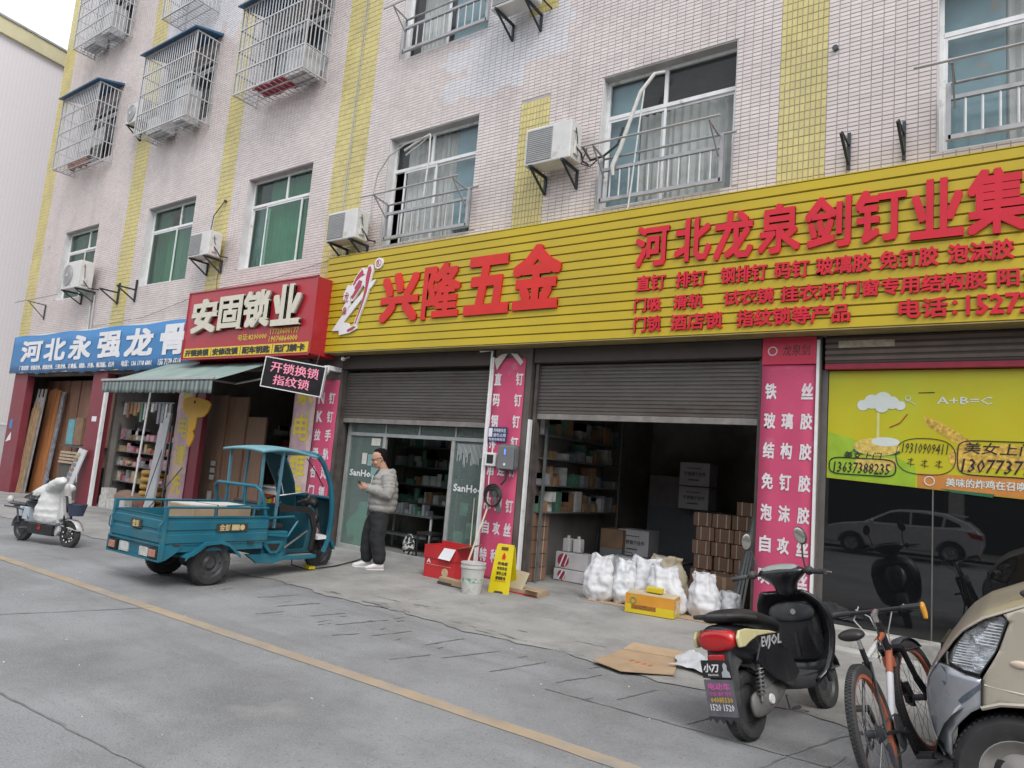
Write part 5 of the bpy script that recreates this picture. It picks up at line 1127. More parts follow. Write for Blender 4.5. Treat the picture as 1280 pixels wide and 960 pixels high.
BRN = mat('brown_nail_carton', (0.20, 0.115, 0.075), 0.8, var=0.15, scale=4, obj_rand=0.25)
grp = 'strapped brown cartons stacked at the right of the open shop'
# each strapped carton is its own thing, stacked five high in the right corner
k0 = thing('brown_carton', 'strapped brown nail carton in the stack at the right of the open shop', 'box', (0, 0, 0), group=grp, local=True)
MB().box(0, 0.27, 0, 0.34, 0, 0.19).build('carton', BRN, k0, bevel=0.004)
b = MB()
for x in (0.07, 0.20): b.box(x, x + 0.012, -0.003, 0.0, 0.0, 0.19); b.box(x, x + 0.012, 0, 0.34, 0.19, 0.193)
b.build('strap', STRAP, k0)
first = True; POS = [(r_, c) for r_ in range(6) for c in range(4)]
rowname = ('bottom', 'second', 'third', 'fourth', 'fifth', 'top'); colname = ('leftmost', 'second from left', 'second from right', 'rightmost')
for (r_, c) in POS:
    if r_ == 5 and c < 2: continue
    o = k0 if first else copy_tree(k0, group=grp); first = False
    o['label'] = 'brown strapped carton, %s in the %s row of its stack' % (colname[c], rowname[r_])
    o.location = (-3.95 + c * 0.29 + (r_ % 2) * 0.04, 10.2 + random.uniform(-0.03, 0.03), 0.25 + r_ * 0.2); o.rotation_euler = (0, 0, random.uniform(-.04, .04))
t = thing('pallet', 'low platform under the stack of brown cartons', 'platform', (-3.9, 10.2, 0)); MB().box(-4.0, -2.7, 10.1, 10.9, 0.02, 0.25).build('platform', BRN, t)
t = thing('large_brown_box', 'plain brown cardboard box standing before the carton stack', 'box', (-3.5, 9.5, 0)); MB().box(-3.48, -3.0, 9.55, 9.95, 0.02, 0.45).build('box', CARDD, t, bevel=0.006)
b = MB(); b.box(-3.26, -3.21, 9.547, 9.55, 0.02, 0.45); b.build('tape', CARD, t)
t = thing('steel_angle_bars', 'steel bars leaning in the right corner of the shop opening', 'bars', (-2.8, 9.0, 0))
for i in range(4): b = MB(); b.bar((-2.98 + i * 0.05, 9.0, 0.03), (-2.72 + i * 0.03, 9.15, 1.5 + 0.1 * i), 0.028); b.build('bar', SHF, t)
WCT = mat('white_carton', (0.46, 0.45, 0.46), 0.7, var=0.12, scale=4, obj_rand=0.1); DPR = mat('dark_red_print', (0.28, 0.03, 0.06), 0.6)
def carton(x0, x1, y0, y1, z0, z1, label, m=WCT, lines=True, red=False, handle=False):
    t = thing('white_carton' if m is WCT else 'carton', label, 'box', (x0, y0, z0))
    MB().box(x0, x1, y0, y1, z0, z1).build('carton', m, t, bevel=0.006)
    w_, h = x1 - x0, z1 - z0
    if lines:
        text_mesh('不锈钢干挂件', (x0 + w_ * .15, x1 - w_ * .12, z0 + h * .42, z0 + h * .6), y0 - 0.002, mat('dim_print', (0.12, 0.1, 0.1), 0.6), t, 'lettering', 0.002, 0.02)
        b = MB(); b.box(x0 + w_ * .3, x1 - w_ * .35, y0 - 0.003, y0, z0 + h * .22, z0 + h * .28); b.box(x0 + w_ * .25, x1 - w_ * .3, y0 - 0.003, y0, z0 + h * .74, z0 + h * .78); each(b, 'print', MATS['dim_print'], t)
    if red:
        b = MB(); b.lathe([(h * .42, 0), (h * .42, -0.003)], (x0 + w_ * .25, y0, z0 + h * .5), 'y', 20); b.build('red_print', DPR, t)
        b = MB(); b.tube([(x0 + w_ * .15, y0 - .004, z0 + h * .1), (x0 + w_ * .28, y0 - .004, z0 + h * .9)], 0.012, 5); b.tube([(x0 + w_ * .3, y0 - .004, z0 + h * .15), (x0 + w_ * .4, y0 - .004, z0 + h * .8)], 0.008, 5); b.build('white_print', WPR, t)
    if handle:
        b = MB(); b.tube([(x0 + w_ * .25, (y0 + y1) / 2, z1), (x0 + w_ * .35, (y0 + y1) / 2, z1 + .07), (x0 + w_ * .65, (y0 + y1) / 2, z1 + .07), (x0 + w_ * .75, (y0 + y1) / 2, z1)], 0.006, 5); b.build('handle', BLK, t)
    return t
carton(-5.36, -4.82, 10.6, 11.0, 0.44, 0.84, 'white carton with grey lettering on a low table in the middle of the open shop')
carton(-4.94, -4.40, 12.0, 12.4, 1.62, 2.02, 'white lettered carton on the wardrobe, the upper of two at the back')
carton(-4.94, -4.40, 12.0, 12.4, 1.22, 1.60, 'white lettered carton at the back, the lower of two')
MB()
t = thing('dark_table', 'dark low table carrying the white lettered carton', 'table', (-5.4, 10.5, 0))
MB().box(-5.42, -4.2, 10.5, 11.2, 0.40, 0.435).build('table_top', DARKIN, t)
for x in (-5.38, -4.25):
    for y in (10.55, 11.15): MB().box(x, x + 0.04, y, y + 0.04, 0.03, 0.40).build('leg', SHF, t)
t = thing('back_cupboard', 'tall dim cupboard panel at the rear wall under the white cartons', 'cupboard', (-5.7, 12.4, 0)); MB().box(-5.7, -4.3, 12.42, 12.9, 0.02, 1.2).build('body', mat('dim_panel', (0.16, 0.17, 0.19), 0.6), t); MB().box(-5.68, -4.98, 12.40, 12.42, 1.2, 1.75).build('panel', mat('dim_panel2', (0.22, 0.2, 0.2), 0.6), t)
carton(-6.30 + 0.42, -5.30, 9.55, 9.85, 0.03, 0.20, 'lower white carton with red print by the left wall of the open shop', red=True, lines=False)
carton(-5.88, -5.32, 9.58, 9.86, 0.21, 0.45, 'upper white carton with red print and a handle by the left wall', red=True, lines=False, handle=True)
carton(-5.26, -5.02, 9.45, 9.65, 0.03, 0.24, 'small square white carton beside the red printed ones', lines=False)
carton(-5.10, -4.62, 9.8, 10.1, 0.22, 0.48, 'tilted white carton behind the leftmost sack, upper', lines=False, handle=True)
carton(-5.10, -4.62, 9.8, 10.1, 0.03, 0.21, 'white carton behind the leftmost sack, lower', lines=False)
carton(-4.98, -4.78, 9.15, 9.35, 0.03, 0.17, 'small blue and orange carton beside the leftmost sack', mat('blue_orange_box', (0.45, 0.22, 0.06), 0.5, var=0.1, col2=(0.05, 0.1, 0.25), mixscale=3, mixlo=0.5, mixhi=0.52), lines=False)
carton(-5.62, -5.22, 10.5, 10.85, 0.52, 0.82, 'plain brown carton standing behind the red printed cartons', CARDD, lines=False)
carton(-5.62, -5.22, 10.5, 10.85, 0.03, 0.52, 'grey carton supporting the plain brown carton', mat('grey_carton', (0.2, 0.2, 0.2), .7), lines=False)
for k, (x, y, l) in enumerate(((-5.80, 9.62, 'left'), (-5.64, 9.66, 'right'))):
    t = thing('white_canister', 'white plastic canister on the upper red printed carton, the %s of two' % l, 'canister', (x, y, 0.45))
    b = MB(); b.box(x, x + 0.13, y, y + 0.14, 0.455, 0.66); b.build('body', WCT, t, bevel=0.02); MB().lathe([(0.025, 0), (0.025, 0.04)], (x + 0.065, y + 0.07, 0.66), 'z', 10).build('cap', WCT, t)
b = MB(); 
grp2 = 'brown cartons stacked against the left wall of the open shop'
for r_ in range(5):
    t = thing('brown_carton', 'brown strapped carton by the left wall, %s in its pile' % rowname[r_], 'box', (-6.15, 9.1, 0.03 + r_ * 0.2), group=grp2)
    MB().box(-6.15, -5.9, 8.95, 9.35, 0.03 + r_ * 0.2, 0.22 + r_ * 0.2).build('carton', BRN, t); b = MB(); b.box(-5.9, -5.897, 9.05, 9.065, 0.03 + r_ * 0.2, 0.22 + r_ * 0.2); b.box(-5.9, -5.897, 9.22, 9.235, 0.03 + r_ * 0.2, 0.22 + r_ * 0.2); b.build('strap', STRAP, t)

# inside the glass door shop
shelf_unit('display_shelf', 'dark display shelf seen through the open glass door behind the man', -10.5, -8.7, 10.5, 10.9, 0.05, [0.85, 1.2, 1.55, 1.95], 5, gm=[GCOL[2], GCOL[3], GCOL[0], GCOL[1], GCOL[0]])
t = thing('work_table', 'metal work table inside the open glass door', 'table', (-8.8, 9.9, 0))
MB().box(-9.9, -8.5, 9.6, 10.1, 0.66, 0.69).build('table_top', SHF, t); MB().box(-9.85, -8.55, 9.62, 10.08, 0.28, 0.30).build('lower_shelf', SHF, t)
for x in (-9.88, -8.55):
    for y in (9.62, 10.05): MB().box(x, x + 0.03, y, y + 0.03, 0.03, 0.66).build('leg', ALU, t)
t = thing('table_clutter', 'small bottles and tools lying on the metal work table', 'goods', (-8.5, 10, 0.69))
rnd = random.Random(4)
for i in range(12):
    x = -9.85 + i * 0.105; b = MB(); b.box(x, x + rnd.uniform(.04, .1), 9.65, 9.8, 0.691, 0.691 + rnd.uniform(.04, .2)); b.build('tool', GCOL[rnd.choice((0, 2, 2, 3))], t)
t = thing('black_stool', 'black stool inside the doorway behind the man', 'stool', (-8.3, 9.3, 0))
MB().box(-8.45, -8.1, 9.2, 9.5, 0.42, 0.46).build('seat', BLK, t)
for x in (-8.44, -8.14):
    for y in (9.22, 9.46): MB().bar((x, y, 0.03), (x, y, 0.42), 0.025).build('leg', BLK, t)
t = thing('patterned_bag', 'black and white patterned bag on the floor inside the glass door', 'bag', (-8.7, 9.2, 0))
b = MB(); b.ball((-8.66, 9.25, 0.2), (0.13, 0.08, 0.2)); b.build('bag', mat('speckled_cloth', (0.02, 0.02, 0.02), 0.8, col2=(0.6, 0.6, 0.6), mixscale=14, mixlo=0.5, mixhi=0.52), t, smooth=True)

# ------------------------------------------------------------------ lock shop doorway (brown board, counter)
WOOD = mat('brown_door_board', (0.22, 0.13, 0.085), 0.6, var=0.2, scale=3, stretch=(6, 6, 0.6))
t = thing('leaning_brown_boards', 'big brown boards closing the left half of the lock shop doorway', 'board', (-14.4, 9.0, 0))
for i, (x0, x1, z1) in enumerate(((-14.93, -14.2, 2.75), (-14.19, -13.5, 2.72), (-13.49, -12.85, 2.3))): MB().box(x0, x1, 9.0 + i * 0.03, 9.05 + i * 0.03, -0.05, z1).build('board', WOOD, t, bevel=0.004)
t = thing('wall_switches', 'row of pale switch boxes on the wall edge beside the brown boards', 'switch box', (-14.4, 8.95, 0.4))
for z in (0.35, 0.9, 1.05, 1.2): MB().box(-14.45, -14.33, 8.93, 8.97, z, z + (0.3 if z < .5 else 0.1)).build('box', PVC, t)
t = thing('orange_counter', 'glass topped shop counter with orange printed panels behind the tricycle', 'counter', (-13.3, 9.5, 0)); 
MB().box(-13.6, -12.3, 9.4, 9.9, -0.03, 0.85).build('body', ALU, t)
ORP = mat('orange_red_panel', (0.5, 0.09, 0.02), 0.5, var=0.1)
for i in range(3):
    MB().box(-13.55 + i * .43, -13.16 + i * .43, 9.39, 9.4, 0.1, 0.72).build('panel', ORP, t)
    text_mesh('换锁', (-13.5 + i * .43, -13.22 + i * .43, 0.48, 0.64), 9.388, YCH, t, 'lettering', 0.002, 0.03); text_mesh('配匙', (-13.5 + i * .43, -13.22 + i * .43, 0.25, 0.42), 9.388, WPR, t, 'lettering', 0.002, 0.03)
MB().box(-13.65, -12.25, 9.35, 9.95, 0.85, 0.88).build('counter_top', WPR, t)
t = thing('dark_display', 'dark display case with red lettering behind the tricycle bed', 'display case', (-13.9, 9.6, 0)); MB().box(-14.4, -13.7, 9.3, 9.7, 0.0, 1.0).build('case', DARKIN, t); text_mesh('开锁', (-14.25, -13.9, 0.72, 0.88), 9.298, REDL, t, 'lettering', 0.002, 0.03)
t = thing('key_machine', 'small key cutting machine on the lock shop counter', 'machine', (-12.3, 9.6, 0.88)); b = MB(); b.box(-12.9, -12.6, 9.5, 9.7, .88, .98); b.lathe([(.09, 0), (.09, .08)], (-12.75, 9.5, 1.08), 'y', 14); b.tube([(-12.9, 9.6, .98), (-12.95, 9.6, 1.2), (-12.8, 9.6, 1.22)], .012, 6); b.build('body', ACG, t)
shelf_unit('key_rack', 'dim rack of lock boxes on the lock shop back wall', -14.3, -12.5, 10.3, 10.6, 0.0, [1.2, 1.6, 2.0], 11, gm=[GCOL[2], GCOL[0], GCOL[4]])
# ------------------------------------------------------------------ hardware stall under the awning
shelf_unit('stall_shelf', 'low shelf crowded with small hardware under the awning', -19.3, -16.7, 9.2, 9.6, -0.1, [0.55, 0.95, 1.3, 1.62], 21, gm=[GCOL[0], GCOL[5], GCOL[2], GCOL[6], GCOL[1], GCOL[5], GCOL[4]])
shelf_unit('rear_shelf', 'dark rear shelf in the stall under the awning', -19.0, -15.8, 11.8, 12.3, -0.1, [0.6, 1.2, 1.8], 22, gm=[GCOL[2], GCOL[3], GCOL[1]])
OSK = mat('orange_feed_sack', (0.42, 0.25, 0.06), 0.7, var=0.15, scale=6, bump=0.4, obj_rand=0.12)
base = None; words_ = ('bottom', 'second', 'third', 'fourth', 'fifth', 'top')
for i in range(6):
    lab = 'orange filled sack lying %s in the pile beside the leaning white boards' % ('at the bottom' if i == 0 else ('on top' if i == 5 else words_[i] + ' from the bottom'))
    if base is None:
        base = thing('orange_sack', lab, 'sack', (-16.9, 9.0, -0.05), group='orange sacks piled in the stall', local=True)
        b = MB()
        for k in range(1): b.loft([[(xx, 0.22 * s_ * math.cos(a) * 1.0, 0.09 + 0.085 * s_ ** 0.5 * math.sin(a)) for a in [2 * math.pi * j / 16 for j in range(16)]] for xx, s_ in ((-0.36, 0.35), (-0.33, .7), (-0.25, .92), (0, 1), (0.25, .92), (0.33, .7), (0.36, .35))])
        b.build('bag', OSK, base, smooth=True, sub=1, disp=0.03, dscale=0.12)
        o = base
    else: o = copy_tree(base, lab, 'orange sacks piled in the stall')
    o.location = (-17.35 + random.uniform(-.03, .03), 9.35, -0.08 + i * 0.165); o.rotation_euler = (0, 0, R(68) + random.uniform(-.1, .1))
for i, (x, l) in enumerate(((-18.3, 'left'), (-17.5, 'right'))):
    t = thing('brown_sack', 'slumped brown sack on the stall floor, the %s of two' % l, 'sack', (x, 9.1, -0.1)); b = MB(); b.ball((x, 9.15, 0.12), (0.42, 0.25, 0.24)); b.build('bag', mat('dull_brown_sack', (0.2, 0.13, 0.1), 0.8, var=0.2), t, smooth=True, disp=0.08, dscale=0.15)
t = thing('yellow_tape_roll', 'yellow tape roll and a clear bag hanging from the stall shelf', 'tape roll', (-17.3, 9.3, 0.9)); b = MB(); b.torus((-17.3, 9.3, 0.98), 0.07, 0.035, 'y', 20, 8); b.build('roll', YS, t, smooth=True); b = MB(); b.ball((-17.42, 9.3, 0.68), (0.09, 0.05, 0.2)); b.build('bag', FILM, t, smooth=True)
t = thing('pale_boxes', 'pale cardboard boxes on the step at the left post of the stall', 'box', (-18.9, 8.9, -0.1))
for (x, z, wd, h) in ((-18.85, -0.13, .35, .3), (-18.45, -0.13, .4, .25), (-17.9, -0.13, .35, .3), (-18.8, .17, .25, .2)): MB().box(x, x + wd, 8.75, 9.0, z, z + h).build('box', GCOL[0], t)
t = thing('shop_post', 'white steel post left of the stall opening', 'post', (-18.95, 8.6, 0)); b = MB(); b.box(-19.0, -18.9, 8.55, 8.62, -0.15, 2.95); b.build('post', ALU, t)
t = thing('shop_post', 'thin pale pole standing in the middle of the stall', 'post', (-17.9, 9.0, 0)); b = MB(); b.tube([(-17.95, 9.1, -0.1), (-17.75, 9.1, 3.2)], 0.025, 7); b.build('post', ALU, t)
rnd = random.Random(12)
for i in range(16):      # loose stock on the stall floor
    x = -19.2 + i * 0.15 + rnd.uniform(-.05, .05); y = 8.95 + rnd.uniform(0, .15); h = rnd.uniform(.1, .32); z = -0.13
    t = thing('stock_box', '%s small stock box from the left on the stall floor behind the tricycle' % ('first', 'second', 'third', 'fourth', 'fifth', 'sixth', 'seventh', 'eighth', 'ninth', 'tenth', 'eleventh', 'twelfth', 'thirteenth', 'fourteenth', 'fifteenth', 'sixteenth')[i], 'box', (x, y, z), group='small boxes on the stall floor')
    MB().box(x, x + rnd.uniform(.1, .17), y, y + .14, z, z + h).build('box', rnd.choice(GCOL), t)
t = thing('hanging_hoses', 'coils and packets hanging from the upper rail of the stall', 'goods', (-18, 9.1, 2))
for i in range(14):
    x = -19.1 + i * 0.17; h = rnd.uniform(.15, .5); MB().box(x, x + rnd.uniform(.06, .13), 9.15, 9.2, 2.55 - h, 2.55).build('packet', rnd.choice((GCOL[2], GCOL[3], GCOL[2], GCOL[1], GCOL[0])), t)
MB().bar((-19.3, 9.17, 2.57), (-16.7, 9.17, 2.57), 0.03).build('rail', SHF, t)
t = thing('dark_goods', 'dark bundles hanging at the upper back of the stall', 'goods', (-18.5, 10.6, 1.9)); b = MB()
for i in range(9): b.box(-18.8 + i * .33, -18.6 + i * .33, 10.6, 10.8, 2.0 + 0.1 * (i % 3), 2.9)
b.build('bundle', DARKIN, t)
WBD = mat('white_profile', (0.50, 0.51, 0.53), 0.5, var=0.1, scale=4)
t = thing('leaning_white_boards', 'bundle of long white marble-look boards leaning left of the lilac cleaning poster', 'board', (-15.9, 8.5, 0))
for i in range(3): b = MB(); b.bar((-16.05 + i * 0.15, 8.46 - i * .02, -0.06), (-15.98 + i * 0.13, 8.56, 2.28 - 0.12 * (2 - i)), 0.135, 0.05, up=(0, 1, 0)); b.build('board', WBD, t)
t = thing('thin_rods', 'thin dark rods leaning against the lilac cleaning poster', 'rods', (-15.2, 8.3, 0)); b = MB(); b.tube([(-15.5, 8.1, -0.05), (-14.9, 8.55, 1.1)], 0.012, 5); b.tube([(-15.75, 8.2, -0.05), (-15.72, 8.5, 1.5)], 0.01, 5); b.build('rod', DKM, t)
# ------------------------------------------------------------------ timber shop at the far left
TPAN = mat('dark_timber_panel', (0.24, 0.12, 0.075), 0.6, var=0.25, scale=3, stretch=(5, 5, 0.5), obj_rand=0.2)
t = thing('timber_panel_wall', 'row of dark brown timber panels lining the timber shop', 'panel', (-23, 9.9, 0))
for i in range(14): MB().box(-24.86 + i * 0.36, -24.52 + i * 0.36, 9.40 + 0.02 * (i % 2), 9.46, -0.25, 3.2).build('panel', TPAN, t)
ORW = mat('orange_timber', (0.42, 0.17, 0.06), 0.5, var=0.2, scale=3, stretch=(6, 6, 0.5))
def planks(label, spec, m, name='leaning_planks', cat='planks'):
    t = thing(name, label, cat, (spec[0][0], 9.0, -0.2))
    for (xb, xt, wd, h, y0, y1) in spec: b = MB(); b.bar((xb, 0.25 * y0 + 0.75 * y1 - 0.1, -0.22), (xt, y1, h), wd, 0.04, up=(0, 1, 0)); b.build('plank', m, t)
planks('broad orange brown planks standing in the timber shop', [(-24.02, -23.98, 0.26, 2.9, 9.2, 9.3), (-23.74, -23.72, 0.28, 2.95, 9.2, 9.3), (-23.46, -23.44, 0.22, 2.9, 9.2, 9.3)], ORW)
planks('narrow pale and grey mouldings leaning at the left maroon pillar', [(-24.3 + i * 0.10, -24.12 + i * 0.085, 0.06, 2.9 - 0.25 * (i % 3), 8.9, 9.0) for i in range(7)], mat('pale_moulding', (0.34, 0.33, 0.32), 0.6, var=0.3, scale=3, obj_rand=0.5), 'leaning_mouldings')
planks('thin tan battens leaning among the mouldings in the timber shop', [(-24.2 + i * 0.13, -24.05 + i * 0.11, 0.045, 2.3 + 0.2 * (i % 2), 8.78, 8.9) for i in range(5)], mat('tan_batten', (0.36, 0.24, 0.14), 0.6, var=0.2), 'leaning_battens')
planks('grey plastic wrapped plank bundle beside the orange planks', [(-23.2, -23.12, 0.2, 2.85, 9.2, 9.3)], mat('wrapped_grey', (0.22, 0.23, 0.26), 0.4, var=0.4, scale=8), 'wrapped_bundle')
t = thing('blue_carton_stack', 'teal and brown cartons on a dark shelf at the back right of the timber shop', 'box', (-21, 9.8, 1.2)); MB().box(-21.95, -21.55, 9.05, 9.35, 1.35, 2.05).build('carton', mat('teal_carton', (0.12, 0.32, 0.36), 0.6, var=0.2), t); MB().box(-21.5, -21.05, 9.05, 9.35, 1.35, 2.1).build('carton', CARDD, t); MB().box(-22.1, -19.9, 9.0, 9.38, 1.27, 1.33).build('shelf', DARKIN, t)
t = thing('board_stack', 'stack of pale boards on the ledge at the back of the timber shop', 'board', (-21, 9.6, 0.9))
for i in range(4): MB().box(-22.1 + .02 * i, -20.8, 9.0, 9.35, 0.82 + i * .09, 0.88 + i * .09).build('board', mat('cream_board', (0.42, 0.34, 0.25), 0.6), t)
MB().box(-22.1, -19.9, 9.05, 9.38, -0.2, 0.8).build('base', DARKIN, t)
t = thing('tile_sample_board', 'white display board with a column of stone samples leaning at the second maroon pillar', 'display board', (-19.6, 8.2, -0.15))
b = MB(); b.bar((-19.72, 8.22, -0.15), (-19.56, 8.52, 1.27), 0.42, 0.03, up=(0, 1, 0)); b.build('board', WBD, t)
for i in range(9):
    u = 0.15 + i * 0.09; b = MB(); c = Vector((-19.72 + 0.16 * u - 0.06, 8.22 + 0.30 * u - 0.04, -0.15 + 1.42 * u)); b.box(c.x - 0.12, c.x + 0.06, c.y, c.y + 0.02, c.z, c.z + 0.09); b.build('sample', GCOL[(2, 1, 6, 2, 2, 1, 2, 1, 6)[i]], t)
t = thing('pillar_stickers', 'torn white and blue stickers on the left maroon pillars', 'sticker', (-24.5, 8.59, 1.3))
b = MB(); b.prism([(-24.85, 1.25), (-24.5, 1.32), (-24.55, 1.55), (-24.7, 1.42)], 8.594, 8.598); b.prism([(-19.55, 2.0), (-19.3, 2.0), (-19.3, 2.13), (-19.55, 2.13)], 8.594, 8.598); each(b, 'white_sticker', WPR, t)
b = MB(); b.prism([(-24.75, 1.65), (-24.55, 1.65), (-24.55, 1.95), (-24.75, 1.9)], 8.594, 8.598); b.build('blue_sticker', BL, t)
t = thing('grey_cabinet', 'pale grey roadside cabinet at the far left edge of the picture', 'cabinet', (-27.0, 9.2, -0.3)); MB().box(-27.6, -26.1, 9.0, 9.8, -0.3, 1.75).build('body', PVC, t, bevel=0.02); MB().box(-27.62, -26.08, 8.98, 9.82, 1.75, 1.80).build('lid', ALU, t)
# ------------------------------------------------------------------ wheels
TYRE = mat('tyre_rubber', (0.03, 0.03, 0.031), 0.8, var=0.2, scale=12, col2=(0.09, 0.085, 0.08), mixscale=5, mixlo=0.5, mixhi=0.75)
DRIM = mat('dark_rim', (0.06, 0.062, 0.065), 0.5, metal=0.3, var=0.2, scale=10)
def wheel(parent, c, r, w_, rim_m, disc=True, spokes=0, hub_r=0.06, name='wheel', ho=0.0, tread=0, side=-1, holes=0, rimfrac=0.64):
    """wheel turned about the local y axis; tyre is the wheel's mesh, rim a sub-part"""
    sv = globals()['ORG'].copy(); globals()['ORG'] = Vector((0, 0, 0))
    ri = r * rimfrac; h = w_ / 2
    prof = [(ri, -h * .75), (ri + (r - ri) * .35, -h * .98), (ri + (r - ri) * .75, -h * .95), (r * .985, -h * .6), (r, -h * .2), (r, h * .2), (r * .985, h * .6), (ri + (r - ri) * .75, h * .95), (ri + (r - ri) * .35, h * .98), (ri, h * .75)]
    b = MB(); b.lathe(prof + [prof[0]], (0, 0, 0), 'y', 44, caps=False)
    if tread:
        for i in range(tread):
            a = 2 * math.pi * i / tread
            for s_ in (-1, 1):
                m_ = Matrix.Rotation(a + s_ * 0.02, 4, 'Y'); b.M = m_
                b.box(-0.28 * 6.28 * r / tread, 0.28 * 6.28 * r / tread, min(s_ * h * .12, s_ * h * .62), max(s_ * h * .12, s_ * h * .62), r * 0.985, r * 1.008)
        b.M = Matrix.Identity(4)
    o = b.build(name, TYRE, parent, smooth=True); o.location = c
    b = MB()
    if disc:
        b.lathe([(0.0, -h * .30), (hub_r, -h * .45), (hub_r * 1.15, -h * .30), (ri * .55, -h * .1), (ri * .72, -h * .35), (ri * .90, -h * .40), (ri, -h * .78), (ri * 1.03, -h * .78), (ri * 1.03, h * .78), (ri, h * .78), (ri * .9, h * .4), (ri * .6, h * .1), (hub_r, h * .4), (0, h * .4)], (0, 0, 0), 'y', 36, caps=False)
    else:
        b.lathe([(ri * .93, -h * .5), (ri * 1.03, -h * .7), (ri * 1.03, h * .7), (ri * .93, h * .5), (ri * .93, -h * .5)], (0, 0, 0), 'y', 44, caps=False)
    q = b.build('rim', rim_m, o, smooth=True)
    if not disc:
        b = MB(); b.lathe([(0, -w_ * .9), (hub_r, -w_ * .8), (hub_r, w_ * .8), (0, w_ * .9)], (0, 0, 0), 'y', 16, caps=False); b.build('hub', DKM, o, smooth=True)
    if holes:
        b = MB()
        for i in range(holes):
            a = 2 * math.pi * i / holes; b.lathe([(r * .045, 0), (r * .045, -0.004)], (ri * .77 * math.cos(a), -h * .37, ri * .77 * math.sin(a)), 'y', 8)
        b.build('rim_hole', BLK, o)
    if spokes:
        b = MB()
        for i in range(spokes):
            a = 2 * math.pi * i / spokes; s_ = 1 if i % 2 else -1; off = 0.5 * (1 if (i // 2) % 2 else -1)
            b.tube([(hub_r * .9 * math.cos(a + off), s_ * w_ * .7, hub_r * .9 * math.sin(a + off)), (ri * .95 * math.cos(a), 0, ri * .95 * math.sin(a))], 0.0014 if spokes > 12 else 0.011, 4)
        b.build('spokes', mat('spoke_steel', (0.14, 0.14, 0.14), 0.4, metal=0.6) if spokes > 12 else rim_m, o)
    globals()['ORG'] = sv
    return o

# ------------------------------------------------------------------ blue cargo tricycle (local: x forward, y left, z up; rear axle at the origin)
TEAL = mat('teal_truck_paint', (0.010, 0.125, 0.185), 0.42, var=0.10, scale=3, col2=(0.018, 0.155, 0.21), mixscale=1.4, mixlo=0.45, mixhi=0.65, coat=0.0)
add_mix(TEAL, speck(26, 0.66, 0.72, 4), (0.12, 0.11, 0.10))
add_mix(TEAL, speck(4.5, 0.54, 0.74, 8), (0.05, 0.13, 0.16)); add_mix(TEAL, speck(13, 0.67, 0.72, 7), (0.14, 0.075, 0.04)); add_mix(TEAL, speck(2.2, 0.58, 0.78, 8, (1, 1, 3)), (0.11, 0.13, 0.13))
TEALD = mat('dark_teal_plastic', (0.012, 0.07, 0.095), 0.45, var=0.1)
TEALL = mat('faded_teal_roof', (0.16, 0.36, 0.42), 0.5, var=0.1, scale=3)
tr = thing('cargo_tricycle', 'blue three wheeled cargo tricycle with an open bed and a roofed driver seat', 'tricycle', (-8.36, 5.02, -0.03), local=True, rotz=R(91.5), scale=0.975)
# bed
b = MB(); b.box(-0.680, 0.74, -0.52, 0.52, 0.50, 0.53); b.build('bed_floor', TEAL, tr)
def ribbed(b, x0, x1, y, z0, z1, s_):
    """pressed side panel with two long horizontal swages"""
    zz = [(z0, 0), (z0 + .02, 0.0), (z0 + .03, .012), (z0 + .12, .012), (z0 + .13, 0), (z0 + .17, 0), (z0 + .18, .012), (z0 + .27, .012), (z0 + .28, 0), (z1 - .03, 0), (z1 - .02, 0.014), (z1, 0.014)]
    out = [(y + s_ * d_, z) for z, d_ in zz]; inn = [(y - s_ * 0.014, z) for z, d_ in reversed(zz)]
    b.prism(out + inn, x0, x1, 'x')
for s_, nm in ((-1, 'right'), (1, 'left')):
    b = MB(); ribbed(b, -0.680, 0.74, s_ * 0.54, 0.50, 0.84, s_); b.build('side_panel', TEAL, tr)
    b = MB(); b.box(-0.680, 0.70, min(s_ * .50, s_ * .53), max(s_ * .50, s_ * .53), 0.42, 0.50)
    b.build('chassis_rail', TEAL, tr)
    b = MB()
    for x in (-0.680, -0.05, 0.50): b.bar((x, s_ * 0.54, 0.84), (x, s_ * 0.54, 0.94), 0.022)
    b.tube([(-0.680, s_ * 0.54, 0.94), (0.72, s_ * 0.54, 0.94)], 0.015, 8); b.build('side_rail', TEAL, tr, smooth=True)
    for x in (-0.55, 0.45): b = MB(); b.box(x, x + 0.09, s_ * 0.56 - .01, s_ * 0.56 + .01, 0.505, 0.525); b.build('hinge', DKM, tr)
# corner posts, tailgate
b = MB()
for s_ in (-1, 1): b.box(-0.710, -0.670, s_ * .56 - .025, s_ * .56 + .025, 0.33, 0.95)
each(b, 'corner_post', TEAL, tr, bevel=0.004)
b = MB(); zz = [(0.52, 0), (.54, .012), (.64, .012), (.65, 0), (.68, 0), (.69, .012), (.78, .012), (.79, 0), (.82, .0), (.84, .014)]
b.prism([(-0.695 - d_, z) for z, d_ in zz] + [(-0.680, z) for z, d_ in reversed(zz)], -0.53, 0.53, 'y'); b.build('tailgate', TEAL, tr)
for s_ in (-1, 1): b = MB(); b.tube([(-0.715, s_ * .55, .60), (-0.745, s_ * .55, .63), (-0.745, s_ * .55, .74), (-0.715, s_ * .55, .77)], 0.008, 6); b.build('latch', TEAL, tr)
b = MB(); b.box(-0.725, -0.705, -0.12, 0.10, 0.66, 0.76); b.build('badge_plate', mat('dark_badge', (0.05, 0.04, 0.03), 0.5), tr)
MTAIL = Matrix.Translation((-0.727, 0, 0)) @ Matrix.Rotation(R(-90), 4, 'Z')
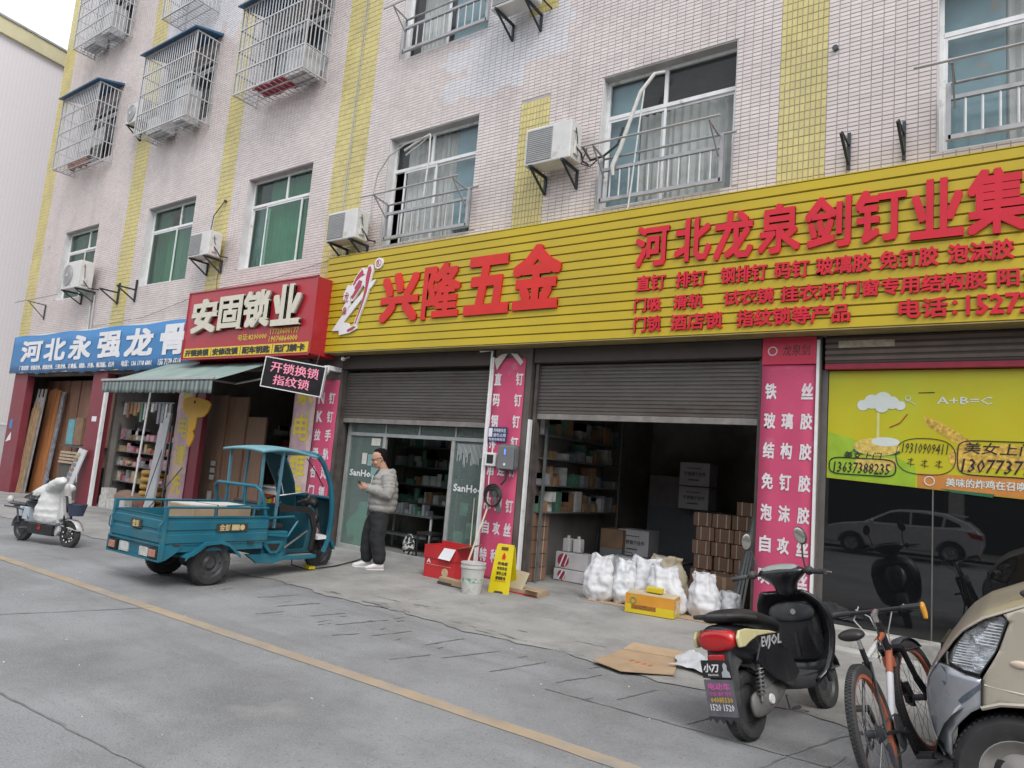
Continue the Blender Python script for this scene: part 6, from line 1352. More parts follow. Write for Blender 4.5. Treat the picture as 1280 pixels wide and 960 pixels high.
text_mesh('金彭', (-0.06, 0.09, 0.67, 0.75), 0.0, mat('gold_print', (0.6, 0.48, 0.25), 0.5), tr, 'lettering', 0.002, 0.02, M=MTAIL)
# tail light bar
b = MB(); b.box(-0.725, -0.690, -0.58, 0.58, 0.50, 0.52); b.box(-0.725, -0.690, -0.58, 0.58, 0.325, 0.345); b.box(-0.725, -0.690, -0.58, -0.555, 0.345, 0.50); b.box(-0.725, -0.690, 0.555, 0.58, 0.345, 0.50)
b.box(-0.695, -0.685, -0.55, 0.55, 0.345, 0.50); b.build('tail_bar', TEAL, tr)
for s_ in (-1, 1):
    MB().box(-0.730, -0.695, s_ * .45 - .09, s_ * .45 + .09, 0.36, 0.47).build('tail_light_housing', BLK, tr, bevel=0.004)
    o = MB().box(-0.740, -0.725, s_ * .45 - .065, s_ * .45 + .065, 0.375, 0.455).build('tail_light', mat('pale_orange_lens', (0.42, 0.20, 0.14), 0.3, var=0.1), tr, bevel=0.004)
b = MB(); b.box(-0.715, -0.696, 0.12, 0.31, 0.36, 0.47); b.box(-0.715, -0.696, -0.32, -0.14, 0.36, 0.46); each(b, 'number_sticker', mat('worn_white', (0.5, 0.5, 0.48), 0.6, var=0.3, scale=12), tr)
# skirts and fenders on the near side
b = MB()
for s_ in (-1, 1):
    y0, y1 = sorted((s_ * .555, s_ * .545))
    b.prism([(-0.71, 0.50), (-0.71, 0.32), (-0.62, 0.34), (-0.50, 0.42), (-0.43, 0.50)], y0, y1, 'y')
each(b, 'skirt', TEAL, tr)
for s_ in (-1, 1):
    y0, y1 = sorted((s_ * .60, s_ * .36))
    arc = [(-0.40, 0.36), (-0.36, 0.40), (-0.30, 0.42), (-0.24, 0.46), (-0.15, 0.53), (0.05, 0.545), (0.16, 0.51), (0.26, 0.43), (0.34, 0.36)]
    vs = [(x, y0, z) for x, z in arc] + [(x, y1, z) for x, z in arc]; n = len(arc)
    b = MB(); b.add(vs, [(i, i + 1, n + i + 1, n + i) for i in range(n - 1)])
    yo = s_ * .60; b.prism(arc + [(x, z - 0.035) for x, z in reversed(arc)], yo - .003, yo + .003, 'y'); b.build('fender', TEAL, tr, solid=0.006, smooth=False)
for s_ in (-1, 1): wheel(tr, (0, s_ * 0.47, 0.265), 0.265, 0.13, DRIM, hub_r=0.06, holes=6, tread=40)
b = MB(); b.tube([(0, -.42, .265), (0, .42, .265)], 0.035, 10); b.ball((0, -.02, .265), (0.10, .12, .10)); b.build('rear_axle', DKM, tr, smooth=True)
b = MB()
for s_ in (-1, 1): b.tube([(-0.45, s_ * .3, .36), (0, s_ * .3, .31), (0.45, s_ * .3, .36)], 0.02, 6); b.bar((-0.68, s_ * .28, .40), (1.2, s_ * .28, .40), 0.05, 0.06)
b.build('spring_chassis', DKM, tr)
# hoop in front of the bed
b = MB(); b.tube([(0.70, -.52, .84), (0.64, -.52, 1.05), (0.60, -.50, 1.16), (0.58, -.42, 1.21), (0.58, .42, 1.21), (0.60, .50, 1.16), (0.64, .52, 1.05), (0.70, .52, .84)], 0.024, 9); b.bar((0.68, -.52, .95), (0.68, .52, .95), .025); b.bar((0.70, -.52, .98), (0.1, -.54, .96), 0.018)
for y in (-.2, .2): b.bar((0.60, y, .84), (0.58, y, 1.2), 0.022)
b.build('front_hoop', TEAL, tr, smooth=True)
# seat box, seats
MB().box(0.78, 1.18, -0.42, 0.42, 0.30, 0.62).build('seat_box', TEAL, tr, bevel=0.015)
MB().box(0.80, 1.22, -0.28, 0.28, 0.62, 0.70).build('seat', mat('black_vinyl', (0.025, 0.025, 0.028), 0.5), tr, bevel=0.03)
MB().box(0.74, 0.80, -0.28, 0.28, 0.70, 1.0).build('seat_back', MATS['black_vinyl'], tr, bevel=0.025)
b = MB(); b.tube([(0.80, -.45, .80), (1.22, -.45, .82), (1.30, -.45, .76), (1.20, -.45, .62), (1.15, -.45, .55), (0.80, -.45, .58)], 0.016, 7); b.build('side_hand_rail', TEAL, tr, smooth=True)
b = MB(); b.prism([(0.74, .50), (1.05, .50), (1.05, .45), (0.98, .34), (0.86, .34), (0.74, .45)], -.50, -.44, 'y'); b.build('battery_box', TEAL, tr, bevel=0.006); b = MB(); b.prism([(0.80, .47), (1.0, .47), (0.95, .38), (0.86, .38)], -.505, -.50, 'y'); b.build('battery_vent', BLK, tr)
# floor
b = MB(); b.prism([(1.10, .30), (1.10, .24), (1.45, .22), (1.72, .23), (1.72, .28), (1.4, .28)], -0.42, 0.42, 'y'); b.build('foot_floor', TEAL, tr, bevel=0.01)
b = MB(); b.prism([(0.78, .34), (1.10, .34), (1.12, .24), (0.95, .20), (0.70, .22), (0.52, .34)], -0.46, -0.40, 'y'); b.build('side_step', TEAL, tr, bevel=0.01)
MB().box(1.25, 1.66, -0.40, 0.40, 0.283, 0.290).build('floor_mat', mat('grey_mat', (0.25, 0.26, 0.26), 0.8), tr)
# roof and posts
b = MB()
def roof(u, v):
    x = 0.60 + (0.95 + 0.10 * math.sin(math.pi * v)) * u; y = -0.44 + 0.88 * v; return (x, y, 1.695 + 0.045 * math.sin(math.pi * min(1, u * 1.2)) * 1.0 - 0.10 * max(0, u - 0.75) * 4 * max(0, u - 0.75) - 0.03 * (2 * v - 1) ** 2)
b.grid(roof, 24, 10); b.build('roof', TEALL, tr, smooth=True, solid=0.035, fixn=False)
b = MB()
for s_ in (-1, 1):
    b.bar((0.70, s_ * .36, .9), (0.68, s_ * .36, 1.67), 0.03); b.bar((0.96, s_ * .38, .66), (0.98, s_ * .38, 1.69), 0.03)
each(b, 'roof_post', mat('pale_blue_post', (0.08, 0.20, 0.26), 0.45), tr)
# windscreen frame: an arched shell curving from the roof down to the front wheel
SP = [(1.54, 1.67), (1.66, 1.56), (1.76, 1.40), (1.84, 1.24), (1.885, 1.07), (1.92, 0.88), (1.935, 0.70), (1.94, 0.53), (1.92, 0.40), (1.89, 0.30)]
def shell_w(z): return 0.43 if z > 1.0 else 0.43 - 0.10 * (1.0 - z)
b = MB()
for s_ in (-1, 1):      # side frames
    b.tube([(x, s_ * shell_w(z), z) for x, z in SP], [0.036] * len(SP), 8)
b.tube([(1.54, -.43, 1.67), (1.62, -.2, 1.70), (1.64, 0, 1.705), (1.62, .2, 1.70), (1.54, .43, 1.67)], 0.028, 8); b.tube([(1.885, -.43, 1.06), (2.02, -.2, 1.06), (2.06, 0, 1.06), (2.02, .2, 1.06), (1.885, .43, 1.06)], 0.026, 8)
b.build('windscreen_frame', TEAL, tr, smooth=True)
b = MB()
def panel(u, v):
    i = u * 3 ; z = 1.60 - u * 0.56; 
    xs = [1.56, 1.67, 1.765, 1.84, 1.885]; zs = [1.64, 1.55, 1.40, 1.24, 1.07]; q = u * 4; k = min(int(q), 3); f = q - k
    return (xs[k] + (xs[k + 1] - xs[k]) * f + (0.08 + 0.10 * u) * math.sin(math.pi * v), -0.41 + 0.82 * v, zs[k] + (zs[k + 1] - zs[k]) * f)
b.grid(panel, 8, 8); b.build('windscreen', CGL, tr, smooth=True, fixn=False)
b = MB()
def front(u, v):
    zs = 1.05 - 0.70 * u; k = max(j for j in range(len(SP)) if SP[j][1] >= zs - 1e-6); k = min(k, len(SP) - 2)
    f = (SP[k][1] - zs) / (SP[k][1] - SP[k + 1][1]); x = SP[k][0] + (SP[k + 1][0] - SP[k][0]) * f; w_ = shell_w(zs)
    return (x + 0.20 * math.sin(math.pi * v), -w_ + 2 * w_ * v, zs)
b.grid(front, 10, 8); b.build('front_shield', TEALD, tr, smooth=True, solid=0.012, fixn=False)
b = MB(); b.prism([(1.05, .30), (1.65, .30), (1.72, .60), (1.68, .90), (1.58, .97), (1.56, .93), (1.6, .62), (1.54, .36), (1.05, .36)], -0.34, -0.30, 'y'); b.prism([(1.05, .30), (1.65, .30), (1.72, .60), (1.68, .90), (1.58, .97), (1.56, .93), (1.6, .62), (1.54, .36), (1.05, .36)], 0.30, 0.34, 'y'); b.box(1.60, 1.65, -0.30, 0.30, 0.30, 0.90); b.build('leg_shield', TEALD, tr, bevel=0.01)
b = MB(); b.prism([(1.02, .95), (1.04, .88), (1.15, .86), (1.32, .88), (1.50, .86), (1.58, .80), (1.65, .62), (1.62, .34), (1.68, .34), (1.72, .62), (1.65, .86), (1.54, .94), (1.3, .95), (1.12, .97)], -0.37, -0.34, 'y'); b.build('shield_edge', BLK, tr)
# interior side wall of the cab
b = MB(); b.prism([(1.22, 1.68), (1.52, 1.66), (1.70, 1.47), (1.82, 1.24), (1.88, 1.04), (1.9, .85), (1.60, .93), (1.52, 1.2)], 0.39, 0.41, 'y'); b.build('quarter_panel', TEALD, tr)
b = MB(); b.prism([(1.0, .34), (1.62, .34), (1.68, .6), (1.62, .86), (1.5, .93), (1.0, .90)], 0.36, 0.40, 'y'); b.build('far_side_panel', TEALD, tr)
# fork, wheel, bars
b = MB()
for s_ in (-1, 1): b.tube([(1.90, s_ * .09, .90), (2.09, s_ * .09, .30)], 0.03, 8)
b.tube([(1.80, 0, 1.10), (1.92, 0, .78)], 0.035, 10); b.build('front_fork', DKM, tr, smooth=True)
wheel(tr, (2.12, 0, 0.24), 0.24, 0.10, DRIM, hub_r=0.05, tread=36)
b = MB(); b.tube([(1.45, -.32, 1.03), (1.56, -.30, 1.05), (1.72, -.12, 1.10), (1.78, 0, 1.12), (1.72, .12, 1.10), (1.56, .30, 1.05), (1.45, .32, 1.03)], 0.014, 8); b.build('handlebar', mat('chrome', (0.55, 0.55, 0.56), 0.2, metal=0.9, var=0.05), tr, smooth=True)
for s_ in (-1, 1): b = MB(); b.tube([(1.34, s_ * .33, 1.0), (1.47, s_ * .32, 1.035)], 0.018, 8); b.build('grip', BLK, tr, smooth=True)
b = MB(); b.ball((1.86, 0, 0.98), (0.10, 0.15, 0.09)); b.ball((1.92, -.06, .74), (0.06, 0.08, 0.08)); b.build('instrument_pod', BLK, tr, smooth=True)
b = MB(); b.ball((1.96, 0, .56), (0.09, 0.12, 0.10)); b.build('horn_cover', mat('dull_lamp', (0.35, 0.25, 0.22), 0.4), tr, smooth=True)
b = MB(); b.prism([(1.75, .48), (1.98, .49), (1.98, .53), (1.75, .53)], -0.38, -0.12, 'y'); b.build('front_light_strip', WPR, tr)
b = MB(); b.prism([(1.92, .50), (2.18, .52), (2.34, .38), (2.37, .28), (2.33, .28), (2.26, .39), (2.14, .47), (1.92, .46)], -0.09, 0.09, 'y'); b.build('front_fender', TEAL, tr, bevel=0.01)
for s_ in (1,):
    b = MB(); b.tube([(1.60, s_ * .30, 1.06), (1.58, s_ * .34, 1.2), (1.54, s_ * .36, 1.33)], 0.008, 6); b.ball((1.53, s_ * .36, 1.38), (0.03, 0.055, 0.07)); b.build('mirror', mat('grey_mirror', (0.45, 0.46, 0.47), 0.3, metal=0.5), tr, smooth=True)
b = MB(); b.tube([(1.66, -.05, 1.62), (1.80, -.10, 1.45), (1.95, -.14, 1.22)], 0.008, 5); b.build('wiper', BLK, tr)
b = MB(); b.tube([(1.10, -.46, .40), (1.48, -.44, .62)], 0.013, 7); b.tube([(1.35, -.2, .28), (1.33, -.2, .55)], 0.012, 6); b.build('brake_lever', MATS['chrome'], tr, smooth=True)
# side badge
b = MB(); b.box(-0.02, 0.42, -0.563, -0.558, 0.655, 0.745); b.build('side_badge', MATS['dark_badge'], tr)
text_mesh('金彭', (0.02, 0.17, 0.66, 0.74), -0.563, MATS['gold_print'], tr, 'lettering', 0.002, 0.02)
b = MB(); b.lathe([(0.035, 0), (0.035, -0.004)], (0.34, -0.563, 0.70), 'y', 14); b.box(0.19, 0.30, -0.566, -0.563, 0.665, 0.735); b.build('badge_print', MATS['gold_print'], tr)
# carton in the bed (a thing of its own)
t = thing('brown_box', 'long cardboard box with a pale top lying in the bed of the tricycle', 'box', (-8.3, 5.3, 0.5), local=True, rotz=R(91.5))
MB().box(-0.52, 0.28, -0.30, 0.20, 0.0, 0.39).build('carton', CARD, t, bevel=0.004); b = MB(); b.box(-0.51, 0.27, -0.29, 0.19, 0.391, 0.402); b.build('pale_top', mat('pale_paper', (0.55, 0.54, 0.5), 0.7, var=0.1), t); b = MB(); b.box(-0.2, -0.19, -0.303, 0.2, 0.0, 0.405); b.build('string', BLK, t)
# ------------------------------------------------------------------ black electric scooter (local: x forward, y left, z up; rear contact at the origin)
BPL = mat('black_gloss_plastic', (0.012, 0.012, 0.015), 0.28, var=0.1, scale=4, coat=0.3, col2=(0.03, 0.03, 0.035), mixscale=2.5, mixlo=0.55, mixhi=0.7)
BMT = mat('dusty_black_plastic', (0.035, 0.036, 0.04), 0.6, var=0.15, scale=6, col2=(0.10, 0.10, 0.10), mixscale=4, mixlo=0.52, mixhi=0.72)
GMT = mat('grey_motor_cover', (0.16, 0.155, 0.15), 0.55, var=0.15, scale=8, col2=(0.07, 0.07, 0.07), mixscale=6, mixlo=0.5, mixhi=0.65)
sc = thing('black_scooter', 'black electric scooter with a red tail light parked in front of the pink banner', 'scooter', (-1.49, 5.05, -0.03), local=True, rot=(R(-13.5), 0, R(79.5)))
sc.rotation_mode = 'ZYX'; sc.rotation_mode = 'XYZ'
wheel(sc, (0, 0, 0.215), 0.215, 0.11, DRIM, hub_r=0.10, tread=44, rimfrac=.66)
wheel(sc, (1.24, 0, 0.21), 0.21, 0.09, DRIM, hub_r=0.05, tread=44, rimfrac=.7)
def ring(x, w_, z0, z1, zc=None, n=16, p=2.6, yo=0):
    """superelliptic section in the y-z plane"""
    zc = (z0 + z1) / 2; out = []
    for j in range(n):
        a = 2 * math.pi * j / n; c_, s_ = math.cos(a), math.sin(a)
        out.append((x, yo + w_ * abs(c_) ** (2 / p) * (1 if c_ > 0 else -1), zc + (z1 - z0) / 2 * abs(s_) ** (2 / p) * (1 if s_ > 0 else -1)))
    return out
# tail body
b = MB(); b.loft([ring(*q) for q in ((-0.41, .06, .66, .72), (-0.38, .11, .58, .745), (-0.28, .145, .52, .75), (-0.12, .16, .48, .74), (0.08, .165, .44, .72), (0.26, .15, .40, .69), (0.42, .13, .34, .62), (0.52, .12, .30, .50))]); b.build('tail_body', BPL, sc, sub=1)
b = MB()
for s_ in (-1, 1): b.prism([(0.05, .62), (0.30, .60), (0.46, .50), (0.55, .36), (0.40, .28), (0.20, .36), (-0.1, .50)], s_ * .150, s_ * .166, 'y')
b.build('side_cover', BPL, sc, bevel=0.006)
text_mesh('EVJOL', (0.02, 0.34, 0.555, 0.64), -0.169, mat('silver_print', (0.5, 0.5, 0.52), 0.3, metal=0.3), sc, 'lettering', 0.003, 0.02, 0.3)
# seat
b = MB(); b.loft([ring(*q) for q in ((-0.38, .07, .765, .80), (-0.32, .125, .745, .825), (-0.10, .15, .735, .84), (0.08, .15, .725, .83), (0.22, .14, .70, .80), (0.38, .13, .68, .765), (0.52, .10, .64, .73), (0.58, .05, .62, .67))]); b.build('seat', mat('black_seat_vinyl', (0.02, 0.02, 0.022), 0.5, var=0.2, bump=0.2), sc, sub=1)
b = MB(); b.tube([(0.02, -.16, .765), (-0.25, -.165, .79), (-0.42, -.12, .80), (-0.48, 0, .805), (-0.42, .12, .80), (-0.25, .165, .79), (0.02, .16, .765)], 0.014, 8); b.build('grab_rail', BMT, sc, smooth=True)
# lights
b = MB(); b.loft([ring(*q, None, 14, 2.4) for q in ((-0.432, .085, .60, .69), (-0.415, .13, .575, .715), (-0.36, .148, .57, .73), (-0.30, .158, .575, .725))]); o = b.build('tail_light', mat('red_lens', (0.42, 0.012, 0.014), 0.18, var=0.15, scale=3, coat=0.5), sc, sub=1)
CRM = mat('cream_lens', (0.55, 0.50, 0.27), 0.25, var=0.08, coat=0.4)
for s_ in (-1, 1): b = MB(); b.prism([(-0.38, .60), (-0.40, .66), (-0.35, .705), (-0.22, .71), (0.0, .69), (0.20, .67), (0.32, .645), (0.15, .65), (-0.02, .65), (-0.18, .625), (-0.28, .60)], s_ * .150, s_ * .172, 'y'); b.build('indicator', CRM, sc, bevel=0.008)
b = MB(); b.box(-0.44, -0.40, -0.055, 0.055, 0.515, 0.56); b.build('reflector', MATS['red_lens'], sc, bevel=0.006)
# rear mudguard, plates
b = MB(); b.prism([(-0.36, .62), (-0.24, .62), (-0.16, .50), (-0.26, .46), (-0.31, .26), (-0.36, .16), (-0.38, .17), (-0.40, .50)], -0.085, 0.085, 'y'); b.build('mudguard', BMT, sc, bevel=0.01)
MT2 = Matrix.Translation((-0.415, 0, 0)) @ Matrix.Rotation(R(-90), 4, 'Z') @ Matrix.Rotation(R(4), 4, 'X')
def plate(x0, x1, z0, z1, m, nm, y=0.0):
    b = MB(); b.M = MT2; b.box(x0, x1, y - .004, y, z0, z1); return b.build(nm, m, sc)
plate(-.11, .10, .42, .53, BLK, 'black_plate'); text_mesh('小刀', (-.095, .02, .455, .51), -0.005, WPR, sc, 'lettering', 0.002, .03, .2, M=MT2); text_mesh('XIAODAO', (-.07, .01, .432, .446), -0.005, WPR, sc, 'lettering', 0.002, .0, M=MT2)
b = MB(); b.M = MT2; b.prism([(.035, .425), (.095, .425), (.09, .455), (.075, .47), (.078, .50), (.062, .515), (.048, .50), (.05, .47), (.035, .455)], -.0065, -.0045); b.build('portrait_print', mat('pale_grey_print', (.4, .42, .45), .5), sc)
plate(-.11, .10, .185, .41, mat('smoked_plate', (0.13, 0.12, 0.14), 0.5, var=0.2, scale=20), 'dealer_plate')
MG = mat('magenta_print', (0.55, 0.12, 0.35), 0.5); text_mesh('电动车', (-.085, .075, .345, .39), -0.005, MG, sc, 'lettering', 0.002, .03, M=MT2); text_mesh('销售 维修 服务', (-.08, .08, .31, .335), -0.005, MG, sc, 'lettering', 0.002, 0.01, M=MT2)
text_mesh('04085530', (-.08, .08, .27, .30), -0.005, YT, sc, 'lettering', 0.002, 0.01, M=MT2); text_mesh('1520 1520', (-.09, .08, .22, .26), -0.005, WPR, sc, 'lettering', 0.002, 0.01, M=MT2)
b = MB(); b.M = MT2; b.prism([(-.115, .185), (-.115, .15), (-.09, .17), (-.065, .14), (-.04, .17), (-.015, .14), (.01, .17), (.035, .14), (.06, .17), (.085, .145), (.105, .185)], -.004, 0); b.build('serrated_flap', BMT, sc)
# motor cover, shock, stand
b = MB(); b.loft([[(x, -0.075 - w_, z + h * math.cos(a) ) if False else (x + 0, -0.085 + w_ * math.sin(a), z + h * math.cos(a)) for a in [2 * math.pi * j / 12 for j in range(12)]] for x, z, h, w_ in ((-0.06, .215, .06, .02), (0.0, .215, .085, .03), (0.15, .23, .095, .035), (0.32, .27, .085, .03), (0.46, .30, .05, .02))]); b.build('swing_arm', GMT, sc, smooth=True, sub=1)
b = MB(); b.lathe([(0.035, 0), (0.03, -0.012)], (0.16, -0.118, .235), 'y', 12); b.build('pale_sticker', WPR, sc)
b = MB(); b.prism([(0.12, .30), (0.34, .34), (0.30, .46), (0.20, .48), (0.14, .42)], -.11, -.06, 'y'); b.build('controller_fins', GMT, sc, bevel=0.008)
for s_ in (-1, 1):
    b = MB(); p0_, p1_ = Vector((0.02, s_ * .125, .24)), Vector((0.06, s_ * .125, .52)); b.tube([p0_, p1_], 0.012, 7)
    pts = [p0_.lerp(p1_, .12 + .8 * i / 90) + Vector((0.026 * math.cos(i * .62), 0.026 * math.sin(i * .62), 0)) for i in range(90)]; b.tube(pts, 0.0055, 5); b.build('shock_absorber', mat('spring_steel', (0.22, 0.22, 0.22), 0.4, metal=0.5), sc, smooth=True)
b = MB(); b.tube([(0.36, .10, .25), (0.30, .22, .03)], 0.012, 6); b.tube([(.30, .19, .02), (.30, .27, .02)], .012, 6); b.tube([(.42, -.10, .22), (.38, -.13, .14), (.52, -.13, .13)], .012, 6); b.build('stand', BMT, sc)
# floor and leg shield
b = MB(); b.loft([ring(x, w_, z0, z1, None, 16, 5) for x, w_, z0, z1 in ((0.40, .13, .27, .40), (0.50, .16, .24, .345), (0.70, .17, .22, .315), (0.90, .17, .22, .315), (1.0, .15, .25, .34))]); b.build('floor_board', BMT, sc, sub=1)
b = MB(); b.box(.50, .95, -.14, .14, .318, .326); b.build('floor_mat', mat('ribbed_mat', (0.045, 0.045, 0.047), 0.8), sc)
prof = [(0.86, .19, .27), (0.96, .235, .33), (1.02, .27, .45), (1.05, .29, .58), (1.04, .295, .70), (0.99, .26, .81), (0.95, .21, .87), (0.92, .16, .90)]
b = MB()
def shield(u, v):
    q = u * (len(prof) - 1); i = min(int(q), len(prof) - 2); f = q - i; x, w_, z = [prof[i][k] + (prof[i + 1][k] - prof[i][k]) * f for k in range(3)]
    s_ = 2 * v - 1; return (x - 0.10 * abs(s_) ** 3 - 0.0, w_ * s_, z)
b.grid(shield, 18, 14); b.build('leg_shield', BPL, sc, smooth=True, solid=0.03, fixn=False)
b = MB(); b.loft([ring(*q, None, 20, 8) for q in ((0.93, .10, .62, .78), (0.945, .15, .40, .82), (0.99, .19, .33, .85), (1.01, .18, .32, .84))]); b.build('inner_panel', BPL, sc, bevel=.006); b = MB(); b.box(.925, .94, -.012, .012, .42, .60); b.build('slot', BLK, sc)
b = MB(); b.loft([ring(*q) for q in ((0.90, .17, .69, .80), (0.92, .19, .67, .82), (0.95, .20, .66, .83))]); b.build('glove_box', BMT, sc, sub=1)
b = MB(); b.lathe([(.022, 0), (.022, .012)], (.893, -.03, .75), 'x', 10); b.build('key_lock', MATS['chrome'], sc)
b = MB(); b.loft([ring(*q) for q in ((1.0, .15, .45, .88), (1.10, .14, .46, .78), (1.20, .10, .48, .66), (1.27, .03, .50, .56))]); b.build('front_nose', BPL, sc, sub=1)
b = MB(); b.loft([[(1.24 + r * math.cos(a), y, .21 + r * math.sin(a)) for a in [R(20 + i * 13) for i in range(12)]] for y, r in ((-.07, .235), (-.04, .255), (.04, .255), (.07, .235))], caps=False); b.build('front_fender', BMT, sc, solid=0.008, smooth=True)
b = MB(); 
for s_ in (-1, 1): b.tube([(1.13, s_ * .07, .52), (1.24, s_ * .07, .21)], 0.02, 8)
b.build('fork', BMT, sc, smooth=True)
# steering head and handlebar cover
b = MB(); b.loft([[(x + .5 * (z - 1) * 0 + dx * math.cos(a), w_ * math.sin(a), z) for a in [2 * math.pi * j / 14 for j in range(14)]] for x, dx, w_, z in ((.93, .07, .09, .86), (.915, .065, .085, .93), (.90, .075, .12, .98), (.89, .09, .19, 1.02), (.885, .09, .21, 1.055), (.89, .07, .17, 1.085), (.90, .03, .08, 1.095))]); b.build('handlebar_cover', BPL, sc, sub=1)
b = MB(); b.prism([(-.15, 1.085), (-.11, 1.105), (.11, 1.105), (.15, 1.085), (.10, 1.055), (-.10, 1.055)], .815, .83, 'x'); 
b = MB(); b.M = Matrix.Translation((.855, 0, 1.083)) @ Matrix.Rotation(R(-32), 4, 'Y'); b.ball((0, 0, 0), (.05, .155, .02)); b.build('dashboard', mat('grey_dash_glass', (0.30, 0.33, 0.31), 0.15, var=.1), sc, smooth=True)
for s_ in (-1, 1):
    b = MB(); b.tube([(.89, s_ * .16, 1.04), (.86, s_ * .24, 1.045), (.80, s_ * .37, 1.03)], 0.014, 8); b.build('handlebar', DKM, sc, smooth=True)
    b = MB(); b.tube([(.835, s_ * .27, 1.038), (.795, s_ * .385, 1.026)], 0.021, 10); b.build('grip', BMT, sc, smooth=True)
    b = MB(); b.ball((.86, s_ * .235, 1.045), (.04, .035, .035)); b.build('switch_pod', BMT, sc, smooth=True)
    b = MB(); b.tube([(.88, s_ * .25, 1.04), (.90, s_ * .33, 1.03), (.86, s_ * .40, 1.02)], 0.006, 6); b.build('brake_lever', MATS['chrome'] if s_ < 0 else DKM, sc, smooth=True)
    b = MB(); b.tube([(.88, s_ * .20, 1.07), (.875, s_ * .20, 1.16), (.86, s_ * .22, 1.25)], 0.007, 7); b.M = Matrix.Translation((.85, s_ * .225, 1.31)) @ Matrix.Rotation(R(s_ * 14), 4, 'X'); b.ball((0, 0, 0), (.018, .048, .072)); b.build('mirror', BMT, sc, smooth=True)
    b = MB(); b.M = Matrix.Translation((.835, s_ * .225, 1.31)) @ Matrix.Rotation(R(s_ * 14), 4, 'X'); b.ball((0, 0, 0), (.006, .04, .063)); b.build('mirror_glass', mat('mirror_face', (0.5, 0.48, 0.44), 0.12, metal=0.7), sc, smooth=True)

# the tail overhangs the rear wheel only a little
for ch in sc.children_recursive:
    if ch.type == 'MESH' and ch.name.split('.')[0] not in ('wheel', 'rim', 'swing_arm', 'shock_absorber', 'controller_fins', 'pale_sticker'):
        for v in ch.data.vertices:
            if v.co.x < 0.12: v.co.x = 0.12 + (v.co.x - 0.12) * 0.70
# ------------------------------------------------------------------ bicycle
BW = mat('white_bike_paint', (0.58, 0.58, 0.60), 0.3, var=0.05, coat=.3); BO = mat('orange_bike_paint', (0.36, 0.105, 0.055), 0.4, var=0.15, scale=12); BB = mat('black_bike_paint', (0.015, 0.015, 0.017), 0.35)
bk = thing('mountain_bike', 'white black and orange mountain bike standing between the scooter and the van', 'bicycle', (-0.575, 4.58, -0.01), local=True, rot=(R(-17.5), 0, R(86)))
RW = wheel(bk, (0, 0, 0.36), 0.36, 0.05, BO, disc=False, spokes=28, hub_r=0.022, rimfrac=.86, tread=110)
RW.name = 'rear_wheel'
fr_ = (1.08, 0, 0.36)
# steered front assembly built round the steering axis
STEER = Matrix.Translation((0.86, 0, .80)) @ Matrix.Rotation(R(-8), 4, 'Z') @ Matrix.Translation((-0.86, 0, -.80))
FW = wheel(bk, (0, 0, 0), 0.36, 0.05, BO, disc=False, spokes=28, hub_r=0.02, rimfrac=.86, tread=90)
FW.name = 'front_wheel'; FW.matrix_local = Matrix.Translation(STEER @ Vector(fr_)) @ Matrix.Rotation(R(-8), 4, 'Z')
b = MB(); b.tube([(.36, 0, .30), (.80, 0, .70)], .022, 10); b.tube([(.26, 0, .72), (.78, 0, .80)], .017, 10); b.build('main_tube', BW, bk, smooth=True)
b = MB(); b.tube([(.36, 0, .30), (.22, 0, .78)], .016, 10); b.tube([(.79, 0, .68), (.75, 0, .88)], .021, 10)
for s_ in (-1, 1): b.tube([(.36, s_ * .035, .30), (.02, s_ * .06, .36)], .011, 7); b.tube([(.245, s_ * .02, .70), (.02, s_ * .06, .36)], .009, 7)
each(b, 'frame_tube', BB, bk, smooth=True)
b = MB(); b.tube([(.58, 0, .772), (.79, 0, .805)], .0185, 10); b.tube([(.66, 0, .575), (.80, 0, .70)], .0235, 10); b.build('orange_frame_band', BO, bk, smooth=True)
text_mesh('XTBMX', (.42, .70, .0, .04), -.0235, BB, bk, 'lettering', .002, .02, M=Matrix.Translation((.12, 0, .385)) @ Matrix.Rotation(R(-42), 4, 'Y'))
b = MB(); b.tube([(.22, 0, .78), (.205, 0, .85)], .013, 8); b.build('seat_post', MATS['chrome'], bk, smooth=True)
b = MB(); b.loft([[(x, w_ * math.cos(a), z + h * math.sin(a)) for a in [2 * math.pi * j / 12 for j in range(12)]] for x, w_, h, z in ((.04, .05, .02, .865), (.07, .08, .035, .87), (.13, .075, .038, .87), (.20, .04, .03, .865), (.30, .022, .022, .86), (.33, .012, .012, .855))]); b.build('saddle', mat('saddle_black', (0.02, 0.02, 0.02), .45), bk, sub=1)
# drivetrain
b = MB(); b.lathe([(.0, -.045), (.095, -.045), (.095, -.04), (.0, -.04)], (.36, 0, .30), 'y', 32, caps=False); b.build('chainring', DKM, bk)
b = MB(); b.bar((.36, -.075, .30), (.44, -.075, .155), .025, .015); b.bar((.36, .075, .30), (.28, .075, .445), .025, .015); b.tube([(.36, -.08, .30), (.36, .08, .30)], .022, 10); b.build('crank', BB, bk)
for (x, y, z) in ((.44, -.12, .155), (.28, .12, .445)): b = MB(); b.box(x - .045, x + .045, y - .045, y + .045, z - .012, z + .012); b.build('pedal', BMT, bk, bevel=.004)
b = MB(); 
for k in range(7): b.lathe([(.052 - k * .005, -.02 - k * .006), (.052 - k * .005, -.0225 - k * .006)], (0, 0, .36), 'y', 24)
b.build('cassette', DKM, bk)
b = MB(); b.lathe([(.08, .03), (.08, .032), (.06, .032), (.06, .03), (.08, .03)], (0, 0, .36), 'y', 28, caps=False); b.build('brake_disc', MATS['chrome'], bk)
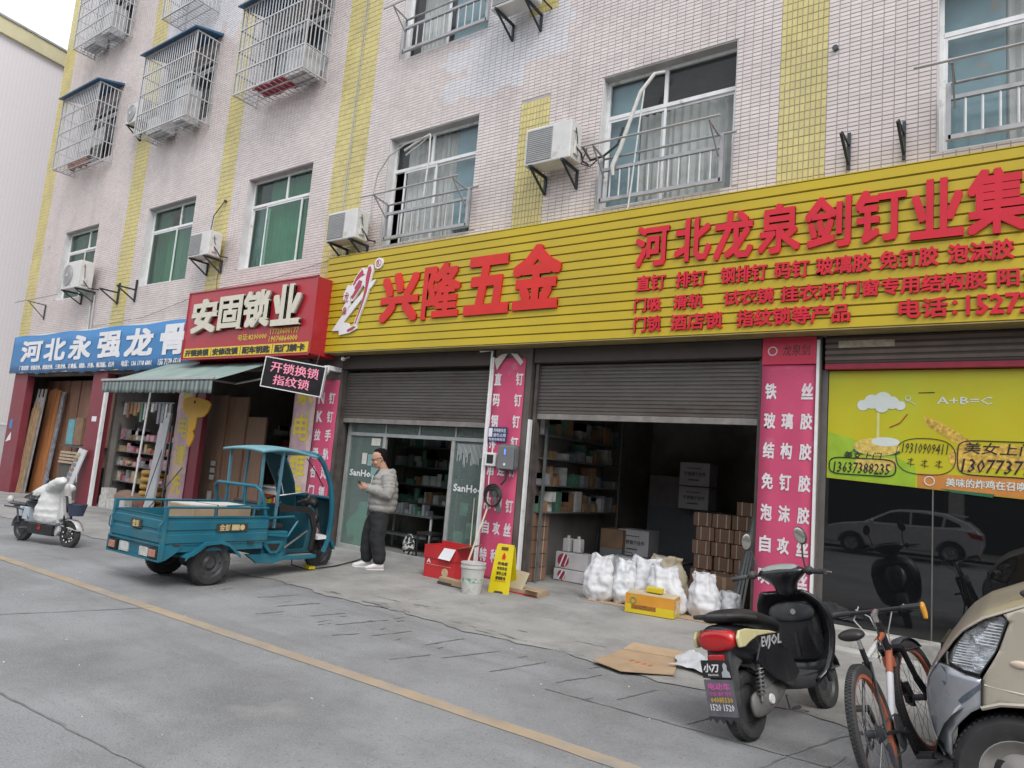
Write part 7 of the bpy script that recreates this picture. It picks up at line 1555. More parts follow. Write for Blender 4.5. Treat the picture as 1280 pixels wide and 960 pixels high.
b = MB(); b.tube([(.36, -.043, .395), (.18, -.043, .40), (0, -.043, .395)], .005, 5); b.tube([(.36, -.043, .205), (.1, -.05, .22), (.03, -.05, .17), (.02, -.05, .25), (0, -.043, .30)], .005, 5); b.bar((0, -.06, .31), (.02, -.06, .16), .02, .03); b.build('chain', DKM, bk)
b = MB(); b.tube([(.12, .06, .33), (.05, .20, .012)], .009, 6); b.box(0.0, .07, .17, .23, -.0, .02); b.build('kickstand', BMT, bk)
b = MB(); b.prism([(-.06, .02), (.02, .02), (.03, .10), (-.03, .13), (-.07, .10)], -.075, -.05); b.build('rear_derailleur', BB, bk, bevel=.005)
# front end
def stM(b): b.M = STEER; return b
b = stM(MB()); 
for s_ in (-1, 1): b.tube([(.865, s_ * .065, .70), (.96, s_ * .065, .50)], .019, 8); b.tube([(.96, s_ * .065, .50), (1.075, s_ * .065, .36)], .023, 8)
b.tube([(.86, -.075, .70), (.86, .075, .70)], .024, 8); b.build('suspension_fork', BB, bk, smooth=True)
b = stM(MB()); b.tube([(.79, 0, .70), (.76, 0, .87)], .020, 10); b.tube([(.76, 0, .87), (.75, 0, .92)], .022, 10); b.tube([(.75, 0, .92), (.80, 0, .94)], .02, 8); b.build('head_stem', MATS['chrome'], bk, smooth=True)
b = stM(MB()); b.tube([(.80, -.265, .945), (.81, 0, .94), (.80, .28, .945)], .0145, 9); b.build('handlebar', BB, bk, smooth=True)
for s_ in (-1, 1):
    b = stM(MB()); b.tube([(.80, s_ * .17, .945), (.80, s_ * .285, .945)], .018, 9); b.build('grip', BMT, bk, smooth=True)
    b = stM(MB()); b.tube([(.82, s_ * .16, .94), (.87, s_ * .2, .92), (.87, s_ * .27, .915)], .007, 6); b.ball((.81, s_ * .17, .94), .022); b.build('brake_lever', BB, bk, smooth=True)
b = stM(MB()); b.prism([(.78, .94), (.81, .97), (.83, .955), (.83, .90), (.81, .86), (.79, .86)], -.305, -.28, 'y'); b.build('orange_bar_end', mat('orange_rubber', (0.62, 0.28, 0.03), .5), bk, bevel=.01)
b = stM(MB()); b.tube([(.87, .16, .96), (.92, .10, .90), (.86, .05, .80), (.70, .03, .72), (.40, .03, .66)], .004, 5); b.tube([(.87, -.16, .96), (.93, -.05, .92), (.90, .0, .80), (1.0, .07, .5)], .004, 5); b.tube([(.84, .12, .98), (.80, .16, .90), (.70, .05, .80)], .004, 5); b.build('brake_cable', mat('pale_cable', (.5, .5, .5), .5), bk, smooth=True)
b = stM(MB()); b.loft([[(1.06 + r * math.cos(a), y, .36 + r * math.sin(a)) for a in [R(50 + i * 9) for i in range(9)]] for y, r in ((-.035, .375), (0, .385), (.035, .375))], caps=False); b.build('front_mudguard', mat('blue_black_mudguard', (0.04, 0.05, 0.07), .4), bk, solid=.004, smooth=True)
b = stM(MB()); b.prism([(1.02, .46), (1.10, .46), (1.13, .38), (1.10, .30), (1.02, .34)], .045, .075, 'y'); b.build('brake_caliper', BB, bk, bevel=.005)
b = stM(MB()); b.box(.75, .80, -.03, .03, .60, .66); b.build('front_reflector', BO, bk)

# ------------------------------------------------------------------ white scooter with a quilted cover, far left
QW = mat('white_quilt', (0.62, 0.62, 0.61), 0.8, var=0.07, scale=5, bump=0.25, bscale=35); PWH = mat('pearl_white_plastic', (0.50, 0.50, 0.50), 0.35, var=0.06)
ws = thing('white_scooter', 'small electric scooter wearing a white quilted wind cover at the far left', 'scooter', (-12.55, 4.78, gz(-12.5) - 0.03), local=True, rotz=R(13), scale=0.93)
wheel(ws, (0, 0, .21), .21, .09, DRIM, hub_r=.10, disc=True); fw_ = wheel(ws, (1.13, 0, .21), .21, .085, DRIM, hub_r=.045, disc=False, spokes=10)
b = MB()
for i in range(10): a = 2 * math.pi * i / 10 + .3; b.lathe([(.014, 0), (.014, -.002)], (1.13 + .11 * math.cos(a), -.045, .21 + .11 * math.sin(a)), 'y', 8)
b.build('rim_dot', WPR, ws)
b = MB(); b.box(.26, .88, -.13, .13, .16, .34); b.build('battery_box', BPL, ws, bevel=.02); b = MB(); b.torus((.56, -.135, .27), .028, .006, 'y', 14, 5); b.box(.549, .571, -.138, -.132, .262, .278); b.build('red_logo', REDL, ws)
b = MB(); b.box(.20, .95, -.15, .15, .34, .38); b.build('floor', mat('grey_plastic', (.2, .21, .23), .5), ws, bevel=.01)
b = MB(); b.loft([ring(*q) for q in ((0.02, .05, .60, .66), (.08, .10, .57, .70), (.25, .12, .56, .72), (.40, .09, .57, .70), (.46, .04, .60, .68))]); b.build('seat', BPL, ws, sub=1)
b = MB(); b.loft([ring(*q) for q in ((-.42, .05, .57, .60), (-.36, .09, .555, .61), (-.1, .09, .555, .61), (.02, .06, .56, .60))]); b.build('rear_seat', BPL, ws, sub=1)
b = MB(); b.tube([(-.45, -.08, .53), (-.1, -.09, .53), (.1, -.08, .5)], .014, 6); b.tube([(-.45, .08, .53), (-.1, .09, .53), (.1, .08, .5)], .014, 6); b.tube([(-.12, -.08, .53), (-.04, -.08, .30)], .016, 6); b.tube([(.12, -.08, .5), (.25, -.1, .34)], .014, 6); b.tube([(0, -.07, .21), (.28, -.09, .24)], .02, 6); each(b, 'frame_tube', DKM, ws, smooth=True)
b = MB(); b.ball((-.45, 0, .63), (.06, .05, .07)); b.build('helmet_light', PWH, ws, smooth=True)
b = MB(); b.loft([[(r * math.cos(a), y, .21 + r * math.sin(a)) for a in [R(80 + i * 11) for i in range(10)]] for y, r in ((-.06, .235), (0, .245), (.06, .235))], caps=False); b.build('rear_fender', mat('smoked_fender', (.25, .25, .26), .4), ws, solid=.006)
b = MB(); b.loft([[(1.13 + r * math.cos(a), y, .21 + r * math.sin(a)) for a in [R(20 + i * 14) for i in range(10)]] for y, r in ((-.06, .235), (0, .245), (.06, .235))], caps=False); b.build('front_fender', PWH, ws, solid=.006, smooth=True)
b = MB(); b.tube([(.90, 0, .80), (.98, 0, .55)], .03, 8); [b.tube([(.98, s_ * .06, .52), (1.13, s_ * .06, .21)], .02, 7) for s_ in (-1, 1)]; b.build('fork', BPL, ws, smooth=True)
b = MB(); b.prism([(.92, .42), (1.02, .45), (.98, .60), (.92, .80), (.86, .80), (.88, .6), (.84, .20), (.90, .16), (.96, .25)], -.09, .09, 'y'); b.build('front_panel', PWH, ws, bevel=.02)
b = MB(); b.box(-.05, .02, -.09, .09, .40, .56); b.prism([(.05, .36), (.22, .36), (.20, .56), (.08, .56)], -.1, .1); b.build('side_panel', mat('pale_blue_panel', (.4, .45, .5), .4), ws, bevel=.01)
b = MB(); b.tube([(.2, -.11, .18), (.14, -.16, .02)], .012, 6); b.build('stand', BLK, ws)
b = MB()          # the quilt: a pleated body hanging from the bars over the seat
b.loft([[(xc + rx * math.cos(a), ry * math.sin(a), z) for a in [2 * math.pi * j / 22 for j in range(22)]] for z, xc, rx, ry in ((.34, .63, .20, .16), (.39, .61, .275, .20), (.47, .61, .30, .22), (.50, .61, .285, .21), (.58, .62, .29, .22), (.62, .63, .27, .205), (.72, .65, .255, .21), (.78, .67, .23, .20), (.86, .68, .20, .19), (.94, .70, .16, .17), (.99, .72, .10, .12))])
b.tube([(.66, 0, .90), (.45, -.05, .84), (.26, -.07, .77), (.10, -.07, .71)], [.13, .11, .07, .02], 12); b.tube([(.68, -.08, .90), (.82, -.14, .96), (.98, -.20, 1.02), (1.10, -.23, 1.05), (1.16, -.24, 1.03)], [.12, .11, .09, .07, .03], 12); b.tube([(.70, .08, .90), (.76, .16, .92), (.82, .2, .93)], [.09, .07, .04], 12)
b.build('quilted_cover', QW, ws, remesh=0.018, msmooth=3, disp=0.022, dscale=0.07)
b = MB(); b.grid(lambda u, v: (.10 + .38 * u, -.135 - .01 * math.sin(u * 6), .70 + .0 * v + (.03 + .16 * u) * v), 8, 6); b.build('checked_panel', mat('checked_cloth', (.05, .05, .05), .8, col2=(.4, .38, .3), mixscale=30, mixlo=.6, mixhi=.62), ws, solid=.01, fixn=False)
b = MB(); [b.tube([(.78, s_ * .22, 1.02), (.74, s_ * .25, 1.10), (.70, s_ * .27, 1.16)], .006, 5) or b.ball((.69, s_ * .28, 1.19), (.02, .055, .045)) for s_ in (-1, 1)]; b.build('mirror', mat('silver_mirror', (.5, .5, .5), .2, metal=.8), ws, smooth=True)
b = MB(); prof_ = [(.10, 0), (.14, .17), (.145, .17), (.145, .18)]; b.lathe(prof_, (1.20, 0, .52), 'z', 18, caps=False); b.lathe([(0, 0), (.10, 0)], (1.20, 0, .52), 'z', 18, caps=False); b.build('basket', mat('navy_mesh_basket', (.04, .05, .09), .6, var=.3, scale=40), ws, solid=.004)
# ------------------------------------------------------------------ beige van, its front corner in the picture (local: x forward, y left, z up; front axle at the origin)
BEI = mat('beige_van_paint', (0.44, 0.395, 0.32), 0.32, metal=0.25, var=0.05, scale=2, coat=0.3, col2=(0.34, 0.30, 0.24), mixscale=1.2, mixlo=0.5, mixhi=0.7)
SIL = mat('scuffed_silver_paint', (0.35, 0.37, 0.40), 0.3, metal=0.35, var=0.06, scale=3, coat=0.2, col2=(0.42, 0.44, 0.46), mixscale=1.5, mixlo=0.5, mixhi=0.7)
add_mix(SIL, speck(3.2, 0.66, 0.68, 6, (1, 1, 2.2)), (0.10, 0.12, 0.15))
vn = thing('beige_van', 'beige van with a scuffed silver front bumper entering the picture at the lower right', 'van', (-0.02, 5.47, -0.03), local=True, rotz=R(180))
HW = 0.82
def vin(x, z): return 0.27 * (max(0.0, x - 0.10) / 0.36) ** 2.2 + 0.10 * max(0.0, z - 0.78) ** 1.3 - 0.012 * math.sin(math.pi * min(1, max(0, (z - 0.3) / 0.5)))
def vsheet(name, poly, m, parent, mir=1, off=0.0, step=0.04, solid=0.012, extra=None):
    """a body panel: an outline in the side view, cut finely and bent over the body's rounded flank"""
    bm = bmesh.new(); bm.faces.new([bm.verts.new((x, 0, z)) for x, z in poly])
    xs_ = [p[0] for p in poly]; zs_ = [p[1] for p in poly]
    for ax, lo, hi in ((0, min(xs_), max(xs_)), (2, min(zs_), max(zs_))):
        v_ = lo + step
        while v_ < hi:
            co = [0, 0, 0]; co[ax] = v_; no = [0, 0, 0]; no[ax] = 1
            bmesh.ops.bisect_plane(bm, geom=bm.verts[:] + bm.edges[:] + bm.faces[:], plane_co=co, plane_no=no); v_ += step
    for v in bm.verts:
        x, z = v.co.x, v.co.z; v.co.y = mir * (HW - vin(x, z) + off + (extra(x, z) if extra else 0))
    bmesh.ops.recalc_face_normals(bm, faces=bm.faces)
    me = bpy.data.meshes.new(name); bm.to_mesh(me); bm.free(); me.materials.append(m)
    for p in me.polygons: p.use_smooth = True
    o = bpy.data.objects.new(name, me); COL.objects.link(o); o.parent = parent
    if solid: q = o.modifiers.new('t', 'SOLIDIFY'); q.thickness = solid; q.offset = 0
    return o
BUMP = [(.172, .615), (.172, .755), (.25, .757), (.33, .775), (.372, .772), (.40, .72), (.425, .66), (.43, .60), (.42, .50), (.40, .42), (.36, .345), (.30, .29), (.305, .36), (.31, .42), (.285, .48), (.26, .52), (.22, .575)]
LAMP = [(.185, .768), (.26, .77), (.33, .788), (.328, .83), (.29, .905), (.25, .97), (.16, 1.05), (.085, 1.092), (.062, 1.07), (.11, .91)]
ARC = [(.172, .612), (.09, .652), (-.01, .67), (-.12, .652), (-.24, .585), (-.33, .46), (-.37, .30)]
FEND = [(.165, .765), (.10, .905), (.052, 1.065), (.078, 1.10), (-.05, 1.17), (-.50, 1.24), (-.50, .28)] + [(-.37, .28)] + ARC[::-1]
EDGE = [(.385, .772), (.372, .80), (.345, .845), (.30, .925), (.26, .98), (.17, 1.06), (.085, 1.105), (-.05, 1.175), (-.25, 1.22), (-.60, 1.27)]
FRONT = [(.33, .28), (.375, .345), (.41, .42), (.43, .50), (.44, .60), (.435, .66), (.41, .72), (.385, .772)]
for mir in (1, -1):
    vsheet('bumper', BUMP, SIL, vn, mir)
    hl = vsheet('headlight', LAMP, glass('headlamp_cover', (.93, .94, .95), rough=.04, opac=.03, ior=1.4), vn, mir, off=.002, solid=0)
    k_ = .985; cx_, cz_ = .20, .92; inner = [(cx_ + (x - cx_) * k_, cz_ + (z - cz_) * k_) for x, z in LAMP]
    vsheet('reflector', inner, mat('lamp_reflector', (.66, .68, .70), .16, metal=.75, var=.35, scale=22, bump=1.0, bscale=26, stretch=(1, 1, 2.5)), hl, mir, off=-.05, solid=0, step=.02, extra=lambda x, z: .012 * math.sin(x * 60) * math.sin(z * 45))
    hl.data.materials[0] = MATS['headlamp_cover']
    b = MB(); lens = [(.255, .86, .05), (.165, .965, .045)]
    for (x, z, r) in lens:
        y = HW - vin(x, z) - .035; b.lathe([(r, 0), (r * .8, -.018), (r * .3, -.03), (0.001, -.012)], (x, mir * y, z), 'y', 18, caps=False)
    b.build('lamp_bowl', mat('lamp_bulb', (.75, .77, .79), .1, metal=.8), hl, smooth=True)
    b = MB()
    for i in range(9):
        z = .80 + i * .014; x0_ = .20; y = HW - vin(.27, z) - .02; b.box(.20 - .002 * i, .31 - .004 * i, mir * y - .004, mir * y + .004, z, z + .004)
    for i in range(8): z = .93 + i * .016; y = HW - vin(.12, z) - .018; b.box(.105 - .004 * i, .20 - .009 * i, mir * y - .003, mir * y + .003, z, z + .004)
    b.build('lens_fluting', mat('flute_pale', (.8, .82, .84), .15), hl)
    vsheet('front_fender', FEND, BEI, vn, mir)
    b = MB(); P3 = lambda x, z, o=.008: (x, mir * (HW - vin(x, z) + o), z)
    b.tube([P3(x, z) for x, z in [(.175, .762), (.25, .763), (.33, .781), (.38, .778)]], .003, 5); b.tube([P3(x, z) for x, z in LAMP[3:] ], .0028, 5); b.tube([P3(x, z) for x, z in (LAMP[-1], (.147, .84), LAMP[0])], .003, 5)
    b.tube([P3(.169, z) for z in (.62, .69, .757)], .004, 5); b.build('seam', BLK, vn)
    b = MB(); b.tube([P3(x, z, .004) for x, z in ARC], .012, 6); b.build('arch_lip', BEI, vn, smooth=True)
    b = MB(); b.tube([P3(x, z, .002) for x, z in ((.16, .73), (0, .722), (-.2, .73), (-.5, .74))], .008, 6); b.build('swage_line', BEI, vn, smooth=True)
    # scuffs where the silver paint has gone
    vsheet('scuff', [(.365, .765), (.385, .73), (.37, .70), (.345, .665), (.335, .69), (.335, .73), (.345, .76)], mat('scuff_dark', (.09, .11, .14), .6, var=.3, scale=20), vn, mir, off=.0085, solid=0)
    if mir > 0: vsheet('scuff', [(.145 + .03, .735), (.22, .69), (.26, .645), (.28, .615), (.262, .605), (.225, .645), (.19, .69), (.174, .71)], MATS['scuff_dark'], vn, mir, off=.0085, solid=0)
    if mir > 0: vsheet('scratch', [(.27, .60), (.295, .565), (.31, .53), (.302, .53), (.285, .56), (.262, .595)], WPR, vn, mir, off=.0085, solid=0)
    for x0_, x1_, nm in ((-.505, -1.35, 'door'), (-1.36, -3.35, 'sliding_door')):
        b = MB(); b.grid(lambda u, v: (x0_ + (x1_ - x0_) * u, mir * (HW - vin(0, .28 + .86 * v)), .28 + .86 * v), 6, 12); b.build(nm, BEI, vn, smooth=True, solid=.01, fixn=False)
    b = MB(); b.loft([[(.385 * math.cos(a), y * mir, .30 + .385 * math.sin(a)) for a in [math.pi * (i / 14) for i in range(15)]] for y in (.80, .45)], caps=False); b.build('wheel_liner', mat('liner_black', (.012, .012, .012), .9), vn, fixn=False)
    b = MB(); b.box(-.4, .3, min(.44 * mir, .46 * mir), max(.44 * mir, .46 * mir), .25, .72); b.build('inner_panel', MATS['liner_black'], vn)
    b = MB(); p = P3(.005, .865); b.ball(p, (.045, .012, .02)); b.build('side_indicator', mat('clear_orange', (.62, .50, .40), .2), vn, smooth=True)
    wheel(vn, (0, mir * .735, .30), .30, .17, mat('van_rim', (.36, .34, .32), .4, metal=.3, var=.15, scale=10, col2=(.16, .09, .06), mixscale=6, mixlo=.58, mixhi=.7), hub_r=.05, holes=8, tread=60, rimfrac=.60)
    wheel(vn, (-2.55, mir * .735, .30), .30, .17, MATS['van_rim'], hub_r=.05, holes=8, tread=60, rimfrac=.60)
def across(curve, nu, bx, bz):
    def fn(u, v):
        q = u * (len(curve) - 1); i = min(int(q), len(curve) - 2); f = q - i; x = curve[i][0] + (curve[i + 1][0] - curve[i][0]) * f; z = curve[i][1] + (curve[i + 1][1] - curve[i][1]) * f
        t_ = 2 * v - 1; return (x + bx * (1 - t_ * t_), t_ * (HW - vin(x, z)), z + bz * (1 - t_ ** 4))
    return fn
b = MB(); b.grid(across(EDGE, 30, .0, .035), 34, 30); b.build('bonnet', BEI, vn, smooth=True, solid=.008, fixn=False)
b = MB(); b.grid(across(FRONT, 14, .02, 0), 14, 24); b.build('front_bumper', SIL, vn, smooth=True, solid=.008, fixn=False)
b = MB(); b.box(.36, .40, -.30, .30, .78, .83); b.build('grille', BLK, vn)
b = MB(); b.prism([(-.62, 1.28), (-1.12, 1.72), (-1.2, 1.80), (-3.2, 1.84), (-3.5, 1.70), (-3.58, 1.1), (-.50, 1.1)], -.66, .66, 'y'); b.build('cabin', BEI, vn, bevel=.06)
for s_ in (-1, 1): b = MB(); b.prism([(-.60, 1.08), (-.72, 1.20), (-1.15, 1.62), (-1.3, 1.68), (-3.3, 1.70), (-3.45, 1.10)], s_ * .66, s_ * .79, 'y'); b.build('cabin_side', BEI, vn, bevel=.04); b = MB(); b.prism([(-.85, 1.16), (-1.22, 1.58), (-3.2, 1.60), (-3.3, 1.16)], s_ * .79, s_ * .795, 'y'); b.build('side_window', mat('dark_car_glass', (.02, .025, .03), .08), vn)
b = MB(); b.add([(-.60, -.62, 1.26), (-.60, .62, 1.26), (-1.14, .60, 1.75), (-1.14, -.60, 1.75)], [(0, 1, 2, 3)]); b.build('windscreen', MATS['dark_car_glass'], vn, solid=.01)
b = MB(); b.box(-3.56, -3.5, -.8, .8, .35, 1.1); b.box(-3.5, .3, -.75, .75, .30, .36); b.build('floor_pan', BLK, vn)
b = MB(); b.ball((-.04, .60, 1.205), (.05, .03, .025)); b.tube([(-.04, .60, 1.215), (-.30, .30, 1.29), (-.5, .1, 1.33)], .012, 6); b.build('wiper', BMT, vn, smooth=True)
b = MB(); b.prism([(.26, .36), (.21, .36), (.21, .42), (.27, .43)], .62, .70); b.build('tow_hook', DKM, vn)

# ------------------------------------------------------------------ white car parked across the street, seen only as a reflection in the dark glass
SW = mat('white_car_paint', (0.62, 0.62, 0.63), 0.25, coat=.4, var=.03)
cr_ = thing('white_hatchback', 'white hatchback parked across the street, seen mirrored in the dark shop glass', 'car', (-3.1, -7.9, 0), local=True, rotz=R(180))
low = [(2.05, .30), (2.12, .45), (2.10, .62), (1.98, .78), (1.55, .90), (.95, .99), (.4, 1.0), (-1.5, 1.03), (-1.95, 1.02), (-2.10, .90), (-2.12, .55), (-2.02, .28)]
arc_r = lambda xc: [(xc - .38 * math.cos(a), .28 + .38 * math.sin(a)) for a in [math.pi * i / 10 for i in range(11)]]
base_ = low + arc_r(-1.33) + arc_r(1.30)
b = MB(); b.prism(base_, -.86, .86, 'y'); b.build('body', SW, cr_, bevel=.05)
roofp = [(1.0, .97), (.25, 1.38), (0, 1.44), (-.6, 1.47), (-1.2, 1.43), (-1.75, 1.22), (-2.02, 1.0)]
b = MB(); n = len(roofp); vs = [(x, -.80 + .18 * max(0, z - .97) / .5, z) for x, z in roofp] + [(x, .80 - .18 * max(0, z - .97) / .5, z) for x, z in roofp]; b.add(vs, [tuple(range(n)), tuple(range(2 * n - 1, n - 1, -1))] + [(i, n + i, n + (i + 1) % n, (i + 1) % n) for i in range(n)]); b.build('greenhouse', SW, cr_, bevel=.04)
for s_ in (-1, 1):
    w_ = lambda z: s_ * (.806 - .18 * max(0, z - .97) / .5)
    for pts in ([(.78, 1.01), (.26, 1.31), (.02, 1.37), (-.28, 1.385), (-.28, 1.02)], [(-.34, 1.02), (-.34, 1.385), (-.75, 1.375), (-1.15, 1.32), (-1.10, 1.03)], [(-1.17, 1.04), (-1.22, 1.30), (-1.55, 1.16), (-1.60, 1.08)]):
        n = len(pts); b = MB(); b.add([(x, w_(z), z) for x, z in pts] + [(x, w_(z) + s_ * .006, z) for x, z in pts], [tuple(range(n)), tuple(range(2 * n - 1, n - 1, -1))] + [(i, n + i, n + (i + 1) % n, (i + 1) % n) for i in range(n)]); b.build('side_window', MATS['dark_car_glass'], cr_)
    b = MB(); b.prism([(-1.72, .96), (-2.10, .90), (-2.12, .76), (-1.85, .80)], s_ * .855, s_ * .87, 'y'); b.build('tail_light', MATS['red_lens'], cr_)
    b = MB(); b.prism([(1.95, .76), (2.05, .66), (1.75, .72), (1.6, .84)], s_ * .855, s_ * .87, 'y'); b.build('headlight', PWt, cr_)
    b = MB(); b.ball((.72, s_ * .95, 1.03), (.07, .10, .07)); b.build('door_mirror', SW, cr_, smooth=True)
    b = MB(); b.box(-.2, -.04, s_ * .862 - .006, s_ * .862 + .006, .80, .83); b.build('door_handle', SW, cr_)
    for x in (1.30, -1.33): wheel(cr_, (x, s_ * .75, .31), .31, .2, mat('alloy', (.4, .4, .4), .3, metal=.6), hub_r=.05, holes=0)
b = MB(); b.prism([(-1.35, 1.45), (-1.72, 1.40), (-1.70, 1.36), (-1.35, 1.41)], -.55, .55, 'y'); b.build('spoiler', SW, cr_)

# ------------------------------------------------------------------ the man with the phone
SKIN = mat('skin', (0.46, 0.26, 0.18), 0.55, var=0.06, scale=10); HAIR = mat('black_hair', (0.010, 0.009, 0.009), 0.95, spec=0.1, bump=.4, bscale=180)
JCK = mat('grey_padded_jacket', (0.30, 0.29, 0.27), 0.75, var=0.08, scale=9, bump=0.3, bscale=30); TRS = mat('black_joggers', (0.018, 0.019, 0.021), 0.85, var=0.2, scale=6, bump=.3, bscale=18); SHW = mat('white_trainers', (0.62, 0.61, 0.60), 0.5, var=0.06); TSH = mat('dark_sweater', (0.045, 0.045, 0.05), .85)
mn = thing('person', 'man in a grey padded jacket and black joggers looking down at his phone', 'person', (-7.80, 7.62, 0.022), local=True, rotz=R(238))
def oval(x, y, z, rx, ry, n=20, tilt=0.0): return [(x + rx * math.cos(a), y + ry * math.sin(a), z + tilt * rx * math.cos(a)) for a in [2 * math.pi * j / n for j in range(n)]]
HM = Matrix.Translation((.02, 0, 1.50)) @ Matrix.Rotation(R(17), 4, 'Y') @ Matrix.Scale(1.07, 4) @ Matrix.Translation((0, 0, -1.50))      # the head bent towards the phone
# body: head, neck, trunk, arms and hands, legs: one continuous remeshed surface
b = MB(); b.M = HM
b.loft([oval(.045, 0, 1.50, .045, .045), oval(.05, 0, 1.525, .062, .055), oval(.038, 0, 1.56, .082, .066), oval(.028, 0, 1.60, .093, .074), oval(.020, 0, 1.64, .098, .079), oval(.012, 0, 1.68, .093, .076), oval(.006, 0, 1.71, .075, .062), oval(.003, 0, 1.73, .04, .035)])
b.tube([(-.03, 0, 1.36), (-.01, 0, 1.46), (.01, 0, 1.56)], [.075, .062, .06], 14)
b.tube([(.115, 0, 1.62), (.128, 0, 1.595), (.138, 0, 1.578), (.120, 0, 1.568)], [.008, .011, .015, .010], 8)                # nose
b.tube([(.108, -.022, 1.545), (.118, 0, 1.547), (.108, .022, 1.545)], .008, 7); b.tube([(.104, -.02, 1.533), (.114, 0, 1.532), (.104, .02, 1.533)], .008, 7)   # lips
b.ball((.085, 0, 1.508), (.028, .028, .02)); b.ball((.085, .045, 1.57), (.03, .025, .03)); b.ball((.085, -.045, 1.57), (.03, .025, .03))       # chin, cheeks
b.tube([(.098, -.045, 1.637), (.112, 0, 1.633), (.098, .045, 1.637)], .009, 7)                                           # brow
for s_ in (-1, 1): b.tube([(.012, s_ * .078, 1.635), (-.006, s_ * .090, 1.625), (-.002, s_ * .088, 1.60), (.014, s_ * .077, 1.585)], .009, 7)     # ears
b.M = Matrix.Identity(4)
b.loft([oval(-.02, 0, .90, .12, .16), oval(-.02, 0, 1.1, .13, .155), oval(-.03, 0, 1.3, .12, .18), oval(-.03, 0, 1.40, .08, .15)])
ARM = {}
for s_ in (-1, 1):
    sh, el, wr = Vector((-.03, s_ * .22, 1.38)), Vector((-.02, s_ * .30, 1.11)), Vector((.22, s_ * .10, 1.17))
    ARM[s_] = (sh, el, wr); b.tube([sh, el, wr], [.05, .042, .028], 12)
    h = Vector((.295, s_ * .055, 1.19)); b.loft([[wr.lerp(h, t_) + Vector((0, s_ * .0, 0)) + Vector((0, r1 * math.cos(a), r2 * math.sin(a))) for a in [2 * math.pi * j / 10 for j in range(10)]] for t_, r1, r2 in ((-.1, .025, .025), (.3, .024, .036), (.8, .02, .043), (1.15, .016, .040))])
    for k_ in range(4):          # fingers curling under the phone
        z_ = 1.222 - k_ * .021; L_ = (.9, 1.0, .95, .78)[k_]
        b.tube([(.29, s_ * .055, z_), (.29 + .035 * L_, s_ * .050, z_ - .004), (.29 + .052 * L_, s_ * .028, z_ - .006), (.29 + .046 * L_, s_ * .010, z_ - .006)], [.0095, .009, .008, .007], 7)
    b.tube([(.24, s_ * .06, 1.218), (.265, s_ * .04, 1.238), (.30, s_ * .022, 1.243)], [.012, .011, .008], 7)    # thumb on top
HIP = {}
for s_ in (-1, 1):
    f_ = (-.03, .13) if s_ > 0 else (.10, -.12)
    HIP[s_] = f_; b.tube([(-.02, s_ * .09, .92), (f_[0] * .6 + .02, f_[1] * .95, .50), (f_[0] - .02, f_[1], .10)], [.085, .055, .04], 12)
b.build('body', SKIN, mn, remesh=0.006, msmooth=2)
b = MB(); b.M = HM; b.loft([oval(-.060, 0, 1.555, .030, .048), oval(-.050, 0, 1.585, .046, .064), oval(-.040, 0, 1.61, .060, .079), oval(-.028, 0, 1.65, .075, .086), oval(-.030, 0, 1.682, .080, .083), oval(-.022, 0, 1.71, .085, .075), oval(-.008, 0, 1.737, .074, .058), oval(.002, 0, 1.752, .042, .033)])
b.build('hair', HAIR, mn, remesh=0.007, msmooth=1, disp=.012, dscale=.015)
b2 = MB(); b2.M = HM; [b2.torus((.118, s_ * .034, 1.612), .021, .0028, 'x', 18, 5) for s_ in (-1, 1)]; b2.tube([(.118, -.013, 1.614), (.124, 0, 1.617), (.118, .013, 1.614)], .0025, 5); [b2.tube([(.114, s_ * .056, 1.614), (.06, s_ * .082, 1.622), (.0, s_ * .088, 1.63)], .0028, 5) for s_ in (-1, 1)]; b2.build('glasses', BLK, mn)
b = MB(); b.M = HM; [b.ball((.098, s_ * .032, 1.612), (.012, .014, .009), 10, 7) for s_ in (-1, 1)]; b.build('eye', mat('eye_dark', (.08, .06, .05), .3), mn, smooth=True)
# jacket
def puff(z): return 1 + .075 * abs(math.sin((z - .84) * 34))
b = MB(); prof_ = [(.82, .155, .20), (.85, .19, .235), (.95, .205, .245), (1.05, .205, .245), (1.15, .195, .245), (1.25, .185, .25), (1.33, .165, .245), (1.39, .135, .20), (1.43, .105, .14), (1.46, .09, .105)]
rings_ = []
for i in range(len(prof_) - 1):
    for k_ in range(6):
        t_ = k_ / 6; z_ = prof_[i][0] + (prof_[i + 1][0] - prof_[i][0]) * t_; rx = (prof_[i][1] + (prof_[i + 1][1] - prof_[i][1]) * t_) * puff(z_); ry = (prof_[i][2] + (prof_[i + 1][2] - prof_[i][2]) * t_) * puff(z_); rings_.append(oval(-.03 - .015 * math.sin((z_ - .8) * 4), 0, z_, rx, ry, 28))
b.loft(rings_)
for s_ in (-1, 1):
    sh, el, wr = ARM[s_]; pts = []; rr_ = []
    for i in range(12): t_ = i / 12; pts.append(sh.lerp(el, t_) + Vector((-.02, s_ * .012, 0))); rr_.append((.105 - .015 * t_) * (1 + .09 * abs(math.sin(i * 1.35))))
    for i in range(13): t_ = i / 12; pts.append(el.lerp(wr, t_ * .97) + Vector((-.02 * (1 - t_), s_ * .012 * (1 - t_), 0))); rr_.append((.088 - .030 * t_) * (1 + .10 * abs(math.sin(i * 1.2 + .5))))
    b.tube(pts, rr_, 14)
b.torus((-.06, 0, 1.435), .095, .034, 'z', 24, 8); b.ball((-.14, 0, 1.40), (.06, .11, .08))        # collar and hood
b.build('jacket', JCK, mn, remesh=0.009, msmooth=1, disp=.014, dscale=.05)
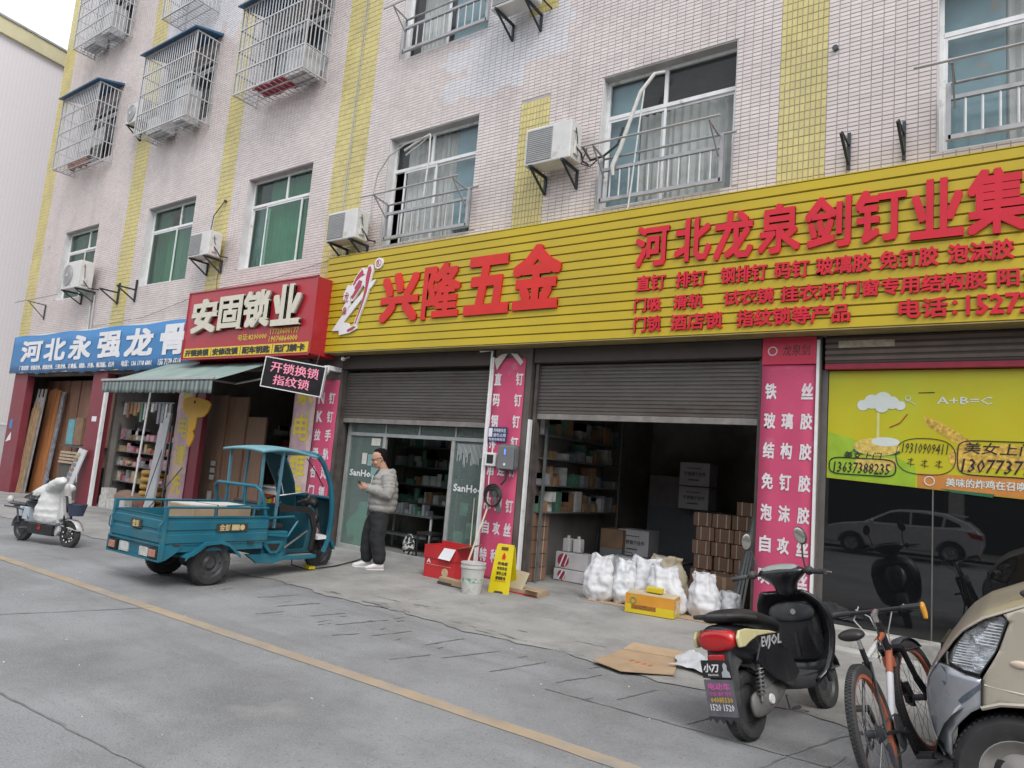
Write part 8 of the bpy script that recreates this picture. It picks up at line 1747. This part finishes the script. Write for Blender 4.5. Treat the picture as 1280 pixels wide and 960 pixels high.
b = MB(); b.loft([oval(.075, -.0, z_, .055, .052 - .0 * z_, 12) for z_ in (.80, .84)] + [oval(.11, 0, .95, .05, .06, 12), oval(.108, 0, 1.2, .045, .06, 12), oval(.075, 0, 1.38, .045, .06, 12), oval(.05, 0, 1.45, .03, .05, 12)]); b.build('sweater', TSH, mn, smooth=True)
b = MB(); b.prism([(.085, .80), (.19, .77), (.16, 1.0), (.135, 1.30), (.09, 1.35)], .04, .06, 'y'); b.build('jacket_lining', TSH, mn, bevel=.005)
b = MB(); b.tube([(.135, -.03, 1.36), (.165, -.035, 1.15), (.155, -.04, .86)], .005, 5); b.build('zip', WPR, mn)
# joggers and shoes
b = MB(); b.loft([oval(-.03, 0, .74, .125, .165, 24), oval(-.03, 0, .84, .14, .18, 24), oval(-.03, 0, .90, .125, .17, 24)])
for s_ in (-1, 1):
    f_ = HIP[s_]; b.tube([(-.02, s_ * .085, .86), (-.005, s_ * .092, .74), (f_[0] * .5 + .02, f_[1] * .95, .56), (f_[0] * .6 + .03, f_[1], .44), (f_[0] * .9, f_[1], .26), (f_[0] - .02, f_[1], .14), (f_[0] - .02, f_[1], .085)], [.14, .138, .12, .108, .10, .092, .055], 16)
b.build('joggers', TRS, mn, remesh=0.012, msmooth=2, disp=.03, dscale=.11)
b = MB(); b.box(.085, .09, -.135, -.095, .70, .745); b.M = Matrix.Identity(4); b.build('pocket_badge', WPR, mn)
for s_ in (-1, 1):
    f_ = HIP[s_]; b = MB(); x0 = f_[0] - .08
    b.loft([[(x0 + x_, f_[1] + (s_ * .012 * (x_ / .26)) + w_ * math.cos(a), .012 + max(0, h_ * (1 + math.sin(a)) / 2)) for a in [2 * math.pi * j / 16 for j in range(16)]] for x_, w_, h_ in ((-.02, .02, .06), (0, .036, .10), (.05, .041, .11), (.10, .042, .105), (.16, .046, .075), (.21, .045, .058), (.25, .035, .045), (.268, .015, .03))]); sh_ = b.build('shoe', SHW, mn, sub=1)
    b = MB(); b.prism([(x0 - .025, f_[1] - .03), (x0, f_[1] - .04), (x0 + .1, f_[1] - .04), (x0 + .17, f_[1] - .046), (x0 + .24, f_[1] - .036), (x0 + .272, f_[1]), (x0 + .24, f_[1] + .04), (x0 + .17, f_[1] + .048), (x0 + .1, f_[1] + .042), (x0, f_[1] + .04), (x0 - .025, f_[1] + .03)], 0.0, .022, 'z'); b.build('sole', SHW, sh_, bevel=.005)
b = MB(); b.torus((.20, .11, 1.165), .036, .006, 'x', 14, 6); b.build('wrist_watch', BLK, mn)
ph_ = thing('smartphone', 'black smartphone held in both hands of the man', 'phone', (-7.80, 7.62, 0.022), local=True, rotz=R(238))
b = MB(); b.M = Matrix.Translation((.328, 0, 1.232)) @ Matrix.Rotation(R(-48), 4, 'Y'); b.box(-.038, .038, -.075, .075, -.004, .004); b.build('handset', BLK, ph_, bevel=.003)
